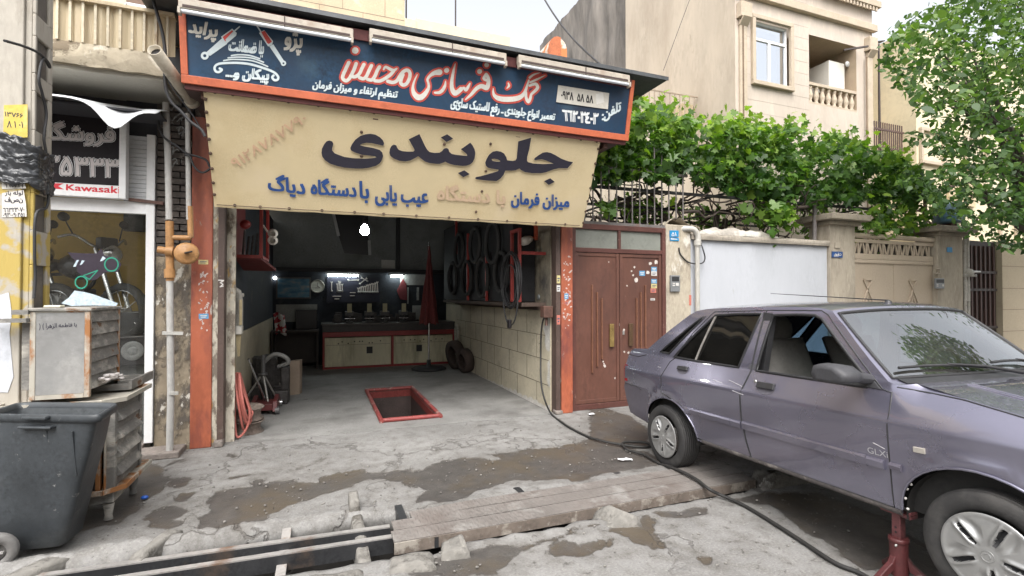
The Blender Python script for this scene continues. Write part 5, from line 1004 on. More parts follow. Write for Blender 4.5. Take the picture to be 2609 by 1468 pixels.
poster('paint_patch', [(10, 268), (70, 266), (70, 350), (8, 352)], mat('yellow patch', (.56, .42, .08), .7, .12, 5, .1, col2=(.62, .52, .22), cscale=6, cthr=(.5, .65)), 'yellow painted patch with a handwritten number above the black plastic', [('۱۳۷۶۶', [(12, 284), (58, 290), (58, 300), (12, 296)], .6), ('۸ ۱ ۰۱', [(18, 308), (58, 310), (58, 326), (18, 325)], .5)])
WPAP = mat('dirty white paper', (.58, .56, .52), .85, .1, 6, .1, 30, col2=(.45, .40, .30), cscale=5, cthr=(.6, .7))
poster('paper_notice', [(5, 463), (62, 462), (66, 480), (5, 482)], WPAP, 'torn strip of white paper just under the black plastic on the pole', [('٦٦٢٢٢١', [(10, 468), (58, 467), (58, 477), (10, 478)], .5)])
poster('paper_notice', [(5, 492), (60, 484), (66, 520), (68, 552), (5, 554)], WPAP, 'white paper notice with black lettering on the yellow part of the pole', [('لوله باز', [(12, 487), (58, 485), (58, 500), (12, 500)], .6), ('نصف', [(12, 503), (58, 503), (58, 518), (12, 518)], 1.2), ('٦٦٣٢٣٠٧٠', [(8, 530), (62, 528), (62, 540), (8, 541)], .6), ('۰۹۳۰۰۹۰۴۵۱', [(8, 543), (62, 542), (62, 552), (8, 553)], .5)])
poster('paper_notice', [(0, 752), (22, 745), (30, 800), (24, 850), (34, 960), (20, 1000), (-8, 1000), (-8, 752)], mat('peeling pale paper', (.52, .54, .58), .85, .12, 6, .2, 30, col2=(.40, .38, .36), cscale=5, cthr=(.55, .65)), 'large peeling pale poster low on the left of the pole')
cab('thin cable hanging down the recessed side of the pole', .009, [at(u, v, X=PXR+.02) for u, v in ((12, 104), (60, 118), (98, 135), (122, 158), (126, 172), (110, 150), (99, 200), (108, 240), (118, 290), (112, 350), (118, 400), (122, 520), (92, 545), (88, 640), (90, 700), (86, 760))])
# ================================================================ ON THE PAVEMENT: bin, rusty cabinets, gutter bars and plate
# grey wheeled bin
bn = thing('wheelie_bin', 'big open dark grey plastic wheeled bin in front of the rusty cabinet', 'bin', (-1.55, 3.8, 0))
BINM = mat('scuffed grey plastic', (.033, .038, .043), .5, .25, 3, .14, 40, col2=(.085, .09, .092), cscale=2.2, cthr=(.52, .8), col3=(.17, .17, .165), thr3=(.66, .72), s3=16)
def rq(P, n=6, r_=.22):
    """rounded quad outline from 4 plan corners"""
    P = [np.array(p, float) for p in P]; out = []
    for i in range(4):
        a, b, c = P[i-1], P[i], P[(i+1) % 4]; p = b+(a-b)*r_; q = b+(c-b)*r_
        for k in range(n+1): t = k/n; out.append((1-t)**2*p+2*t*(1-t)*b+t*t*q)
    return out
TOP = rq([(-1.80, 3.80), (-1.185, 3.52), (-1.205, 3.87), (-1.78, 4.11)], 6, .15); BOT = rq([(-1.80, 3.73), (-1.385, 3.67), (-1.375, 3.92), (-1.78, 4.02)], 6, .14)
def ring(k, z, s=1.):
    c = np.mean(TOP, 0)*k+np.mean(BOT, 0)*(1-k); return [np.array([*(c+((a*k+b*(1-k))-c)*s), z]) for a, b in zip(TOP, BOT)]
def loftm(m, rings, smooth=True):
    n = len(rings[0]); vs = [p for r in rings for p in r]
    m.add(vs, [(i*n+k, i*n+(k+1) % n, (i+1)*n+(k+1) % n, (i+1)*n+k) for i in range(len(rings)-1) for k in range(n)], smooth)
m = MB(); loftm(m, [ring(0, .05, .9), ring(.0, .06), ring(.25, .25), ring(.5, .45), ring(.75, .62), ring(.94, .80)])
m.add(ring(0, .05, .9), [tuple(range(len(TOP)))]); m.build('body', BINM, bn)
m = MB(); loftm(m, [ring(.95, .80, .97), ring(.72, .62, .95), ring(.0, .12, .93)]); m.add(ring(0, .12, .93), [tuple(range(len(TOP)))]); m.build('inside', mat('sky-lit bin inside', (.075, .082, .088), .5, .25, 4, .1, 30, col2=(.03, .033, .036), cscale=2, cthr=(.45, .7)), bn)  # inside coloured lighter than the body for sky light falling in
m = MB(); loftm(m, [ring(.95, .788, 1.02), ring(.99, .79, 1.06), ring(1, .81, 1.07), ring(1, .832, 1.06), ring(1, .836, 1.04), ring(.985, .83, .985), ring(.95, .80, .975)]); m.build('rim', BINM, bn)
f0 = np.array([-1.80, 3.80]); f1 = np.array([-1.185, 3.52]); dirf = (f1-f0)/np.linalg.norm(f1-f0); nf = np.array([dirf[1], -dirf[0]])
def fp(a, o, z): q = f0+(f1-f0)*a+nf*o; return np.array([q[0], q[1], z])
m = MB(); m.prism([fp(.34, .0, .757), fp(.64, .0, .757), fp(.64, .04, .757), fp(.34, .04, .757)], (0, 0, .016)); m.prism([fp(.38, .0, .808), fp(.60, .0, .808), fp(.60, .042, .808), fp(.38, .042, .808)], (0, 0, .022)); m.build('comb_grip', BINM, bn, .008)
m = MB()
for a in (.55, .78): m.prism([fp(a, -.03, .48), fp(a+.012, -.03, .48), fp(a+.012, .0, .74), fp(a, .0, .74)], (nf[0]*.008, nf[1]*.008, 0))
m.build('body_rib', BINM, bn)
m = MB(); m.lathe([(.055, -.03), (.095, -.03), (.105, 0), (.095, .03), (.055, .03), (.055, -.03)], (-1.665, 3.60, .105), (.25, -.97, 0), 26); w = m.build('wheel', mat('bin tyre', (.16, .155, .15), .8, .2, 6, .2), bn)
m = MB(); m.lathe([(.0001, .02), (.02, .025), (.022, .005), (.05, .005), (.054, -.01)], (-1.665, 3.60, .105), (.25, -.97, 0), 20)
for k in range(6): a = k*PI/3; m.beam(np.array((-1.665, 3.585, .105)), np.array((-1.665+.05*math.cos(a), 3.58, .105+.05*math.sin(a))), .012, .01, (0, 1, 0))
m.build('hub', mat('bin hub', (.30, .29, .28), .6, .15), w)
# two stacked rusty cabinets
RUST = mat('whitewashed rusty angle', (.40, .375, .32), .7, .12, 4, .3, 40, col2=(.28, .12, .04), cscale=4, cthr=(.50, .58), col3=(.12, .09, .07), thr3=(.62, .67), s3=9, streak=2)
GAL = mat('grey galvanised sheet', (.27, .27, .265), .5, .18, 1.6, .12, 30, metal=.25, col2=(.40, .39, .37), cscale=1.6, cthr=(.5, .75), col3=(.16, .12, .09), thr3=(.66, .72), s3=8)
OLD = mat('weathered sheet', (.185, .178, .165), .75, .2, 3, .3, 35, col2=(.38, .36, .32), cscale=3, cthr=(.5, .62), col3=(.14, .075, .04), thr3=(.6, .67), s3=6, streak=.5)
c1 = thing('upper_cabinet', 'rusty angle-iron cabinet with a grey sheet front, stacked on a wider louvred one', 'cabinet', (-1.58, 4.38, .84))
ux0, ux1, uy0, uy1, uz0, uz1 = -1.745, -1.43, 4.12, 4.66, .84, 1.435
for x in (ux0, ux1-.03):
    for y in (uy0, uy1-.03): m = MB(); m.box(x, x+.03, y, y+.03, uz0, uz1-.021); m.build('post', RUST, c1, .003)
m = MB(); m.box(ux0-.03, ux1+.01, uy0-.01, uy1+.01, uz1-.02, uz1); m.build('top', OLD, c1, .004)
m = MB(); m.box(ux0+.031, ux1-.031, uy0+.004, uy0+.022, uz0+.03, uz1-.03); fr = m.build('front_sheet', GAL, c1)
m = MB(); paint(m, text_px('یا فاطمه الزهرا ( )', pz('a2', [(262, 985), (515, 982), (515, 1012), (262, 1032)]), .5), lambda u, v: at(u, v, Y=uy0+.0025)); m.build('lettering', INK, fr)
m = MB(); m.box(ux0+.031, ux1-.031, uy0+.001, uy0+.02, uz0, uz0+.028); m.box(ux0+.031, ux1-.031, uy0+.001, uy0+.02, uz1-.029, uz1-.021); m.build('front_rail', RUST, c1)
for i in range(6):
    z = uz0+.05+i*.09; m = MB(); m.prism([(ux1-.015, uy0+.032, z), (ux1+.006, uy0+.032, z), (ux1-.012, uy0+.032, z+.086), (ux1-.03, uy0+.032, z+.086)], (0, .475, .006*random.uniform(-1, 1))); m.build('side_slat', OLD, c1)
m = MB(); m.box(ux0+.0, ux0+.02, uy0+.031, uy1-.031, uz0, uz1-.03); m.box(ux0+.031, ux1-.031, uy1-.02, uy1-.005, uz0, uz1-.03); m.build('back_sheet', OLD, c1)
m = MB(); m.box(-1.95, ux0-.001, 4.08, 4.14, 1.345, 1.37); m.box(-1.83, ux0-.001, 4.1, 4.14, 1.395, 1.425); m.box(-1.80, ux0-.002, 4.16, 4.2, .9, 1.34); m.build('side_bracket', OLD, c1)
cb = thing('lower_cabinet', 'wide louvred grey cabinet on short legs behind the wheeled bin', 'cabinet', (-1.57, 4.4, 0))
lx0, lx1, ly0, ly1 = -1.86, -1.29, 4.13, 4.68
m = MB(); m.box(lx1-.02, lx1-.012, ly0+.02, ly1-.02, .21, .78); m.build('side_sheet', OLD, cb)
for i in range(4):
    z = .27+i*.125; m = MB()
    m.prism([(lx1-.0118, ly0+.06, z), (lx1+.028, ly0+.06, z+.015), (lx1+.022, ly0+.06, z+.03), (lx1-.0118, ly0+.06, z+.078)], (0, .42, 0)); m.build('louvre', OLD, cb, .004)
for y0, y1 in ((ly0, ly0+.045), (ly1-.045, ly1)): m = MB(); m.box(lx1-.05, lx1, y0, y1, .21, .785); m.build('post', OLD, cb, .004)
m = MB(); m.box(lx1-.10, lx1-.075, ly0-.02, ly0+.02, .21, .78); m.box(lx1-.055, lx1-.045, ly0-.02, ly0+.0, .21, .78); m.build('front_post', RUST, cb, .003)
m = MB(); m.box(lx0, lx1-.05, ly1-.02, ly1, .2, .78); m.box(lx0, lx0+.02, ly0, ly1-.021, .2, .78); m.box(lx0+.021, lx1-.11, ly0+.02, ly0+.04, .21, .78); m.build('inner_sheet', mat('dark cabinet inside', (.05, .048, .045), .8, .3), cb)
def tray(z, o, h, nm):
    m = MB(); a, b, c, d = lx0, lx1, ly0, ly1; ch = .10
    P = [(a-o, c-o), (b+o-ch, c-o), (b+o, c-o+ch), (b+o, d+o), (a-o, d+o)]; m.prism([(x, y, z) for x, y in P], (0, 0, .012))
    for (x0, y0), (x1, y1) in zip(P, P[1:]+P[:1]): m.beam((x0, y0, z+h/2), (x1, y1, z+h/2), .012, h)
    m.build(nm, RUST, cb)
tray(.19, .05, .03, 'bottom_tray'); tray(.79, .045, .03, 'top_tray')
m = MB(); m.box(lx0+.03, lx1-.01, ly0+.02, ly1-.02, .11, .189); m.build('plinth', OLD, cb, .006)
m = MB(); m.box(lx1-.28, lx1-.005, ly0+.33, ly1+.28, .822, .83)
for y in (ly0+.34, ly0+.5, ly0+.66, ly1+.25): m.box(lx1-.28, lx1-.004, y, y+.02, .831, .865)
m.box(lx1-.02, lx1-.003, ly0+.33, ly1+.28, .831, .89); m.build('slatted_top', OLD, cb)
for x in (lx0+.06, lx1-.04):
    for y in (ly0+.03, ly1-.05): m = MB(); m.lathe([(.028, 0), (.022, .03), (.035, .11)], (x, y, 0), (0, 0, 1), 8); m.build('leg', OLD, cb)
m = MB(); m.box(-1.71, -1.62, 4.2, 4.27, 1.436, 1.452); single('soap_block', m, mat('cream block', (.60, .57, .45), .8, .1), 'small cream block lying on top of the rusty cabinet', 'block', None, .006)
m = MB()
for q in range(16): c = (-1.405+random.uniform(-.02, .03), 4.2+random.uniform(0, .34), .90+random.uniform(0, .05)); m.ball(c, random.uniform(.012, .03), 7, 5, (1, 1.3, .6))
single('tissue_scraps', m, mat('tissue white', (.62, .58, .56), .9, .2, 20), 'crumpled white tissue scraps on the ledge of the rusty cabinet', 'litter')
m = MB(); p = at(*px('a3', (40, 200)), Y=4.25); m.prism([p+np.array(v) for v in ((-.08, 0, -.03), (.08, 0, -.07), (.07, .02, .03), (-.02, .02, .06))], (0, .03, 0)); o = single('mirror_frame', m, mat('black plastic', (.03, .03, .032), .5, .2), 'black plastic frame dumped behind the wheeled bin', 'frame', None, .006)
# ---------------------------------------------------------------- gutter: two steel bars, cross pieces, cover plates, lumps of concrete
STEEL = mat('worn dark steel', (.042, .043, .046), .42, .22, 3, .15, 50, metal=.4, col2=(.10, .075, .06), cscale=4, cthr=(.58, .72)); SHINE = mat('rubbed steel edge', (.36, .345, .33), .4, .15, 5, .1, metal=.4, col2=(.20, .13, .09), cscale=4, cthr=(.55, .7))
for y0, y1, lb in ((3.40, 3.30, 'long steel bar nearer the garage, laid along the open gutter'), (3.26, 3.155, 'long steel bar nearer the road, laid along the open gutter')):
    t = thing('steel_bar', lb, 'steel bar', (-.9, y0, -.05), 'steel bars along the gutter')
    p, q = np.array((-2.4, y0+.06 if y0 > 3.3 else y0+.03, .012)), np.array((.43, y1, .02)); d = (q-p)/np.linalg.norm(q-p)
    m = MB(); m.beam(p-np.array((0, 0, .045)), q-np.array((0, 0, .045)), .012, .09); m.build('web', STEEL, t)
    m = MB(); m.beam(p+np.array((0, .016, .004)), q+np.array((0, .016, .004)), .04, .008); m.build('flange', SHINE, t)
m = MB(); m.beam((-.19, 3.72, .0), (-.20, 2.90, -.06), .055, .012); single('flat_bar', m, mat('rusted grey flat', (.28, .265, .25), .6, .15, 6, .2, col2=(.2, .13, .09), cscale=6, cthr=(.56, .68)), 'flat grey bar crossing the gutter under the two steel bars', 'flat bar', None, .003)
LUMP = mat('broken concrete lump', (.20, .19, .172), .95, .2, 5, 1.0, 25, col2=(.09, .082, .07), cscale=4, cthr=(.5, .62), col3=(.28, .27, .25), thr3=(.6, .66), s3=8)
def lump(name, P, z0, z1, label, cat='lump', j=.03, n=5):
    """uneven block over plan outline P"""
    m = MB(); C_ = np.mean(P, 0); Q = []
    for i in range(len(P)):
        a, b = np.array(P[i]), np.array(P[(i+1) % len(P)])
        for k in range(n): Q.append(a*(1-k/n)+b*k/n)
    rs = []
    for t, s in ((0, .98), (.45, 1.03), (.8, .97), (1, .82), (1.04, .45)):
        rs.append([np.array([*(C_+(q-C_)*s*(1+j*4*nz3(q[0]*3, q[1]*3, t, 2.2))), z0+(z1-z0)*t*(1+.35*j/.03*nz3(q[0], q[1], t+3, 5)*(t > .3))]) for q in Q])
    loftm(m, rs); m.add(rs[-1], [tuple(range(len(Q)))], True)
    o = single(name, m, LUMP, label, cat); return o
lump('concrete_lump', [(.665, 2.84), (.83, 2.80), (.83, 2.99), (.78, 3.03), (.70, 3.04)], -.25, .05, 'broken concrete lump wedged against the left end of the cover plate', 'concrete lump')
lump('concrete_lump', [(1.72, 2.84), (2.0, 2.76), (1.97, 2.9), (1.87, 3.02), (1.75, 3.04)], -.25, .03, 'broken concrete lump wedged halfway along the cover plate', 'concrete lump')
lump('concrete_lump', [(3.2, 2.92), (3.7, 2.9), (3.9, 3.2), (3.3, 3.14)], -.3, .04, 'rubble filling the gutter end under the car', 'rubble')
lump('concrete_lump', [(.21, 2.86), (.29, 2.86), (.29, 3.82), (.205, 3.82)], -.16, -.01, 'narrow concrete strut bridging the gutter where the steel bars end', 'strut', .012)
lump('kerb_stone', [(.20, 3.66), (.27, 3.66), (.27, 3.84), (.20, 3.84)], -.02, .085, 'small upright stone at the gutter edge left of the cover plate', 'stone', .012)
lump('concrete_plank', [(-1.00, 3.42), (-.93, 3.38), (-.80, 3.72), (-.88, 3.74)], -.05, .05, 'slanting concrete offcut at the gutter edge, nearest the wheeled bin on the right', 'offcut', .012)
lump('concrete_plank', [(-1.62, 3.34), (-1.52, 3.26), (-1.30, 3.56), (-1.40, 3.60)], -.05, .05, 'slanting concrete offcut at the gutter edge directly below the wheeled bin', 'offcut', .012)
for P, lb in (([(.35, 2.78), (.62, 2.74), (.63, 2.92), (.38, 2.96)], 'flat grey slab piece on the road side of the gutter at its open end'), ([(-.2, 2.72), (.25, 2.7), (.24, 2.88), (-.1, 2.92)], 'flat grey slab piece at the bottom edge of the road side')):
    lump('slab_piece', P, -.12, .022, lb, 'slab', .012)
PLATE = mat('rusty checker plate', (.185, .168, .155), .6, .16, 2, .12, 30, metal=.15, col2=(.125, .102, .09), cscale=2.2, cthr=(.5, .72), col3=(.25, .24, .225), thr3=(.56, .68), s3=5)
def plate_mat():
    """tear-drop tread pattern as bump on the plate"""
    m = PLATE; nt = m.node_tree; N = nt.nodes; L = nt.links; p = N['Principled BSDF']; tc = N.new('ShaderNodeTexCoord')
    outs = []
    for rot in (R(45), R(-45)):
        mp = N.new('ShaderNodeMapping'); mp.inputs['Rotation'].default_value = (0, 0, rot); mp.inputs['Scale'].default_value = (20, 7, 1); L.new(tc.outputs['Object'], mp.inputs[0])
        v = N.new('ShaderNodeTexVoronoi'); v.inputs['Randomness'].default_value = .15; v.inputs['Scale'].default_value = 1.6; L.new(mp.outputs[0], v.inputs['Vector']); outs.append(v.outputs['Distance'])
    mn = N.new('ShaderNodeMath'); mn.operation = 'MINIMUM'; L.new(outs[0], mn.inputs[0]); L.new(outs[1], mn.inputs[1])
    r = N.new('ShaderNodeMapRange'); r.inputs[1].default_value = .32; r.inputs[2].default_value = .22; L.new(mn.outputs[0], r.inputs[0])
    b = N.new('ShaderNodeBump'); b.inputs['Strength'].default_value = .6; b.inputs['Distance'].default_value = .004; L.new(r.outputs[0], b.inputs['Height'])
    ob = [n for n in N if n.type == 'BUMP' and n != b][0]; L.new(ob.outputs[0], b.inputs['Normal']); L.new(b.outputs[0], p.inputs['Normal']); return m
plate_mat()
cv = thing('cover_plate', 'long rusty ribbed steel cover over the gutter in front of the car', 'gutter cover', (1.8, 3.25, 0))
PY = [3.03, 3.185, 3.33, 3.46]
for i, (a, b, x0, x1) in enumerate(((PY[0], PY[1], .42, 3.25), (PY[1], PY[2], .44, 3.30), (PY[2], PY[3], .58, 3.30))):
    m = MB(); nx = 50
    def top(s, t): x = x0+(x1-x0)*s; return np.array([x, a+.005+(b-a-.010)*t, .050+.004*nz3(x*1.3, i*7, 0, 1.0)-.012*max(0, (.15-s)/.15)*(i == 2)])
    m.grid(top, nx, 2, False); m.grid(lambda s, t: top(s, 0)-np.array([0, 0, .012*t]), nx, 1, False); m.grid(lambda s, t: top(s, 1)-np.array([0, 0, .012*(1-t)]), nx, 1, False); m.grid(lambda s, t: top(0, s)-np.array([0, 0, .012*(1-t)]), 2, 1, False)
    m.build('plate', PLATE, cv)
m = MB(); m.box(.42, 3.25, 3.024, 3.031, -.022, .046); m.build('front_edge', mat('rust edge', (.17, .14, .118), .6, .2, 5, .2, metal=.2, col2=(.34, .31, .27), cscale=7, cthr=(.52, .62)), cv)
m = MB(); m.box(.66, .685, 3.018, 3.0235, -.02, .044); m.build('edge_weld', STEEL, cv)
for x in (.5, 1.4, 2.3, 3.1): m = MB(); m.box(x, x+.05, 3.04, 3.6, -.05, .035); m.build('support_bar', STEEL, cv)
m = MB(); m.prism([(1.66, 3.463, .0), (1.83, 3.463, .0), (1.80, 3.56, .0), (1.68, 3.56, .0)], (0, 0, .03)); m.build('hinge_tab', PLATE, cv)
# ---------------------------------------------------------------- black air hose across the ground
hs_ = []
def gpt(u, v, z=.018): p = at(u, v, Z=z); return p
HP = [at(*px('a7', q), X=2.72) for q in ((1000, 690), (975, 730), (962, 830), (960, 960))]+[at(*px('a7', q), X=2.66) for q in ((962, 1120), (985, 1240))]+[gpt(*px('a7', q)) for q in ((1030, 1335), (1100, 1390))]+[gpt(u, v) for u, v in ((1453, 1090), (1497, 1112), (1545, 1126), (1590, 1134), (1630, 1139), (1660, 1136), (1640, 1127), (1600, 1126), (1585, 1131), (1600, 1146), (1640, 1158), (1668, 1174), (1685, 1184))]+[gpt(1705, 1189, .055), gpt(1728, 1198, .07), gpt(1750, 1208, .075), gpt(1778, 1224, .075), gpt(1806, 1246, .07), gpt(1838, 1262, .03)]+[gpt(u, v) for u, v in ((1892, 1286), (1970, 1332), (2049, 1383), (2127, 1434), (2198, 1464), (2280, 1520))]
m = MB(); m.tube(curve(HP, 6), .0125, 8); single('air_hose', m, mat('black rubber hose', (.022, .021, .02), .65, .2, 20, .1), 'long black rubber hose from the garage wall past the rear wheel towards the stand', 'hose')
PAPW = mat('white paper scrap', (.75, .76, .78), .8, .05)
def scrap(u, v, w, d, rz, label):
    p = at(u, v, Z=.006); c, s = math.cos(rz), math.sin(rz); m = MB()
    m.grid(lambda a, b: p+np.array([c*w*(a-.5)-s*d*(b-.5), s*w*(a-.5)+c*d*(b-.5), .008+.012*nz3(a*2, b*2, u, 1.7)]), 6, 4); single('paper_scrap', m, PAPW, label, 'litter', None, 0, .001)
scrap(1592, 1172, .13, .05, -.3, 'white paper scrap lying left of the rear wheel')
scrap(1507, 1056, .09, .05, .1, 'white paper scrap near the foot of the brown gate')
scrap(1256, 1253, .05, .02, .4, 'tiny white scrap beside the cover plate')
m = MB(); m.ball(at(*px('a3', (1030, 888)), Z=.015), .02, 8, 6, (1.3, 1, .7)); single('bottle_cap', m, mat('cap blue', (.02, .10, .45), .4), 'small blue bottle cap on the dirt right of the cabinet', 'litter')
PEB = mat('grit', (.20, .19, .175), .9, .25, 30)
m = MB()
for i in range(600):
    x, y = random.uniform(-1.3, 3.6), random.choice((random.uniform(2.2, 2.95), random.uniform(3.65, 5.7), random.uniform(3.65, 4.6)))
    r_ = random.choice((.003, .004, .005, .007, .010)); m.ball((x, y, r_*.5), r_, 5, 3, (1.2, .9, .7))
o = m.build('loose_grit', PEB, None); o['kind'] = 'stuff'; o['label'] = 'loose grit and pebbles scattered over the broken concrete'
# ================================================================ INSIDE THE GARAGE
BLKS = mat('black steel', (.02, .02, .022), .6, .2); REDS = mat('red rack paint', (.26, .028, .022), .5, .2, 4, .1, 30, col2=(.12, .02, .018), cscale=4, cthr=(.55, .7))
# pit rim
pf = thing('inspection_pit', 'red painted tube rim around the inspection pit in the garage floor', 'inspection pit', ((PX0+PX1)/2, 7.1, 0))
RIM = mat('scuffed red paint', (.24, .045, .04), .5, .2, 4, .15, 40, col2=(.34, .27, .23), cscale=6, cthr=(.56, .66), col3=(.10, .03, .03), thr3=(.58, .66), s3=5)
for a, b in (((PX0-.02, PY0-.02), (PX1+.02, PY0-.02)), ((PX0-.02, PY1+.02), (PX1+.02, PY1+.02)), ((PX0-.02, PY0-.05), (PX0-.02, PY1+.05)), ((PX1+.02, PY0-.05), (PX1+.02, PY1+.05))):
    m = MB(); m.cyl((*a, .028), (*b, .028), .027, n=10); m.build('rim_tube', RIM, pf)
for x0, x1, y0, y1 in ((PX0, PX1, PY0+.001, PY0+.006), (PX0, PX1, PY1-.006, PY1-.001), (PX0+.001, PX0+.006, PY0+.007, PY1-.007), (PX1-.006, PX1-.001, PY0+.007, PY1-.007)):
    m = MB(); m.box(x0, x1, y0, y1, -.10, .0); m.build('inner_lip', mat('lip red', (.20, .035, .03), .5, .25, 5), pf)
m = MB(); m.box(.93, 1.25, 7.55, 7.9, -.62, -.60); single('pit_board', m, mat('pit board', (.22, .15, .135), .7, .15, 4), 'pale brown board lying on a step inside the inspection pit', 'board')
# workbench
wb = thing('workbench', 'long workbench with two cream cabinets framed in red at the back of the garage', 'workbench', (1.43, 11.1, 0))
CAB = mat('dirty cream cabinet', (.68, .64, .46), .6, .1, 2, .1, 30, col2=(.32, .30, .18), cscale=2.5, cthr=(.5, .72), col3=(.09, .07, .05), thr3=(.70, .75), s3=13, streak=5)
for x0, x1, hx in ((.10, 1.42, .98), (1.48, 2.76, 2.02)):
    m = MB(); m.box(x0, x1, 10.84, 11.4, .05, .64); c = m.build('cabinet', CAB, wb, .006)
    m = MB(); m.box(hx-.06, hx+.06, 10.831, 10.8395, .30, .44); m.build('hatch_hole', BLKS, c)
    m = MB()
    for i in range(9): q = x0+.25+i*(x1-x0-.4)/9; m.lathe([(.0001, .004), (.012, .003), (.014, 0)], (q+random.uniform(-.04, .04), 10.8385, random.choice((.555, .52))), (0, -1, 0), 8)
    m.build('cabinet_bolt', BLKS, c)
    m = MB(); m.box(x0+.02, x1-.02, 10.836, 10.8395, .49, .495); m.build('cabinet_groove', mat('groove shade', (.17, .115, .075), .9), c)
m = MB(); m.box(.06, 2.80, 10.81, 10.835, .66, .76); m.box(.06, .10, 10.82, 10.9, .0, .6595); m.box(1.425, 1.475, 10.82, 10.9, .0, .6595); m.box(2.765, 2.80, 10.82, 10.9, .0, .6595); m.box(.06, 2.80, 10.83, 10.9, .0, .045); m.build('red_frame', mat('bench red', (.30, .035, .032), .45, .15, 3), wb, .004)
m = MB(); m.box(.05, 2.80, 10.80, 11.5, .765, .90); m.build('bench_drawers', mat('greasy drawers', (.05, .045, .043), .5, .3, 6), wb)
m = MB(); m.box(.03, 2.80, 10.76, 11.55, .905, .935); m.build('bench_top', mat('greasy steel top', (.085, .08, .075), .35, .25, 3, metal=.4), wb, .004)
BLK2 = mat('grey machine', (.10, .10, .10), .5, .3, 8, metal=.3)
def vise(x, label):
    t = thing('bench_grinder', label, 'bench tool', (x, 11.0, .935), 'bench tools on the workbench')
    m = MB(); m.box(x-.07, x+.07, 10.93, 11.08, .936, .97); m.cyl((x, 11.0, .97), (x, 11.0, 1.08), .035, n=10); m.box(x-.09, x+.09, 10.92, 11.08, 1.08, 1.18); m.build('body', BLK2, t, .01)
    m = MB(); m.box(x-.045, x+.045, 10.90, 10.9195, 1.16, 1.34); m.build('face_card', mat('cream card', (.50, .47, .30), .7, .12, 6), t)
    m = MB(); m.cyl((x-.10, 10.9, 1.03), (x+.10, 10.9, 1.03), .012, n=8); m.build('crank', mat('bike chrome', (.55, .55, .55), .2, .1, metal=.9), t)
for x, lb in ((.58, 'bench tool with a cream card, leftmost of four on the workbench'), (.98, 'bench tool with a cream card, second from the left on the workbench'), (1.30, 'bench tool with a cream card, third from the left on the workbench'), (1.70, 'bench tool with a cream card, rightmost of four on the workbench')): vise(x, lb)
m = MB()
for i in range(60):
    x = random.uniform(.15, 2.7); y = random.uniform(11.1, 11.5); s = random.uniform(.02, .07); m.box(x-s, x+s, y-s*.6, y+s*.6, .936, .936+random.uniform(.03, .22))
o = m.build('bench_clutter', mat('dark oily parts', (.055, .05, .048), .5, .5, 9, metal=.2), None); o['kind'] = 'stuff'; o['label'] = 'dark oily parts heaped along the back of the workbench'
m = MB(); m.lathe([(.03, 0), (.03, .09), (.015, .13), (.015, .16)], (2.08, 11.0, .936), (0, 0, 1), 10); single('oil_bottle', m, mat('amber bottle', (.45, .22, .05), .3), 'small amber oil bottle on the workbench near the umbrella', 'bottle')
# back wall: tool board, wrenches, clock, picture, tube lamps
tb = thing('tool_board', 'navy tool board hung with rows of spanners above the workbench', 'tool board', (.7, 11.55, 1.36))
m = MB(); m.box(.14, 1.26, 11.56, 11.585, 1.36, 1.92); m.build('board', mat('navy board', (.012, .014, .03), .6, .2), tb)
WRN = mat('spanner steel', (.62, .62, .60), .3, .15, 8, metal=.8)
def wrench(x, z, l, tilt=0.):
    m = MB(); c, s = math.cos(tilt), math.sin(tilt); T = lambda a, b: (x+a*c-b*s, 11.552, z+a*s+b*c)
    m.prism([T(-.008, 0), T(.008, 0), T(.008, l), T(-.008, l)], (0, .006, 0)); m.lathe([(.008, 0), (.02, 0), (.02, .006), (.008, .006)], T(0, -.012), (0, 1, 0), 10)
    m.prism([T(-.02, l), T(-.022, l+.035), T(-.007, l+.02), T(.007, l+.02), T(.022, l+.035), T(.02, l)], (0, .006, 0)); m.build('spanner', WRN, tb)
for i in range(12): wrench(.80+i*.038, 1.60, .05+.012*i+.02*random.random(), .05)
for i, (x, l) in enumerate(((.24, .17), (.36, .13), (.39, .18), (.42, .17), (.46, .12))): wrench(x, 1.62, l, .04*random.uniform(-1, 1))
wrench(.60, 1.85, .18, R(-88)); wrench(.84, 1.78, .16, R(-50)); wrench(.98, 1.84, .12, R(60))
m = MB()
for x0, x1, z in ((.26, .44, 1.49), (.62, .74, 1.57), (.62, .72, 1.50), (.3, .4, 1.43)): m.box(x0, x1, 11.55, 11.558, z, z+.012)
m.build('peg_rail', WRN, tb)
ck = thing('wall_clock', 'round pale wall clock between the blue picture and the tool board', 'clock', (-.05, 11.55, 1.71))
m = MB(); m.lathe([(.13, 0), (.145, .01), (.145, .03), (.13, .04), (.125, .025)], (-.05, 11.6, 1.71), (0, -1, 0), 28); m.build('clock_rim', mat('clock rim', (.35, .34, .30), .4), ck)
m = MB(); m.lathe([(.0001, .024), (.126, .024)], (-.05, 11.6, 1.71), (0, -1, 0), 28); m.build('dial', mat('clock dial', (.62, .62, .55), .5, .05), ck)
m = MB(); m.beam((-.05, 11.572, 1.71), (-.05, 11.572, 1.79), .008, .004, (0, 1, 0)); m.beam((-.05, 11.57, 1.71), (-.0, 11.57, 1.68), .01, .004, (0, 1, 0)); m.build('hand', BLKV, ck)
pc = thing('framed_picture', 'blue seascape picture in a frame on the back wall', 'picture', (-.5, 11.56, 1.44))
m = MB(); m.box(-.86, -.18, 11.56, 11.59, 1.44, 1.90); m.build('picture_frame', mat('frame grey', (.09, .085, .08), .5), pc, .005)
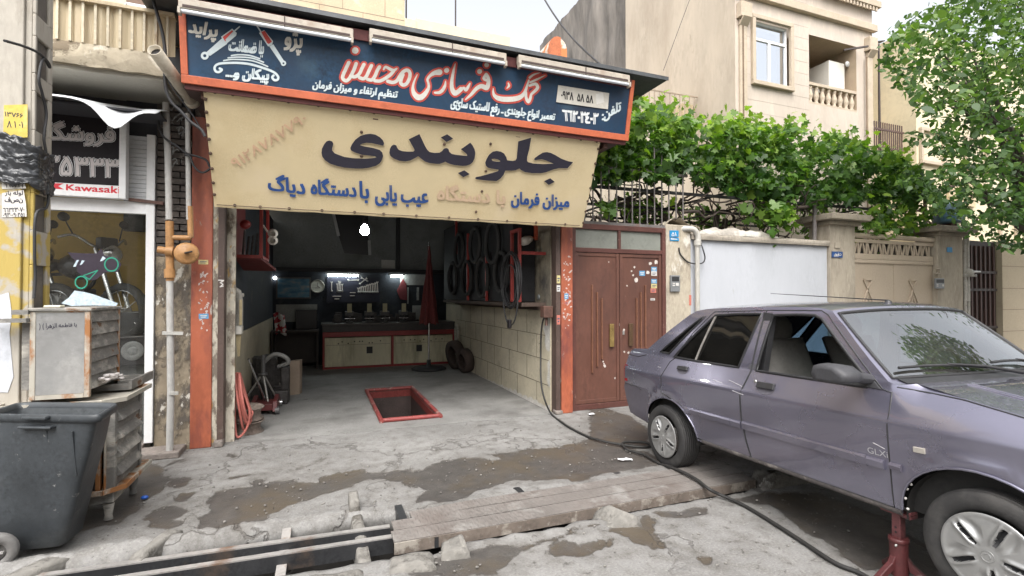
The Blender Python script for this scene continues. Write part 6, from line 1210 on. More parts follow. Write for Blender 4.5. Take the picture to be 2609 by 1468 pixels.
def pic_mat():
    m = bpy.data.materials.new('seascape print'); m.use_nodes = True; N = m.node_tree.nodes; L = m.node_tree.links; p = N['Principled BSDF']; tc = N.new('ShaderNodeTexCoord'); n = N.new('ShaderNodeTexNoise'); n.inputs['Scale'].default_value = 4; n.inputs['Detail'].default_value = 6
    mp = N.new('ShaderNodeMapping'); mp.inputs['Scale'].default_value = (1, 1, 2.5); L.new(tc.outputs['Object'], mp.inputs[0]); L.new(mp.outputs[0], n.inputs[0]); r = N.new('ShaderNodeValToRGB'); r.color_ramp.elements[0].color = (.02, .10, .19, 1); r.color_ramp.elements[0].position = .35; r.color_ramp.elements[1].color = (.28, .27, .24, 1); r.color_ramp.elements[1].position = .7
    e = r.color_ramp.elements.new(.52); e.color = (.08, .20, .28, 1); L.new(n.outputs[0], r.inputs[0]); L.new(r.outputs[0], p.inputs['Base Color']); return m
m = MB(); m.box(-.83, -.21, 11.555, 11.5595, 1.47, 1.87); m.build('print', pic_mat(), pc)
TUB = emat('lit tube', (.90, 1.0, .98), 24)
for x0, x1, lb in ((.16, .78, 'lit fluorescent tube above the tool board'), (1.50, 1.76, 'short lit fluorescent tube right of the tool board')):
    t = thing('fluorescent_lamp', lb, 'lamp', ((x0+x1)/2, 11.5, 1.94), 'lit tubes on the back wall')
    m = MB(); m.box(x0-.05, x1+.05, 11.47, 11.53, 1.975, 2.01); m.build('batten', mat('dull zinc', (.5, .49, .46), .5, .15, metal=.3), t)
    m = MB(); m.cyl((x0, 11.49, 1.95), (x1, 11.49, 1.95), .022, n=10); m.build('tube', TUB, t)
bu = thing('light_bulb', 'bright white light bulb hanging from a cord in the garage mouth', 'light bulb', (.53, 6.6, 2.36))
m = MB(); m.lathe([(.0001, -.065), (.03, -.06), (.050, -.035), (.054, -.005), (.046, .025), (.03, .055), (.022, .07)], (.53, 6.6, 2.35), (0, 0, 1), 20); m.build('globe', emat('lit globe', (1.0, .99, .95), 85), bu)
m = MB(); m.lathe([(.024, .07), (.026, .09), (.022, .14), (.006, .15)], (.53, 6.6, 2.35), (0, 0, 1), 14); m.cyl((.53, 6.6, 2.5), (.53, 6.6, 3.4), .005, n=6); m.build('lamp_holder', BLKV, bu)
# slanting hatch opening and old tube high on the back wall
hc = thing('hatch', 'dark slanting opening high in the pale back wall', 'hatch', (.65, 11.6, 2.4))
P = [(.26, 3.55), (1.0, 3.55), (1.02, 2.42), (.50, 2.45), (.30, 3.1)]; m = MB(); m.prism([(x, 11.604, z) for x, z in P], (0, .004, 0)); m.build('opening', BLKV, hc)  # black sheet on the wall stands for the unlit hole
for a, b in (((.27, 3.3), (.38, 2.82)), ((1.03, 2.75), (1.045, 2.42))): m = MB(); m.beam((a[0], 11.59, a[1]), (b[0], 11.59, b[1]), .06, .03, (0, 1, 0)); m.build('edge_strip', mat('grey strip', (.45, .46, .46), .6), hc)
single('paper_notice', MB().box(1.30, 1.60, 11.592, 11.598, 2.13, 2.32), mat('white notice', (.50, .50, .47), .8, .1, 12), 'white paper notice above the beam at the back of the garage', 'notice')
m = MB(); m.box(1.88, 1.91, 11.57, 11.59, 1.32, 1.70); m.box(2.1, 2.15, 11.57, 11.59, 1.4, 1.7); m.box(1.72, 2.3, 11.58, 11.595, 1.75, 2.0); m.box(2.0, 2.35, 11.575, 11.595, .95, 1.28); single('wall_papers', m, mat('grey papers', (.36, .37, .36), .8, .15, 8), 'pale sheets pinned to the back wall behind the umbrella', 'papers')
m = MB(); m.prism([(1.64, 11.56, 1.62), (1.72, 11.56, 1.42), (1.88, 11.56, 1.40), (1.86, 11.56, 1.78), (1.78, 11.56, 1.9)], (0, .03, 0)); single('red_overall', m, mat('faded red cloth', (.16, .03, .035), .9, .2, 8, .3), 'dull red overall hanging on the back wall', 'overall', None, .01)
# umbrella
um = thing('umbrella', 'closed dark red parasol standing on a round base in front of the workbench', 'umbrella', (2.08, 10.1, 0))
def umf(s, t):
    a = 2*PI*s; fold = .5+.5*math.cos(a*6); z = 2.52-1.55*t; r_ = .02+.19*t**1.3*(.55+.45*fold)+.02*nz3(s*7, t*5, 0, 1)
    return np.array([2.08+r_*math.cos(a), 10.1+r_*math.sin(a), z-.05*fold*(t > .95)])
m = MB(); m.grid(umf, 72, 24); m.build('canopy', mat('dark red canvas', (.15, .032, .032), .85, .2, 4, .2, 40), um)
m = MB(); m.cyl((2.08, 10.1, .05), (2.08, 10.1, 2.6), .019, n=8); m.build('pole', mat('bike chrome', (.55, .55, .55), .2, .1, metal=.9), um)
m = MB(); m.lathe([(.0001, 0), (.34, 0), (.35, .03), (.30, .06), (.05, .08), (.04, .2), (.0001, .2)], (2.08, 10.1, .005), (0, 0, 1), 28); m.build('base', mat('black base', (.025, .025, .027), .6), um)
# right wall: shelf, rack with dark stock, cable coil, spot lamp
sf = thing('wall_shelf', 'long greasy brown shelf along the right garage wall', 'shelf', (2.65, 8.0, 1.32))
m = MB(); m.box(2.45, 2.795, 6.0, 10.4, 1.37, 1.42); m.box(2.70, 2.795, 5.9, 10.4, 1.325, 1.3695); m.build('board', mat('greasy brown board', (.075, .05, .038), .7, .3, 4, .2), sf)
rk = thing('tyre_rack', 'red bar rack of dark tyres and belts high on the right garage wall', 'rack', (2.6, 8, 1.43))
for y, z0, z1 in ((9.2, 2.3, 2.95), (8.4, 1.43, 2.6), (7.35, 1.43, 2.2), (6.25, 1.43, 2.35), (5.98, 1.43, 2.35)): m = MB(); m.box(2.40, 2.44, y, y+.04, z0, z1); m.build('upright', REDS, rk, .004)
m = MB(); m.box(2.40, 2.44, 5.98, 6.3, 2.351, 2.39); m.box(2.40, 2.79, 5.985, 6.02, 2.05, 2.09); m.build('cross_rail', REDS, rk)
m = MB(); m.box(2.46, 2.79, 6.35, 10.4, 1.43, 2.9); m.build('dark_backing', mat('black goods', (.012, .012, .014), .7, .5, 9), rk)
RUBB = mat('bike rubber', (.025, .025, .025), .8)
for i, (y, z, r_) in enumerate(((6.7, 1.85, .28), (7.0, 2.3, .30), (7.6, 1.8, .3), (7.9, 2.35, .28), (8.5, 1.82, .3), (8.9, 2.35, .3), (9.5, 1.85, .3))):
    m = MB(); m.tube([(2.42-.03*(i % 2), y+r_*math.cos(a*PI/14), z+r_*1.0*math.sin(a*PI/14)) for a in range(28)], .035, 8, True); m.build('tyre', RUBB, rk)
cc = thing('cable_coil', 'big hanging coil of black cable at the street end of the right wall shelf', 'cable coil', (2.42, 6.15, 1.3))
m = MB()
for i in range(7):
    w, h, yo = .30+.05*random.random(), .34+.05*random.random(), random.uniform(-.03, .03); m.tube([(2.34+.012*i, 6.2+yo+w*.95*math.cos(a*PI/20), 1.72+h*math.sin(a*PI/20)) for a in range(40)], .008, 6, True)
m.tube([(2.35, 6.15+.27*math.cos(a*PI/20), 1.52+.40*math.sin(a*PI/20)) for a in range(40)], .010, 6, True); m.build('coil', mat('black cable', (.03, .03, .032), .6, .2), cc)
m = MB(); m.box(2.32, 2.36, 6.12, 6.2, 1.08, 1.2); m.build('plug', BLKV, cc, .01)
sp = thing('spot_lamp', 'white bullet spot lamp on a red bracket at the top of the right wall', 'lamp', (2.7, 6.3, 2.3))
m = MB(); m.lathe([(.0001, .0), (.055, .01), (.065, .08), (.04, .17), (.02, .2)], at(1330, 617, Y=6.25), np.array((.9, .3, .35)), 16); m.build('shade', mat('ivory enamel', (.66, .63, .57), .5, .05), sp)
m = MB(); m.beam((2.79, 6.3, 2.28), (2.79, 6.3, 2.55), .05, .05); m.beam((2.75, 6.3, 2.50), (2.75, 5.9, 2.50), .04, .04); m.beam((2.66, 6.27, 2.30), (2.79, 6.3, 2.32), .02, .02); m.build('bracket', mat('lamp red', (.50, .10, .05), .5), sp)
m = MB(); m.lathe([(.0001, .01), (.035, .012), (.04, 0)], at(*px('a7', (948, 578)), X=2.795), (-1, 0, 0), 14); single('wall_socket', m, WHW, 'round wall socket above the shelf end on the right wall', 'socket')
m = MB(); p = at(*px('a7', (1005, 660)), X=2.74); m.box(2.66, 2.79, p[1]-.06, p[1]+.06, p[2]-.10, p[2]+.05); m.cyl((2.72, p[1], p[2]-.2), (2.72, p[1], p[2]-.1), .02, n=8); single('hose_valve', m, mat('rusty valve', (.11, .055, .04), .6, .3, 8), 'rusty hose valve at the end of the right wall shelf', 'valve', None, .008)
for i, (x, y, r_, z) in enumerate(((2.60, 9.95, .30, .30), (2.66, 9.45, .24, .24))):
    m = MB(); m.lathe([(r_*.6, -.08), (r_*.95, -.09), (r_, 0), (r_*.95, .09), (r_*.6, .08), (r_*.6, -.08)], (x, y, z), (.96, .2, .15), 24); single('old_tyre', m, mat('dusty brown tyre', (.06, .042, .035), .8, .2, 6), ('larger old tyre leaning behind the other at the end of the right wall', 'smaller old tyre leaning nearest the street at the end of the right wall')[i], 'tyre', 'old tyres by the right wall')
m = MB(); m.tube([(2.72, 10.3+.12*math.cos(a*PI/12), .72+.16*math.sin(a*PI/12)) for a in range(24)], .03, 8, True); single('rope_ring', m, mat('pale rope', (.42, .40, .34), .9, .2, 20, .4), 'pale rope ring hanging at the right end of the workbench', 'rope')
# left side
rb = thing('red_wall_cage', 'open red frame cage full of tools hung at the top of the left wall', 'cage', (-.72, 6.55, 1.9))
x0, x1, y0, y1, z0, z1 = -.90, -.63, 6.35, 7.1, 1.96, 2.6
for p, q in (((x1, y0, z0), (x1, y0, z1)), ((x0, y0, z0), (x0, y0, z1)), ((x1, y1, z0), (x1, y1, z1)), ((x0, y0, z0), (x1, y0, z0)), ((x1, y0, z0), (x1, y1, z0)), ((x0, y0, z1), (x1, y0, z1)), ((x1, y0, z1), (x1, y1, z1))): m = MB(); m.beam(p, q, .035, .035, (0, 1, .01)); m.build('bar', REDS, rb, .003)
m = MB(); m.box(x0, x1, y0, y1, z0-.03, z0-.018); m.prism([(x0, y0+.1, z0-.032), (x1, y0+.1, z0-.032), (x1+.1, y1, z0-.13), (x0, y1, z0-.13)], (0, 0, .03)); m.box(x0, x0+.015, y0+.02, y1, z0, z1); m.build('tray', mat('tray red', (.13, .02, .018), .6, .2), rb)
for i in range(5): m = MB(); xx = x0+.05+.045*i; m.cyl((xx, 6.6, z0), (xx+.02, 6.62, z0+.25+.1*random.random()), .014, n=6); m.build('tool', BLK2, rb)
m = MB(); m.ball((-.80, 6.42, 2.33), .06, 10, 6, (1, 1, .9)); m.build('red_cap', mat('bench red', (.30, .035, .032), .45, .15, 3), rb)
sl_ = thing('swivel_lamp', 'white double swivel lamp hanging beside the red cage', 'lamp', (-.52, 6.5, 2.2))
for z in (2.24, 2.16): m = MB(); m.lathe([(.0001, .0), (.05, .01), (.055, .04), (.03, .07)], (-.515, 6.4, z), (.1, -.9, -.2), 14); m.build('lamp_head', mat('ivory enamel', (.66, .63, .57), .5, .05), sl_)
m = MB(); m.tube([(-.62, 6.42, 2.33), (-.58, 6.42, 2.27), (-.52, 6.42, 2.2)], .012, 6); m.build('arm', mat('ivory enamel', (.66, .63, .57), .5, .05), sl_)
fb = thing('flue_heater', 'white pipe and fuse box assembly fixed on the left wall near the shutter guide', 'fixture', (-.87, 6.1, 1.0))
m = MB(); m.tube([(-.86, 6.02, 1.57), (-.83, 6.05, 1.55), (-.82, 6.1, 1.45), (-.82, 6.1, 1.12)], .045, 12); m.lathe([(.05, 0), (.055, .02), (.05, .04)], (-.82, 6.1, 1.5), (0, 0, 1), 14); m.build('duct', mat('dusty duct', (.40, .38, .34), .6, .2, 4), fb)
m = MB(); m.box(-.89, -.78, 6.02, 6.16, 1.10, 1.19); m.build('box', mat('ivory enamel', (.66, .63, .57), .5, .05), fb, .006)
m = MB(); m.box(-.80, -.775, 6.0, 6.03, 1.2, 1.47); m.prism([(-.84, 6.05, 1.09), (-.79, 6.05, 1.09), (-.80, 6.05, .86), (-.82, 6.05, .86)], (0, .04, 0)); m.build('wood_strip', mat('pale wood', (.42, .34, .2), .7, .15, 6), fb)
ph = MB()
for i in range(5):
    y0_ = 6.0+random.uniform(-.04, .06); w = random.uniform(.07, .11); zb_ = random.uniform(.03, .2); x_ = -.84+.012*i
    loop = [(x_, y0_, .68), (x_+.03, y0_-w*.8, .5), (x_+.06, y0_-w, .32), (x_+.09, y0_-w*.3, zb_+.02), (x_+.12, y0_+w*.6, zb_+.06), (x_+.09, y0_+w, .3), (x_+.04, y0_+w*.7, .5), (x_, y0_+.01, .69)]
    ph.tube(curve(loop, 5), .0125, 7)
ph.tube(curve([(-.80, 6.0, .66), (-.74, 5.98, .45), (-.69, 5.97, .27), (-.72, 5.95, .1), (-.80, 5.93, .03), (-.83, 5.98, .2), (-.83, 6.0, .45)], 5), .0125, 7)
single('pink_hose', ph, mat('pink rubber hose', (.42, .13, .105), .6, .12, 8, .1), 'tangled pink rubber hose hanging low inside the left garage jamb', 'hose')
RIMM = mat('rusty rim', (.26, .215, .185), .6, .25, 5, .2, metal=.3, col2=(.10, .07, .055), cscale=4, cthr=(.5, .65))
for i, z in enumerate((.004, .15)):
    m = MB(); m.lathe([(.155, 0), (.165, .012), (.14, .03), (.125, .07), (.14, .12), (.165, .135), (.155, .142), (.13, .12), (.11, .075), (.02, .07)], (-.74, 6.22, z), (.05, -.06, 1), 28); single('wheel_rim', m, RIMM, ('rusty steel wheel rim at the bottom of the pile under the pink hose', 'rusty steel wheel rim on top of the pile under the pink hose')[i], 'wheel rim', 'rims piled inside the left jamb')
def tripod(x, y, h, r_, label):
    t = thing('axle_stand', label, 'axle stand', (x, y, 0), 'tripod axle stands')
    for k in range(3): a = k*2*PI/3-1.2; m = MB(); m.tube([(x+r_*math.cos(a), y+r_*math.sin(a), .01), (x+.02*math.cos(a), y+.02*math.sin(a), h*.62)], .013, 7); m.build('leg', mat('bare steel leg', (.36, .35, .33), .45, .2, 5, metal=.4), t)
    m = MB(); m.cyl((x, y, h*.5), (x, y, h), .028, n=10); m.lathe([(.028, 0), (.055, .01), (.055, .03), (.028, .04)], (x, y, h*.62), (0, 0, 1), 12); m.build('tube', BLK2, t)
tripod(-.70, 7.4, .72, .30, 'taller tripod axle stand beside the pile of wheel rims'); tripod(-.56, 8.05, .5, .22, 'shorter tripod axle stand further inside by the brown box')
fj = thing('floor_jack', 'dark red trolley jack on the floor behind the wheel rims', 'trolley jack', (-.62, 7.3, 0))
m = MB(); m.prism([(-.8, 6.95, .05), (-.8, 7.0, .17), (-.8, 7.35, .2), (-.8, 7.6, .09), (-.8, 7.6, .05)], (.05, 0, 0)); m.prism([(-.55, 6.95, .05), (-.55, 7.0, .17), (-.55, 7.35, .2), (-.55, 7.6, .09), (-.55, 7.6, .05)], (.05, 0, 0)); m.box(-.75, -.55, 7.0, 7.35, .06, .14); m.build('body', mat('jack red', (.12, .025, .025), .5, .3), fj, .006)
for x in (-.82, -.5):
    for y in (7.0, 7.5): m = MB(); m.cyl((x-.02, y, .055), (x+.03, y, .055), .05, n=14); m.build('wheel', mat('bike chrome', (.55, .55, .55), .2, .1, metal=.9) if y > 7.2 else BLK2, fj)
m = MB(); m.cyl((-.66, 7.25, .15), (-.80, 6.75, .75), .014, n=8); m.build('handle', mat('bike chrome', (.55, .55, .55), .2, .1, metal=.9), fj)
m = MB()
for i in range(26): x, y, s = random.uniform(-.88, -.45), random.uniform(7.6, 9.2), random.uniform(.05, .14); m.box(x-s*.7, x+s*.7, y-s, y+s, .005, random.uniform(.1, .62))
o = m.build('scrap_heap', mat('dark oily parts', (.055, .05, .048), .5, .5, 9, metal=.2), None, .01); o['kind'] = 'stuff'; o['label'] = 'dark heap of oily scrap along the left wall'
m = MB(); m.prism([(-.42, 8.25, .0), (-.28, 8.32, .0), (-.28, 8.32, .52), (-.42, 8.25, .52)], (.03, .12, 0)); single('cardboard_box', m, mat('dusty cardboard', (.33, .26, .20), .9, .1, 4), 'upright dusty cardboard box at the edge of the scrap heap', 'box', None, .004)
m = MB(); m.tube(curve([(-.75, 7.9, .55), (-.6, 7.8, .68), (-.45, 7.75, .64), (-.42, 7.8, .55), (-.55, 7.85, .5)], 5), .03, 8); single('silver_duct', m, mat('silver cloth', (.33, .33, .32), .5, .15, 9), 'crumpled silver duct lying over the scrap heap', 'duct')
dk = thing('side_table', 'dark desk with a black case against the back wall left of the workbench', 'desk', (-.4, 11.2, 0))
m = MB(); m.box(-.9, -.02, 10.95, 11.58, .76, .80); m.box(-.9, -.86, 10.95, 11.58, 0, .759); m.box(-.06, -.02, 10.95, 11.58, 0, .759); m.box(-.86, -.06, 11.3, 11.35, .1, .759); m.build('desk', mat('dark wood', (.035, .026, .022), .6, .3), dk)
m = MB(); m.box(-.47, -.05, 11.3, 11.5, .80, 1.21); single('black_case', m, BLKV, 'black case standing on the dark desk', 'case', None, .01)
m = MB(); m.box(-.86, -.05, 11.585, 11.598, .95, 1.32); single('notice_sheet', m, mat('dingy white panel', (.30, .30, .28), .7, .15, 4), 'dingy white panel on the back wall behind the desk', 'panel')
m = MB(); m.grid(lambda s, t: np.array([-.86+.20*s+.05*t, 10.95+.03*math.sin(7*s), 1.15-.42*t+.03*math.sin(5*s)]), 12, 10)
def flagm():
    m = bpy.data.materials.new('striped cloth'); m.use_nodes = True; N = m.node_tree.nodes; L = m.node_tree.links; p = N['Principled BSDF']; tc = N.new('ShaderNodeTexCoord'); w = N.new('ShaderNodeTexNoise'); w.inputs['Scale'].default_value = 9; L.new(tc.outputs['Object'], w.inputs[0]); r = N.new('ShaderNodeValToRGB'); r.color_ramp.interpolation = 'CONSTANT'; r.color_ramp.elements[0].color = (.33, .02, .03, 1); r.color_ramp.elements[1].position = .5; r.color_ramp.elements[1].color = (.5, .48, .46, 1); L.new(w.outputs[0], r.inputs[0]); L.new(r.outputs[0], p.inputs['Base Color']); return m
single('striped_cloth', m, flagm(), 'red and white cloth hanging by the desk at the back', 'cloth', None, 0, .005)
m = MB(); m.lathe([(.0001, 0), (.03, .0), (.035, .02), (.0001, .03)], (-.98+.1, 11.55, 1.88), (0, -1, 0), 12); single('night_light', m, emat('lit night lamp', (.9, .95, 1.), 8), 'tiny lit lamp left of the blue picture', 'lamp')
# stickers and scrawls on the orange pillars
for u, v, w, h, c, lb in ((518, 668, .085, .045, 3, 'yellow sticker high on the left orange pillar'), (519, 806, .085, .05, 0, 'blue and white sticker low on the left orange pillar'), (1443, 755, .06, .07, 0, 'blue sticker on the right orange pillar')): sticker(u, v, w, h, c, FY-.0105, 0, lb)
for u, v, w, h, lb in ((1443, 772, .05, .04, 'pinkish torn sticker below the blue one on the right orange pillar'),): sticker(u, v, w, h, 2, FY-.0105, 0, lb)
for u, v, c, h, lb in ((1423, 712, 3, .10, 'yellowish sticker on the right shutter guide'), (1423, 735, 1, .08, 'white sticker on the right shutter guide'), (1423, 815, 2, .12, 'orange patch on the right shutter guide')): sticker(u, v, .05, h, c, FY-.0205, 0, lb)
m = MB(); paint(m, stroke(px('a6', (40, 430), (70, 432), (50, 445)), 3)+stroke(px('a6', (50, 445), (66, 455), (48, 470), (68, 465)), 2.4), lambda u, v: at(u, v, Y=FY-.0225)); single('white_scrawl', m, STK[1], 'white chalk scrawl on the left shutter guide', 'scrawl')
for Q, lb in ((('a2', 1330, 1395, 640, 1040), 'pale handwritten scrawl on the left orange pillar'), (('a7', 1105, 1155, 310, 780), 'pale torn paper traces on the right orange pillar')):
    m = MB(); k, x0, x1, y0, y1 = Q; cs = []
    for i in range(46):
        x, y = random.uniform(x0, x1), random.uniform(y0, y1); l = (x1-x0)*random.uniform(.06, .22); P = px(k, (x, y), (x+l*random.uniform(.3, 1), y+l*random.uniform(-.6, .6)), (x+l*random.uniform(-.5, .6), y+l*random.uniform(.2, 1))); cs += stroke(P, random.uniform(1.2, 3.6))
    paint(m, cs, lambda u, v: at(u, v, Y=FY-.0115)); single('scrawl', m, mat('chalky paper rest', (.55, .47, .44), .8, .25, 30), lb, 'scrawl')
# ================================================================ THE CAR: purple grey saloon, nose raised on a stand
KP = np.array([2.8471, 3.6368, .272]); KA = np.array([-.03312, -.99899, .03044]); KL = np.array([.99945, -.03314, 0.]); KU = np.array([.00101, .03043, .99954])
def CW(x, s, z): return KP+KA*x+KL*s+KU*(z-.272)
def cpt(u, v, off): 
    d = ray(u, v); q = C0+d*(((KP+KL*off-C0)@KL)/(d@KL))-KP; return float(q@KA), float(q@KU)+.272
car = thing('parked_car', 'purple grey saloon car with its front raised on a red stand, driver window open', 'car', CW(1.1, .78, 0))
def paint_mat():
    m = mat('purple grey car paint', (.215, .208, .272), .27, .05, 1.3, 0, 6, metal=.68, col2=(.185, .18, .235), cscale=.8, cthr=(.45, .8), coat=1.)
    m.node_tree.nodes['Principled BSDF'].inputs['Coat Roughness'].default_value = .03
    return m
CP = paint_mat(); BUMP = mat('faded bumper paint', (.14, .13, .165), .42, .08, 2, 0, 20, metal=.5, coat=.2); BPL = mat('car black plastic', (.025, .025, .027), .5, .2, 6, .05); GPL = mat('mirror grey plastic', (.045, .045, .05), .6, .12, 5, .1); RUBS = mat('window rubber', (.018, .018, .02), .55, .2)
HW = .78                                     # half the car's width; s runs 0 (near side) .. 1.56
_IZ = [.26, .31, .36, .45, .53, .60, .70, .785, .80, .812, .86, .92, .965, 1.0, 1.10, 1.20, 1.30, 1.36, 1.40, 1.45]
_II = [.10, .058, .042, .030, .022, .015, .005, .0, .0, .004, .025, .050, .068, .074, .097, .125, .157, .18, .208, .25]
def inset(x, z):
    a = float(np.interp(z, _IZ, _II))
    if x > 2.2: a += .10*((x-2.2)/.85)**2
    if x < .1: a += .048*((.1-x)/.78)**2
    if x > 1.9:
        zt = float(np.interp(x, [1.9, 1.93, 2.2, 2.45, 2.75, 2.95], [1.1, .99, .962, .92, .87, .79])); a += .055*max(0, (z-(zt-.13))/.13)**2*min(1, (x-1.9)/.15)
    # wheel arch flare
    for cx_, cz_ in ((0.05, .36), (2.30, .37)):
        d = math.hypot(x-cx_, z-cz_); a -= .014*math.exp(-((d-.31)/.035)**2)*(z > .3)
    return a-.015
def SD(x, z, o=0., far=False):
    s = inset(x, z)-o; return CW(x, 2*HW-s if far else s, z)
def arc(cx_, cz_, rx, rz, a0, a1, n): return [(cx_+rx*math.cos(a0+(a1-a0)*i/n), cz_+rz*math.sin(a0+(a1-a0)*i/n)) for i in range(n+1)]
FARCH = arc(2.305, .36, .345, .295, 0, PI, 18); RARCH = arc(.055, .33, .35, .285, .0, PI, 18)
TOPL = [(-.655, .353), (-.712, .491), (-.735, .604), (-.702, .650), (-.684, .80), (-.684, .935), (-.66, .975), (-.61, .997), (-.325, 1.018), (-.140, 1.142), (.069, 1.272), (.181, 1.344), (.25, 1.378), (.36, 1.392), (.5, 1.399), (.87, 1.405), (1.26, 1.403), (1.40, 1.396), (1.49, 1.378), (1.60, 1.283), (1.687, 1.194), (1.79, 1.093), (1.889, .999), (1.935, .985), (2.0, 1.0), (2.214, .957), (2.454, .915), (2.75, .865), (2.90, .815), (2.97, .73), (3.0, .60), (3.0, .45), (2.96, .33)]
OUT = TOPL+[(2.66, .30)]+FARCH+[(1.955, .335), (1.4, .333), (.95, .33), (.45, .318)]+RARCH+[(-.30, .31)]
FWIN = [(1.062, 1.346), (1.25, 1.352), (1.385, 1.348), (1.44, 1.325), (1.60, 1.170), (1.79, .985), (1.775, .955), (1.4, .956), (1.003, .958)]
RWIN = [(.497, 1.342), (.72, 1.352), (.957, 1.355), (.90, 1.15), (.835, .962), (.36, .966), (.086, .975), (.25, 1.13)]
QWIN = [(.385, 1.330), (.335, 1.318), (.10, 1.155), (-.123, 1.004), (.016, .998), (.20, 1.165)]
RDOOR = [(.472, 1.369), (.985, 1.380), (.955, .954), (.907, .77), (.902, .6), (.926, .449), (.952, .345), (.46, .345)]+[(.385, .352)]+[(p[0]-.0, p[1]) for p in arc(.055, .33, .352, .287, .10, PI*.44, 6)]+[(.06, .635), (-.015, .66), (-.012, .80), (.05, .93), (.10, .965), (.27, 1.18)]
FDOOR = [(.992, 1.381), (1.42, 1.378), (1.475, 1.352), (1.62, 1.205), (1.81, 1.01), (1.865, .955), (1.915, .945), (1.924, .842), (1.917, .543), (1.913, .349), (.958, .345), (.932, .449), (.908, .6), (.913, .77), (.961, .954)]
def dens(P, d=.04):
    o = []
    for a, b in zip(P, P[1:]+P[:1]):
        n = max(1, int(math.hypot(b[0]-a[0], b[1]-a[1])/d))
        for k in range(n): o.append((a[0]+(b[0]-a[0])*k/n, a[1]+(b[1]-a[1])*k/n))
    return o
def inpoly(P, X, Y): return sdist(P, X, Y) < 0
def side_mesh():
    vs, ed = [], []
    for P in (OUT, FWIN, RWIN, QWIN, RDOOR, FDOOR):
        P = dens(P); b = len(vs); vs += [Vector(p) for p in P]; ed += [(b+i, b+(i+1) % len(P)) for i in range(len(P))]
    zs = [.36, .45, .53, .57, .60, .65, .70, .75, .785, .80, .812, .84, .88, .92, .95, .98, 1.02, 1.06, 1.10, 1.15, 1.2, 1.25, 1.3, 1.36, 1.39]
    gxx = np.arange(-.71, 3.0, .035)
    for z in zs:
        for x in gxx: vs.append(Vector((x+.0007*z, z)))
    for i, z in enumerate(zs):
        if z in (.785, .812):
            pass
    r = delaunay_2d_cdt(vs, ed, [], 0, 1e-5); V = np.array([tuple(p) for p in r[0]]); T = np.array(r[2]); q = V[T].mean(1); X, Y = q[:, 0], q[:, 1]
    ok = inpoly(OUT, X, Y) & ~inpoly(FWIN, X, Y) & ~inpoly(RWIN, X, Y) & ~inpoly(QWIN, X, Y)
    fd = inpoly(FDOOR, X, Y) & ok; rd = inpoly(RDOOR, X, Y) & ok & ~fd; bp_ = ok & ~fd & ~rd & (X < -.24) & (Y < .645); rest = ok & ~fd & ~rd & ~bp_
    return V, T, dict(body=rest, fd=fd, rd=rd, bp=bp_)
SV, ST_, SM = side_mesh()
def side_part(mb, key, far):
    tr = ST_[SM[key]]; us = np.unique(tr); mp = {int(u): i for i, u in enumerate(us)}
    pts = [SD(SV[u][0], SV[u][1], 0, far) for u in us]
    b0_ = len(mb.v); mb.add(pts, [tuple(mp[int(i)] for i in (t if not far else t[::-1])) for t in tr], True)
    if not hasattr(mb, 'nrm'): mb.nrm = {}
    e = .004
    for k_, u in enumerate(us):
        x, z = SV[u]; n_ = np.cross(SD(x+e, z, 0, far)-SD(x-e, z, 0, far), SD(x, z+e, 0, far)-SD(x, z-e, 0, far)); n_ /= np.linalg.norm(n_); n_ = n_ if (n_@KL < 0) != far else -n_; mb.nrm[b0_+k_] = n_
def smooth_side(o, mb):
    """shade the pressed panels by the true surface direction"""
    me = o.data; vn_ = [tuple(v.normal) for v in me.vertices]
    for k_, n_ in mb.nrm.items(): vn_[k_] = tuple(n_)
    me.normals_split_custom_set_from_vertices(vn_)
def crown(x, z):
    return float(np.interp(x, [-.75, -.65, -.325, .0, .25, .9, 1.4, 1.5, 1.95, 2.2, 2.9, 3.0], [0, .005, .02, .025, .03, .038, .034, .025, .012, .03, .035, 0])) if z > .9 else 0.
def bow(x, z):
    if z < .9: return -.07 if x < 0 else .12
    return float(np.interp(x, [-.69, -.325, .1, .3, 1.3, 1.49, 1.69, 1.935, 2.2, 2.75, 3.0], [-.06, -.10, -.05, 0, .0, .045, .09, .13, .05, .06, .11]))
def across(x, z, t):
    s = inset(x, z); h = HW-s; k = 1-abs(t)**2.6
    return CW(x+bow(x, z)*(1-t*t), HW+t*h, z+crown(x, z)*k)
TS = [-1, -.985, -.95, -.88, -.75, -.6, -.4, -.2, 0, .2, .4, .6, .75, .88, .95, .985, 1]
def loft_across(mb, st, ts, smooth=True):
    vs = [across(x, z, t) for x, z in st for t in ts]; n = len(ts)
    mb.add(vs, [(i*n+k, i*n+k+1, (i+1)*n+k+1, (i+1)*n+k) for i in range(len(st)-1) for k in range(n-1)], smooth)
def lin(a, b, n): return [(a[0]+(b[0]-a[0])*i/n, a[1]+(b[1]-a[1])*i/n) for i in range(n+1)]
BODYB = MB()
side_part(BODYB, 'body', False); side_part(BODYB, 'body', True)
ia = TOPL.index((-.702, .650)); ic = TOPL.index((-.325, 1.018)); ir = TOPL.index((.25, 1.378)); iw = TOPL.index((1.49, 1.378)); ib = TOPL.index((1.889, .999))
loft_across(BODYB, TOPL[ia:ic+1], TS); loft_across(BODYB, TOPL[ir:iw+1], TS); loft_across(BODYB, TOPL[ib+1:], TS)
def zone(a, b, tcut, n=8):
    st = lin(a, b, n); left = [t for t in TS if t <= -tcut]+([-tcut] if -tcut not in TS else []); loft_across(BODYB, st, left); loft_across(BODYB, st, [-t for t in left][::-1])
WS0, WS1 = (1.515, 1.357), (1.875, 1.012)
loft_across(BODYB, [TOPL[iw], WS0], TS); zone(WS0, WS1, .95); loft_across(BODYB, [WS1, TOPL[ib], TOPL[ib+1]], TS)
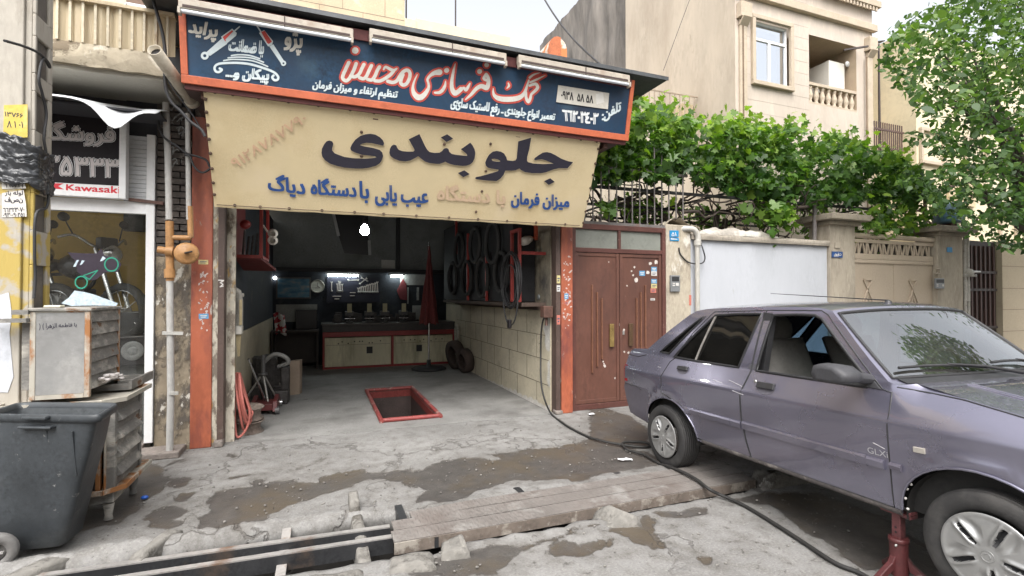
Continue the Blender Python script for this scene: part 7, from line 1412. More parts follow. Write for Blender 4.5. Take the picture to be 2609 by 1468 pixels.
RW0, RW1 = (-.27, 1.054), (.195, 1.347)
loft_across(BODYB, [TOPL[ic], RW0], TS); zone(RW0, (.069, 1.272), .88, 4); zone((.069, 1.272), RW1, .88, 4); loft_across(BODYB, [RW1, TOPL[ir]], TS)
smooth_side(BODYB.build('body', CP, car, weld=False), BODYB)
for key, nm in (('fd', 'front_door'), ('rd', 'rear_door')):
    for far in (False, True):
        m = MB(); side_part(m, key, far); o = m.build(nm, CP, car); smooth_side(o, m)
        if far: continue
        NDOOR = globals().setdefault('NDOOR', {}); NDOOR[nm] = o
m = MB(); side_part(m, 'bp', False); side_part(m, 'bp', True); loft_across(m, TOPL[:ia+1], TS); smooth_side(m.build('rear_bumper', BUMP, car), m)
# panes
m = MB(); loft_across(m, lin(WS0, WS1, 10), [-.95, -.8, -.6, -.4, -.2, 0, .2, .4, .6, .8, .95]); m.build('windscreen', gmat('windscreen glass', (.66, .74, .71), 3.4, .02, .08), car)
m = MB(); loft_across(m, lin(RW0, RW1, 8), [-.88, -.6, -.3, 0, .3, .6, .88]); m.build('rear_window', gmat('dark film glass', (.05, .055, .06), 1.5, .03, .03), car)
def seal(P, r_, o, far, par, name, mt, closed=True): m = MB(); m.tube([SD(x, z, o, far) for x, z in dens(P, .05)], r_, 6, closed); return m.build(name, mt, par)
FILM = gmat('dark film glass', (.05, .055, .06), 1.5, .03, .03); BLUEF = gmat('blue film glass', (.10, .17, .24), 1.5, .03, .03)
def pane(P, far, par, mt):
    vs = [Vector(p) for p in dens(P, .08)]; r = delaunay_2d_cdt(vs, [(i, (i+1) % len(vs)) for i in range(len(vs))], [], 1, 1e-6); m = MB(); m.add([SD(p[0], p[1], -.012, far) for p in r[0]], [tuple(f) for f in r[2]], True); m.build('pane', mt, par)
for far in (False, True):
    fdo = NDOOR['front_door'] if not far else [c for c in car.children if c.name.startswith('front_door')][1]
    rdo = NDOOR['rear_door'] if not far else [c for c in car.children if c.name.startswith('rear_door')][1]
    pane(RWIN, far, rdo, FILM if not far else BLUEF); pane(QWIN, far, car, FILM if not far else BLUEF)
    if far: pane(FWIN, far, fdo, BLUEF)
    seal(FWIN, .011, -.002, far, fdo, 'window_seal', RUBS); seal(RWIN, .011, -.002, far, rdo, 'window_seal', RUBS); seal(QWIN, .010, -.002, far, car, 'window_seal', RUBS)
m = MB(); m.tube([SD(x, z, -.006) for x, z in lin((.497, 1.342), (.358, .966), 6)], .010, 6); m.build('glass_divider', mat('worn bright trim', (.30, .28, .26), .4, .2, metal=.4), NDOOR['rear_door'])
m = MB(); P = [across(*q, -.95) for q in lin(WS0, WS1, 8)]+[across(*WS1, t) for t in np.linspace(-.9, .9, 14)]+[across(*q, .95) for q in lin(WS1, WS0, 8)]+[across(*WS0, t) for t in np.linspace(.9, -.9, 14)]
m.tube(P, .011, 6, True); m.build('windscreen_seal', RUBS, car)
m = MB(); P = [across(*q, -.88) for q in lin(RW0, RW1, 6)]+[across(*RW1, t) for t in np.linspace(-.8, .8, 10)]+[across(*q, .88) for q in lin(RW1, RW0, 6)]+[across(*RW0, t) for t in np.linspace(.8, -.8, 10)]; m.tube(P, .011, 6, True); m.build('rear_window_seal', RUBS, car)
# B pillar black strip, gutter rail
m = MB()
P = [(.962, .962), (.998, .962), (1.045, 1.372), (.985, 1.374)]; m.add([SD(x, z, .004) for x, z in [(.930, .965), (.998, .962), (1.052, 1.365), (.978, 1.365)]], [(0, 1, 2, 3)]); m.build('door_pillar', mat('pillar grey', (.07, .068, .08), .5, .15), car)
# panel gaps: thin dark seams proud of the paint by a hair
m = MB()
for P in (RDOOR, FDOOR):
    Q = dens(P, .05); m.tube([SD(x, z, .000) for x, z in Q], .0042, 5, True)
for P in ([(-.684, .935), (-.48, .93), (-.34, .96), (-.26, 1.0)], [(-.71, .646), (-.45, .645), (-.285, .60)], [(1.93, .975), (2.214, .952), (2.454, .910), (2.75, .858), (2.93, .79)]): m.tube([SD(x, z, .0) for x, z in dens(P, .06)[:-max(1, int(math.hypot(P[-1][0]-P[0][0], P[-1][1]-P[0][1])/.06))] or P], .0042, 5)
m.tube([across(1.985, .998, t) for t in np.linspace(-.97, .97, 20)], .006, 5); m.build('panel_gap', BPL, car)
# raised mouldings along the doors and the sill below them
def strip(x0, x1, z0, z1, o, mt, name, par, n=16, taper=.006):
    m = MB(); prof = [(z0, 0), (z0+.006, o), (z1-.014, o*1.15), (z1-.002, o*.6), (z1, 0)]; xs = np.linspace(x0, x1, n)
    vs = [SD(x, z, oo+.0005) for x in xs for z, oo in prof]; k = len(prof); m.add(vs, [(i*k+j, (i+1)*k+j, (i+1)*k+j+1, i*k+j+1) for i in range(n-1) for j in range(k-1)], False); m.add(vs[:k], [tuple(range(k))]); m.add(vs[-k:], [tuple(range(k-1, -1, -1))]); return m.build(name, mt, par)
strip(.30, .80, .535, .588, .014, CP, 'moulding', NDOOR['rear_door']); strip(.805, .898, .535, .588, .014, CP, 'moulding', NDOOR['rear_door']); strip(.915, 1.80, .535, .595, .014, CP, 'moulding', NDOOR['front_door'], 24); strip(1.802, 1.893, .54, .592, .016, CP, 'moulding', NDOOR['front_door']); strip(1.922, 1.978, .552, .592, .016, BUMP, 'moulding', car, 5)
strip(.45, 1.95, .318, .348, .008, mat('sill road dirt', (.085, .075, .072), .85, .25, 5, .4, 40, col2=(.20, .18, .165), cscale=7, cthr=(.54, .64)), 'sill', car, 30)
# handles
def handle(x0, x1, z0, z1, par, lock):
    m = MB(); P = arc((x0+x1)/2, (z0+z1)/2-.008, (x1-x0)/2+.004, (z1-z0)/2+.012, 0, 2*PI, 20)[:-1]; m.add([SD(x, z, .0025) for x, z in P], [tuple(range(len(P)))]); m.build('handle_recess', mat('recess grey', (.10, .095, .115), .45, .15), par)
    m = MB(); zz = z0+(z1-z0)*.35
    Q = [(x0, zz), (x1, zz), (x1-.004, z1), (x0+.004, z1)]; m.add([SD(x, z, .004) for x, z in Q]+[SD(x, z, .022) for x, z in Q], [(0, 1, 5, 4), (1, 2, 6, 5), (2, 3, 7, 6), (3, 0, 4, 7), (4, 5, 6, 7)]); m.build('handle', BPL, par, .004)
    if lock: m = MB(); c = SD(lock[0], lock[1], .002); m.lathe([(.0001, .006), (.010, .006), (.013, 0)], c, -KL, 12); m.build('lock', mat('bright steel', (.5, .5, .48), .35, .2, metal=.7), par)
handle(.185, .312, .868, .912, NDOOR['rear_door'], None); handle(1.05, 1.195, .835, .893, NDOOR['front_door'], (1.022, .888))
# rear quarter: lamp, fuel flap mark, bumper line
m = MB(); P = [(-.686, .672), (-.628, .672), (-.628, .835), (-.676, .835)]; m.add([SD(x, z, .003) for x, z in P], [(0, 1, 2, 3)])
loft_across(m, [(-.701, .665), (-.688, .80), (-.688, .84)], [-1.0, -.98, -.9, -.7, -.5]); o = m.build('tail_lamp', mat('red lens', (.32, .015, .02), .15, .15, coat=.5), car)
m = MB(); loft_across(m, [(-.701, .665), (-.688, .80), (-.688, .84)], [.5, .7, .9, .98, 1.0]); m.build('tail_lamp', MATS['red lens'], car)
for o in [c for c in car.children if c.name.startswith('tail_lamp')]: o.location = tuple(KA*-.006)
for ts_ in ([-.90, -.82, -.72, -.62, -.55], [.55, .62, .72, .82, .90]):
    m = MB(); loft_across(m, [(2.992, .665), (2.972, .725), (2.915, .802)], ts_); o = m.build('headlight', mat('lamp lens', (.24, .25, .26), .08, .1, coat=1.), car); o.location = tuple(KA*.008+KU*.004)
m = MB(); loft_across(m, [(2.99, .675), (2.974, .72), (2.925, .79)], [-.5, -.25, 0, .25, .5]); o = m.build('grille', BPL, car); o.location = tuple(KA*.008+KU*.004)
m = MB(); loft_across(m, [(3.0, .575), (3.0, .45), (2.975, .36)], TS); o = m.build('front_bumper', BUMP, car); o.location = tuple(KA*.012)
# side lamp, badge
x0, x1 = 2.043, 2.098; m = MB(); Q = [(x0, .676), (x1, .678), (x1, .706), (x0, .703)]; m.add([SD(x, z, .001) for x, z in Q]+[SD(x+.003, z, .012) for x, z in Q], [(0, 1, 5, 4), (1, 2, 6, 5), (2, 3, 7, 6), (3, 0, 4, 7), (4, 5, 6, 7)]); m.build('side_lamp', mat('clear lens', (.40, .37, .33), .2, .15), car, .003)
cs, asp = text_contours('GLXi'); m = MB(); V_, T_ = fill([c for c in cs]); m.add([SD(1.808+.106*x, .609+.032*y, .0035) for x, y in V_], [tuple(t) for t in T_]); m.build('badge', mat('chrome badge', (.62, .62, .66), .3, .1, metal=.6), NDOOR['front_door'])
m = MB()
for pts in ([(.78, .866), (.85, .853), (.925, .838)], [(.62, .848), (.72, .838)], [(.84, .80), (.90, .79), (.945, .785)], [(-.1, .872), (-.05, .868)], [(1.84, .67), (1.90, .652)]): m.tube([SD(x, z, .0005) for x, z in pts], .0022, 4)
m.build('scratches', mat('scratch primer', (.42, .41, .42), .6), car)
# mirror with its sail plate
mr_ = MB()
P = [(1.655, .990), (1.64, 1.03), (1.655, 1.075), (1.70, 1.090), (1.80, 1.085), (1.855, 1.05), (1.868, 1.005), (1.80, .985)]
loftm(mr_, [[CW(1.76+(x-1.76)*k, s, 1.035+(z-1.035)*k) for x, z in P] for s, k in ((-.225, .55), (-.222, .82), (-.20, .97), (-.14, 1.0), (-.075, .86), (-.06, .5))])
mr_.add([CW(1.76+(x-1.76)*.55, -.225, 1.035+(z-1.035)*.55) for x, z in P], [tuple(range(len(P)))], True); mo = mr_.build('wing_mirror', GPL, NDOOR['front_door'])
m = MB(); P = [(1.72, 1.052), (1.80, .968), (1.865, .955), (1.775, 1.045)]; P = [(1.715, 1.058), (1.735, .958), (1.862, .952), (1.79, 1.02)]; m.add([SD(x, z, .005) for x, z in P]+[SD(x, z, -.01) for x, z in P], [(0, 1, 2, 3), (4, 7, 6, 5), (0, 4, 5, 1), (1, 5, 6, 2), (2, 6, 7, 3), (3, 7, 4, 0)]); a, b = CW(1.79, -.08, 1.02), SD(1.79, 1.0, 0); m.tube([a, b], .03, 8); m.build('mirror_mount', GPL, NDOOR['front_door'], .003)
# wipers, cowl, aerial, washer nozzle
m = MB(); loft_across(m, [(1.882, 1.008), (1.93, .988)], [-.93, -.6, -.3, 0, .3, .6, .93]); o = m.build('cowl', BPL, car); o.location = tuple(KU*.004)
def wiper(t0, t1, tp):
    def W2(x, z, t, o): return across(x, z, t)+KU*o+KA*o*.5
    m = MB(); a, b = W2(1.845, 1.041, t0, .022), W2(1.866, 1.022, t1, .022); m.tube([a*(1-k)+b*k+KU*.012*math.sin(PI*k) for k in np.linspace(0, 1, 9)], .008, 6); c = a*.45+b*.55+KU*.018; d = W2(1.925, .985, tp, .03); m.tube([c, (c+d)/2+KU*.012, d], [.007, .009, .012], 6); m.build('wiper', BPL, car)
wiper(-.88, -.12, .12); wiper(.0, .70, .85)
m = MB(); xb, zb = 1.40, 1.436
ab = at(*px('b3', (1555, 612)), X=float(CW(1.4, .78, 1.4)[0])); tipp = at(*px('b3', (860, 553)), X=float(CW(.5, .78, 1.4)[0])-.0)
m.lathe([(.022, 0), (.018, .012), (.001, .02)], across(1.40, 1.396, 0)-KU*.004, KU, 12); m.tube([across(1.40, 1.396, 0)+KU*.012, tipp], [.005, .0022], 6); m.build('aerial', BPL, car)
m = MB(); c = across(2.25, .951, -.35); m.box(c[0]-.012, c[0]+.012, c[1]-.012, c[1]+.012, c[2]-.003, c[2]+.01); m.build('washer_nozzle', BPL, car, .003)
m = MB()
for t in (-.70, -.66): m.tube([across(x, z, t)+KU*.001 for x, z in [(2.06, .985), (2.214, .957), (2.454, .915), (2.75, .865)]], .006, 6)
m.build('bonnet_crease', CP, car)
m = MB(); c = across(1.53, 1.343, -.05)+KA*-.03-KU*.03; m.box(c[0]-.12, c[0]+.12, c[1]+.02, c[1]+.05, c[2]-.06, c[2]+.01); m.build('rear_view_mirror', BPL, car, .01)
# floor, wheel wells, cabin
DK = mat('car underside', (.018, .017, .016), .8, .3)
m = MB()
m.prism([CW(x, .09, z) for x, z in ((-.55, .40), (.40, .36), (1.95, .345), (2.8, .36), (2.8, .5), (2.66, .66), (1.95, .66), (1.9, .48), (.42, .48), (.38, .62), (-.32, .62), (-.55, .6))], KL*1.38); m.build('floor_pan', DK, car)
for cx_, cz_, R_ in ((2.305, .35, .335), (.055, .33, .335)):
    for sx in (.03, 1.53):
        m = MB(); n = 18; w = .22 if sx < .5 else -.22
        vs = [CW(cx_+R_*math.cos(-.15+3.45*i/n), sx+w*j, cz_+R_*.88*math.sin(-.15+3.45*i/n)) for i in range(n+1) for j in (0, 1)]; m.add(vs, [(2*i, 2*i+1, 2*i+3, 2*i+2) for i in range(n)], True); m.add([vs[2*i+1] for i in range(n+1)], [tuple(range(n+1))]); m.build('wheel_arch', DK, car)
m = MB()
for z, x in ((.50, 2.005), (.47, 1.985), (.42, 1.975), (.37, 1.985)): m.ball(CW(x, .02, z), .007, 8, 5)
m.build('arch_rivets', STK[1], car)
for A_ in (FARCH, RARCH): m = MB(); m.tube([SD(x, z, .002) for x, z in A_], .007, 6); m.build('arch_lip', CP, car)
SEAT = mat('grey beige seat cloth', (.11, .105, .098), .9, .12, 8, .1); DSH = mat('dash plastic', (.03, .03, .033), .6, .2)
def seat(x, s, name='front_seat'):
    t = MB(); t.grid(lambda a, b: CW(x-.28+.5*a, s-.24+.48*b, .60+.04*math.sin(PI*a)-.05*(2*b-1)**4), 8, 8); t.grid(lambda a, b: CW(x-.26-.22*a, s-.24+.48*b, .58+.58*a+.0*b)+KA*(.06*(1-(2*b-1)**4)), 10, 8); t.ball(CW(x-.47, s, 1.23), .10, 12, 8, (1.1, .6, .9)); return t.build(name, SEAT, car, 0, None, .07)
seat(1.30, .42); seat(1.30, 1.16)
m = MB(); m.grid(lambda a, b: CW(.10+.40*a, .20+1.16*b, .62+.03*math.sin(PI*a)), 6, 6); m.grid(lambda a, b: CW(.14-.16*a, .20+1.16*b, .60+.50*a), 6, 6); m.build('rear_seat', SEAT, car, 0, None, .08)
m = MB(); m.prism([CW(1.62, .12, .60), CW(1.60, .12, .90), CW(1.68, .12, .95), CW(1.93, .12, .965), CW(1.93, .12, .60)], KL*1.32); m.build('dashboard', DSH, car, .02)
m = MB(); m.tube([CW(1.50+.05*math.sin(a*PI/12)*.5, 1.16+.19*math.cos(a*PI/12), .93+.18*math.sin(a*PI/12)) for a in range(24)], .014, 8, True); m.cyl(CW(1.50, 1.16, .93), CW(1.7, 1.16, .85), .035, n=10); m.beam(CW(1.5, .98, .93), CW(1.5, 1.34, .93), .05, .02); m.build('steering_wheel', DSH, car)
m = MB(); m.prism([CW(-.30, .14, .99), CW(.12, .14, .99), CW(.12, .14, .60), CW(-.3, .14, .60)], KL*1.28); m.build('parcel_shelf', DSH, car)
m = MB(); m.grid(lambda a, b: CW(.27+1.18*a, .24+1.08*b, 1.378+.02*math.sin(PI*b)), 6, 6); m.build('headlining', mat('headlining', (.26, .25, .23), .9), car)
for s_ in (.075, 1.485): m = MB(); m.beam(CW(.92, s_+.03, .60), CW(1.02, s_+(.1 if s_ < 1 else -.1), 1.36), .05, .07, KA); m.beam(CW(.45, s_+.02, .66), CW(1.86, s_+.02, .66), .05, .5, KU); m.build('inner_panel', DSH, car)
# wheels
TYR = mat('tyre rubber', (.028, .027, .027), .75, .2, 6, .12, 50, col2=(.06, .057, .054), cscale=4, cthr=(.5, .7)); CAPM = mat('silver wheel cap', (.33, .33, .325), .38, .06, 4, .04, 30, metal=.55); CAPD = mat('cap slot shade', (.02, .02, .022), .7)
def wheel(x, s, z, steer, out, rot):
    ax_ = (-KL if out < 0 else KL)*math.cos(steer)+KA*math.sin(steer); ax_ /= np.linalg.norm(ax_); c = CW(x, s, z); fwd = np.cross(ax_, KU); fwd /= np.linalg.norm(fwd); up_ = np.cross(fwd, ax_)
    m = MB(); prof = [(.170, -.125), (.175, -.150), (.205, -.165), (.250, -.158), (.266, -.14)]
    for i in range(7): h = -.128+.019*i; prof += [(.272, h), (.272, h+.013), (.266, h+.0135), (.266, h+.0185)]
    prof += [(.268, .006), (.262, .014), (.245, .022), (.215, .024), (.190, .018), (.178, .006), (.172, -.01)]
    m.lathe(prof, c-ax_*.02, ax_, 56); w = m.build('wheel', TYR, car)
    def cp(r_, a, h): return c+ax_*h+(fwd*math.cos(a)+up_*math.sin(a))*r_
    m = MB(); na, rs = 240, [0, .02, .038, .041, .055, .07, .085, .10, .115, .13, .142, .150, .154, .164, .176, .180]
    def hgt_(r_, a):
        base = .022-.010*(r_/.18)**2; k = (a-rot)/(2*PI/5); k = (k-math.floor(k)); d = (k-.5)*2*PI/5     # angle from the slot axis
        y = r_*math.sin(d); slot = 0.
        if .055 < r_ < .157:
            w_ = .009; wid = .030
            if abs(y) < w_ and .068 < r_ < .150: return base-.022, True
            ridge = .008*math.exp(-((abs(y)-.017)/.008)**2); base += ridge
            q = y-.036; dep = .012*max(0, 1-((r_-.118)/.04)**2)*math.exp(-((q-.008)/.014)**2); base -= dep
        if r_ > .16: base += .010*math.exp(-((r_-.172)/.006)**2)
        if .038 <= r_ <= .041: base -= .002
        return base, False
    vs = []; fl_ = []
    for r_ in rs:
        for k in range(na): h, f_ = hgt_(r_, 2*PI*k/na); vs.append(cp(r_, 2*PI*k/na, h)); fl_.append(f_)
    fa, fb_ = [], []
    for i in range(len(rs)-1):
        for k in range(na):
            q = (i*na+k, i*na+(k+1) % na, (i+1)*na+(k+1) % na, (i+1)*na+k); (fb_ if sum(fl_[j] for j in q) >= 2 else fa).append(q)
    m.mi = 0; m.add(vs, fa, True); m.mi = 1; m.add(vs, fb_, True); m.build('wheel_cap', [CAPM, CAPD], w)
    m = MB(); m.tube([cp(.024, 2*PI*k/20, .0225) for k in range(20)], .0014, 5, True); m.tube([cp(.012, a, .023) for a in (.3, 1.5, 2.4, 3.6, 4.6)], .0014, 5); m.build('cap_emblem', CAPM, w)
wheel(0, .0, .272, 0, -1, .35); wheel(2.335, -.005, .300, R(3), -1, .12); wheel(0, 1.56, .272, 0, 1, 0); wheel(2.335, 1.56, .30, 0, 1, 0)
# ---------------------------------------------------------------- the red stand under the sill
b0 = CW(1.905, .07, .33); jx, jy, jz = float(b0[0]), float(b0[1]), float(b0[2])
js = thing('jack_stand', 'scuffed red jack stand holding up the sill behind the front wheel', 'jack stand', (jx, jy, 0))
JR = mat('scuffed red stand', (.085, .02, .021), .5, .2, 5, .2, 40, col2=(.30, .28, .27), cscale=5, cthr=(.56, .64), col3=(.05, .03, .03), thr3=(.6, .68), s3=7)
m = MB(); m.tube([(jx, jy, .05), (jx, jy, .245)], .042, 18); m.lathe([(.042, 0), (.047, .004), (.047, .02), (.042, .024)], (jx, jy, .22), (0, 0, 1), 18); m.build('tube', JR, js)
m = MB(); m.box(jx-.022, jx+.022, jy-.022, jy+.022, .20, jz-.02); m.build('ratchet_bar', mat('oily dark red', (.10, .03, .032), .5, .3, 8, .2), js, .004)
m = MB(); m.box(jx-.03, jx+.03, jy-.075, jy+.075, jz-.022, jz-.002); m.box(jx-.03, jx+.03, jy-.075, jy-.06, jz-.002, jz+.012); m.box(jx-.03, jx+.03, jy+.06, jy+.075, jz-.002, jz+.012); m.build('saddle', mat('oily dark red', (.10, .03, .032)), js, .003)
m = MB()
for q in (.10, .15, .20): pass
for zc in (.275, .30): m.lathe([(.0001, .001), (.006, .001)], (jx-.0222, jy, zc), (-1, 0, 0), 10)
m.build('ratchet_hole', BLKV, js)
m = MB(); m.lathe([(.0001, .012), (.006, .012), (.007, 0)], (jx-.04, jy-.012, .215), (-.9, -.3, 0), 8); m.build('bolt', mat('bright steel', (.5, .5, .48), .35, .2, metal=.7), js)
for k in range(3):
    a = R(172)+k*2*PI/3; m = MB(); d = np.array([math.cos(a), math.sin(a), 0]); n_ = np.array([-d[1], d[0], 0]); o0 = np.array([jx, jy, 0.])
    P = [o0+d*.030+np.array([0, 0, .17]), o0+d*.045+np.array([0, 0, .085]), o0+d*.17+np.array([0, 0, .012]), o0+d*.185+np.array([0, 0, .030]), o0+d*.06+np.array([0, 0, .12])]
    m.prism([p-n_*.015 for p in P], n_*.03); m.build('leg', JR, js, .004)
# ================================================================ GREENERY: grapevine over the yard wall, street tree
def leaf_shape(kind):
    if kind == 'vine': return [(0, 0, 0), (.32, -.16, .02), (.52, .16, -.02), (.30, .34, .03), (.40, .66, -.04), (.14, .60, .03), (0, 1.0, -.06), (-.14, .60, .03), (-.40, .66, -.04), (-.30, .34, .03), (-.52, .16, -.02), (-.32, -.16, .02)]
    return [(0, 0, 0), (.22, .18, .03), (.30, .48, .02), (.18, .80, -.03), (0, 1.05, -.10), (-.18, .80, -.03), (-.30, .48, .02), (-.22, .18, .03)]
def leaf_mat(name, a, b, c, tr=.35):
    m = bpy.data.materials.new(name); m.use_nodes = True; nt = m.node_tree; N = nt.nodes; L = nt.links; p = N['Principled BSDF']
    at_ = N.new('ShaderNodeAttribute'); at_.attribute_name = 'hue'; r = N.new('ShaderNodeValToRGB'); r.color_ramp.elements[0].color = (*a, 1); r.color_ramp.elements[1].color = (*c, 1); e = r.color_ramp.elements.new(.5); e.color = (*b, 1)
    L.new(at_.outputs['Fac'], r.inputs[0]); L.new(r.outputs[0], p.inputs['Base Color']); p.inputs['Roughness'].default_value = .45; p.inputs['Specular IOR Level'].default_value = .45
    t = N.new('ShaderNodeBsdfTranslucent'); mx = N.new('ShaderNodeMixShader'); mx.inputs[0].default_value = tr
    g = N.new('ShaderNodeMix'); g.data_type = 'RGBA'; g.blend_type = 'MULTIPLY'; g.inputs[0].default_value = 1; L.new(r.outputs[0], g.inputs[6]); g.inputs[7].default_value = (1.5, 1.7, .6, 1); L.new(g.outputs[2], t.inputs[0])
    L.new(p.outputs[0], mx.inputs[1]); L.new(t.outputs[0], mx.inputs[2]); L.new(mx.outputs[0], N['Material Output'].inputs[0]); return m
def leaves(name, centres, size, kind, mt, parent, up_bias=.6, hue=None, droop=0.):
    sh = np.array(leaf_shape(kind)); n = len(centres); k = len(sh); C_ = np.asarray(centres)
    nrm = RNG.normal(size=(n, 3))*.75+np.array([0, -.35, up_bias]); nrm /= np.linalg.norm(nrm, axis=1)[:, None]
    t = RNG.normal(size=(n, 3))+np.array([0, 0, -droop]); t -= nrm*(t*nrm).sum(1)[:, None]; t /= np.linalg.norm(t, axis=1)[:, None]; b = np.cross(nrm, t)
    sz = size*RNG.uniform(.4, 1.35, n)
    V = C_[:, None, :]+(b[:, None, :]*sh[None, :, 0:1]+t[:, None, :]*sh[None, :, 1:2]+nrm[:, None, :]*sh[None, :, 2:3]*1.6)*sz[:, None, None]
    me = bpy.data.meshes.new(name); off = np.array(base_of(parent)); V = V.reshape(-1, 3)-off
    me.vertices.add(n*k); me.vertices.foreach_set('co', V.reshape(-1)); me.loops.add(n*k); me.loops.foreach_set('vertex_index', np.arange(n*k)); me.polygons.add(n); me.polygons.foreach_set('loop_start', np.arange(n)*k); me.polygons.foreach_set('loop_total', np.full(n, k)); me.update(calc_edges=True)
    h = (RNG.uniform(0, 1, n) if hue is None else np.clip(hue+RNG.normal(0, .22, n), 0, 1)); a = me.attributes.new('hue', 'FLOAT', 'POINT'); a.data.foreach_set('value', np.repeat(h, k))
    me.materials.append(mt); o = bpy.data.objects.new(name, me); COL.objects.link(o); o.parent = parent; return o
BARK = mat('vine bark', (.060, .045, .036), .9, .3, 8, .5, 30)
vn = thing('grapevine', 'dense green grapevine spilling over the railing and the white yard wall', 'grapevine', (6.0, 7.0, 0))
# outline of the leafy mass in the photograph, turned into a band of canopy between Y 5.75 and 8.6
CUP = [(1515, 400), (1540, 350), (1590, 300), (1640, 288), (1700, 278), (1760, 300), (1800, 322), (1860, 318), (1900, 300), (1960, 330), (2010, 322), (2060, 345), (2120, 355), (2170, 350), (2230, 385), (2290, 400), (2340, 420), (2370, 470), (2380, 500)]
CLO = [(1515, 470), (1560, 470), (1620, 455), (1700, 462), (1760, 455), (1820, 478), (1880, 500), (1940, 495), (1990, 520), (2050, 520), (2110, 530), (2160, 520), (2220, 515), (2290, 540), (2330, 510), (2380, 505)]
ux, uy_ = zip(*CUP); lx_, ly_ = zip(*CLO)
cl = []; hu = []
NL = 0
while NL < 12000:
    u = random.uniform(1515, 2378); a = np.interp(u, ux, uy_)+26*nz3(u*.02, 0, 0)+14*nz3(u*.07, 3, 0); b = np.interp(u, lx_, ly_)+26*nz3(u*.022, 5, 0)+10*nz3(u*.09, 8, 0)
    v = random.uniform(a, b); Y = 5.75+3.0*random.random()**1.5; 
    d = nz3(u*.016, v*.02, Y*.5, 1)+.5*nz3(u*.05, v*.06, Y, 1)
    if d < -.10 and random.random() < .93: continue
    t = (v-a)/(b-a+1e-6)
    p = at(u, v, Y=Y); cl.append(p); hu.append(.52-.5*t+.45*d+.14*(2000-u)/500); NL += 1  # leaf tone darkens downwards: shade under the canopy put into the colour
# hanging sprays and shoots
for u, v, w, h, Yc, n in ((2250, 560, 60, 55, 5.9, 260), (2330, 560, 45, 50, 6.0, 160), (1990, 545, 40, 50, 5.85, 170), (1940, 530, 40, 40, 6.1, 140), (1550, 530, 26, 18, 5.86, 40), (1640, 540, 80, 45, 8.2, 320), (1800, 560, 60, 30, 8.4, 160), (2080, 560, 50, 60, 7.5, 150), (2170, 600, 40, 40, 6.3, 90), (1620, 262, 26, 16, 5.6, 30)):
    for i in range(n): p = at(u+random.gauss(0, w*.5), v+random.gauss(0, h*.5), Y=Yc+random.gauss(0, .15)); cl.append(p); hu.append(.5)
for u in range(1560, 2340, 17):
    a = np.interp(u, ux, uy_); l = random.uniform(8, 62)
    for i in range(6): p = at(u+random.gauss(0, 4)+i*random.uniform(-2, 2), a-l*i/6, Y=6.1+random.random()*1.4); cl.append(p); hu.append(.85)
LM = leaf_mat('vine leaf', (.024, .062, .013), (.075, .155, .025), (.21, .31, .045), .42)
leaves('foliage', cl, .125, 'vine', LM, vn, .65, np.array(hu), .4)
m = MB()
def twist(p, q, r0, r1, w, n=9):
    p, q = np.array(p, float), np.array(q, float); P = [p*(1-t)+q*t+np.array([nz3(t*3, p[0], q[2], 1), nz3(t*3, p[1], 4, 1), nz3(t*3, q[0], 9, 1)])*w*math.sin(PI*t) for t in np.linspace(0, 1, n)]; m.tube(P, list(np.linspace(r0, r1, n)), 6)
for x, y in ((5.6, 7.2), (6.4, 7.0), (6.9, 7.3)): twist((x, y, 0), (x+random.uniform(-.4, .4), y-.3, 2.9), .08, .05, .25)
m.build('trunk', BARK, vn)
m = MB()
for i in range(70): x, y = random.uniform(3.3, 9.2), random.uniform(5.9, 8.3); twist((x, y, random.uniform(2.55, 3.1)), (x+random.uniform(-1.3, 1.3), y+random.uniform(-.8, .6), random.uniform(2.75, 3.5)), random.uniform(.012, .035), .008, .22)
for i in range(26): x = random.uniform(3.4, 8.8); y = random.uniform(5.85, 6.4); twist((x, y, random.uniform(2.9, 3.2)), (x+random.uniform(-.3, .3), y, random.uniform(2.35, 2.7)), .007, .004, .12)
m.build('branches', BARK, vn)
tr_ = thing('vine_trellis', 'rusty bar trellis carrying the grapevine above the yard wall', 'trellis', (6.2, 7, 0))
m = MB()
for y in (6.0, 7.2, 8.4): m.beam((3.2, y, 3.02), (9.3, y, 3.06), .04, .04)
for x in (3.4, 4.6, 5.8, 7.0, 8.2, 9.2): m.beam((x, 5.95, 3.08), (x, 8.5, 3.08), .03, .03)
m.build('bars', BLKS, tr_)
for x, y in ((7.72, 5.95), (8.55, 6.6), (5.05, 8.4)): m = MB(); m.cyl((x, y, 2.2 if y < 6.2 else 0), (x+.03, y, 3.1), .035, n=8); m.build('post', BARM, tr_)
# dark shed standing in the yard behind
m = MB(); m.box(3.1, 5.0, 9.0, 9.06, 0, 3.4); single('yard_shed', m, mat('dark shed boards', (.05, .04, .035), .9, .3, 5, .3), 'dark shed wall seen between the railing bars', 'shed')
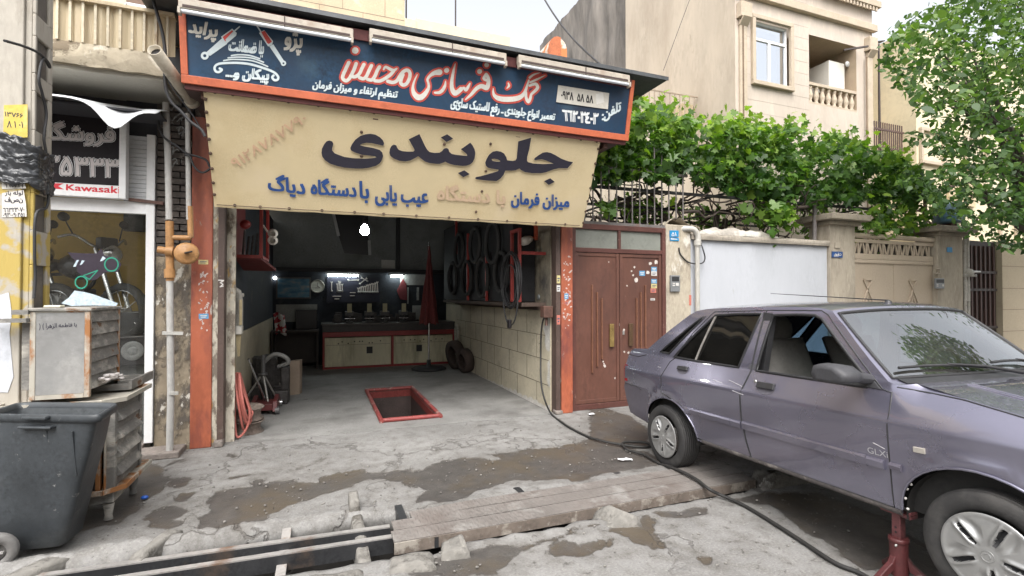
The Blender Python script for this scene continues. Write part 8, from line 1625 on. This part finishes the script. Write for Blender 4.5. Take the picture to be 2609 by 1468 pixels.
# street tree at the right edge
tt = thing('street_tree', 'leafy green street tree overhanging the right end of the street', 'tree', (11.6, 4.7, 0))
m = MB(); tb = np.array([11.6, 4.7, 0.])
def limb(p, q, r0, r1, w=.15): twist(p, q, r0, r1, w, 8)
limb(tb, tb+np.array([-.1, 0, 2.6]), .17, .13, .1); m.build('trunk', mat('tree bark', (.085, .072, .06), .9, .25, 6, .6, 25), tt)
m = MB(); top = tb+np.array([-.1, 0, 2.55]); ends = []
for q in ((-1.9, -.4, 4.2), (-1.2, .5, 5.4), (-.2, -.3, 6.2), (-1.6, .1, 3.2), (.9, .2, 5.2), (-2.1, -.2, 5.0), (.3, -.9, 4.6), (-.8, -.8, 4.8)):
    e = tb+np.array(q); limb(top, e, .09, .02, .3); ends.append(e)
    for i in range(5): f = e+np.array([random.uniform(-.8, .7), random.uniform(-.6, .6), random.uniform(-.6, .8)]); limb(top*.35+e*.65, f, .03, .008, .15)
m.build('limbs', MATS['tree bark'], tt)
# crown: clumps inside the outline read from the photograph
LE = [(-120, 2010), (0, 2330), (30, 2400), (80, 2270), (110, 2290), (150, 2240), (200, 2290), (240, 2330), (300, 2330), (340, 2330), (385, 2370), (420, 2410), (470, 2400), (510, 2420), (560, 2370), (600, 2440), (640, 2540)]
lv, lu = zip(*[(-300, 2300), (-60, 2420), (0, 2415), (40, 2300), (70, 2272), (110, 2262), (150, 2238), (185, 2262), (225, 2290), (270, 2330), (315, 2350), (350, 2330), (385, 2380), (430, 2395), (455, 2300), (485, 2320), (520, 2370), (560, 2400), (600, 2470), (640, 2560)])
cl = []; hu = []; N_ = 0
while N_ < 22000:
    v = random.uniform(-260, 640); l = np.interp(v, lv, lu)+22*nz3(v*.03, 2, 0)+10*nz3(v*.12, 7, 0); u = l+abs(random.random()**.8)*(2900-l); bot = 640 if u > 2540 else 610
    Y = 4.9+random.gauss(0, .75); d = nz3(u*.018, v*.018, Y*.6, 1)+.6*nz3(u*.05, v*.05, Y*1.3, 1)
    if d < -.16 and random.random() < .92: continue
    if v > 560 and random.random() < .45: continue
    p = at(u, v, Y=Y)
    if p[0] > 14.5 or p[2] > 8.2 or p[0]/p[1] < 1: continue
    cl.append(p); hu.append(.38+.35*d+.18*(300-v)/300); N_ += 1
for u, v, w, h, n in ((2262, 120, 22, 10, 26), (2250, 160, 14, 14, 22), (2285, 190, 16, 22, 30), (2310, 462, 30, 12, 50), (2330, 350, 16, 12, 26)):
    for i in range(n): cl.append(at(u+random.gauss(0, w*.6), v+random.gauss(0, h*.6), Y=4.8+random.gauss(0, .2))); hu.append(.4)
TM = leaf_mat('tree leaf', (.018, .048, .012), (.055, .115, .024), (.15, .23, .055), .36)
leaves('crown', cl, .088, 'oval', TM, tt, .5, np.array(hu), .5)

# second street tree on the road side to the right (it shows in the windscreen), and the houses across the road
t2 = thing('street_tree', 'leafy street tree at the road edge to the right, mirrored in the windscreen', 'tree', (10.3, -.4, 0))
m = MB(); tb2 = np.array([10.3, -.4, 0.]); limb(tb2, tb2+np.array([.1, 0, 2.8]), .18, .13, .1); m.build('trunk', MATS['tree bark'], t2)
m = MB()
for q in ((-1.4, -.6, 4.8), (1.2, .5, 5.0), (0, -.3, 6.2), (-.6, 1.1, 5.0), (.6, -1.2, 4.6)): limb(tb2+np.array([.1, 0, 2.75]), tb2+np.array(q), .09, .02, .3)
m.build('limbs', MATS['tree bark'], t2)
cl = []
while len(cl) < 11000:
    p = RNG.normal(size=3); p /= np.linalg.norm(p); p *= RNG.uniform(.3, 1)**.4; q = np.array([10.3, -.4, 5.6])+p*np.array([2.7, 2.6, 2.3])
    if nz3(q[0]*.9, q[1]*.9, q[2]*.9, 1) < -.1: continue
    cl.append(q)
leaves('crown', cl, .15, 'oval', TM, t2, .5, np.full(len(cl), .45), .5)
for x0, x1, h, mt, lb in ((-26, -9.2, 7.5, YEL2, 'cream house across the road on the left'), (-9, 4.6, 6.2, TRV, 'pinkish stone house across the road opposite the garage'), (4.8, 26, 8.5, YEL, 'ochre house across the road on the right')):
    t = thing('opposite_house', lb, 'house', ((x0+x1)/2, -9.5, 0)); m = MB(); m.box(x0, x1, -16, -9.5, 0, h); m.build('wall', mt, t)
    x = x0+1.5
    while x < x1-2:
        for z in (1.2, 4.2):
            m = MB(); m.box(x, x+1.3, -9.499, -9.45, z, z+1.4); w_ = m.build('window', WFR, t); m = MB(); m.box(x+.06, x+1.24, -9.449, -9.44, z+.06, z+1.34); m.build('pane', mat('dark panes', (.03, .028, .035), .15, .2), w_)
        x += 3.2
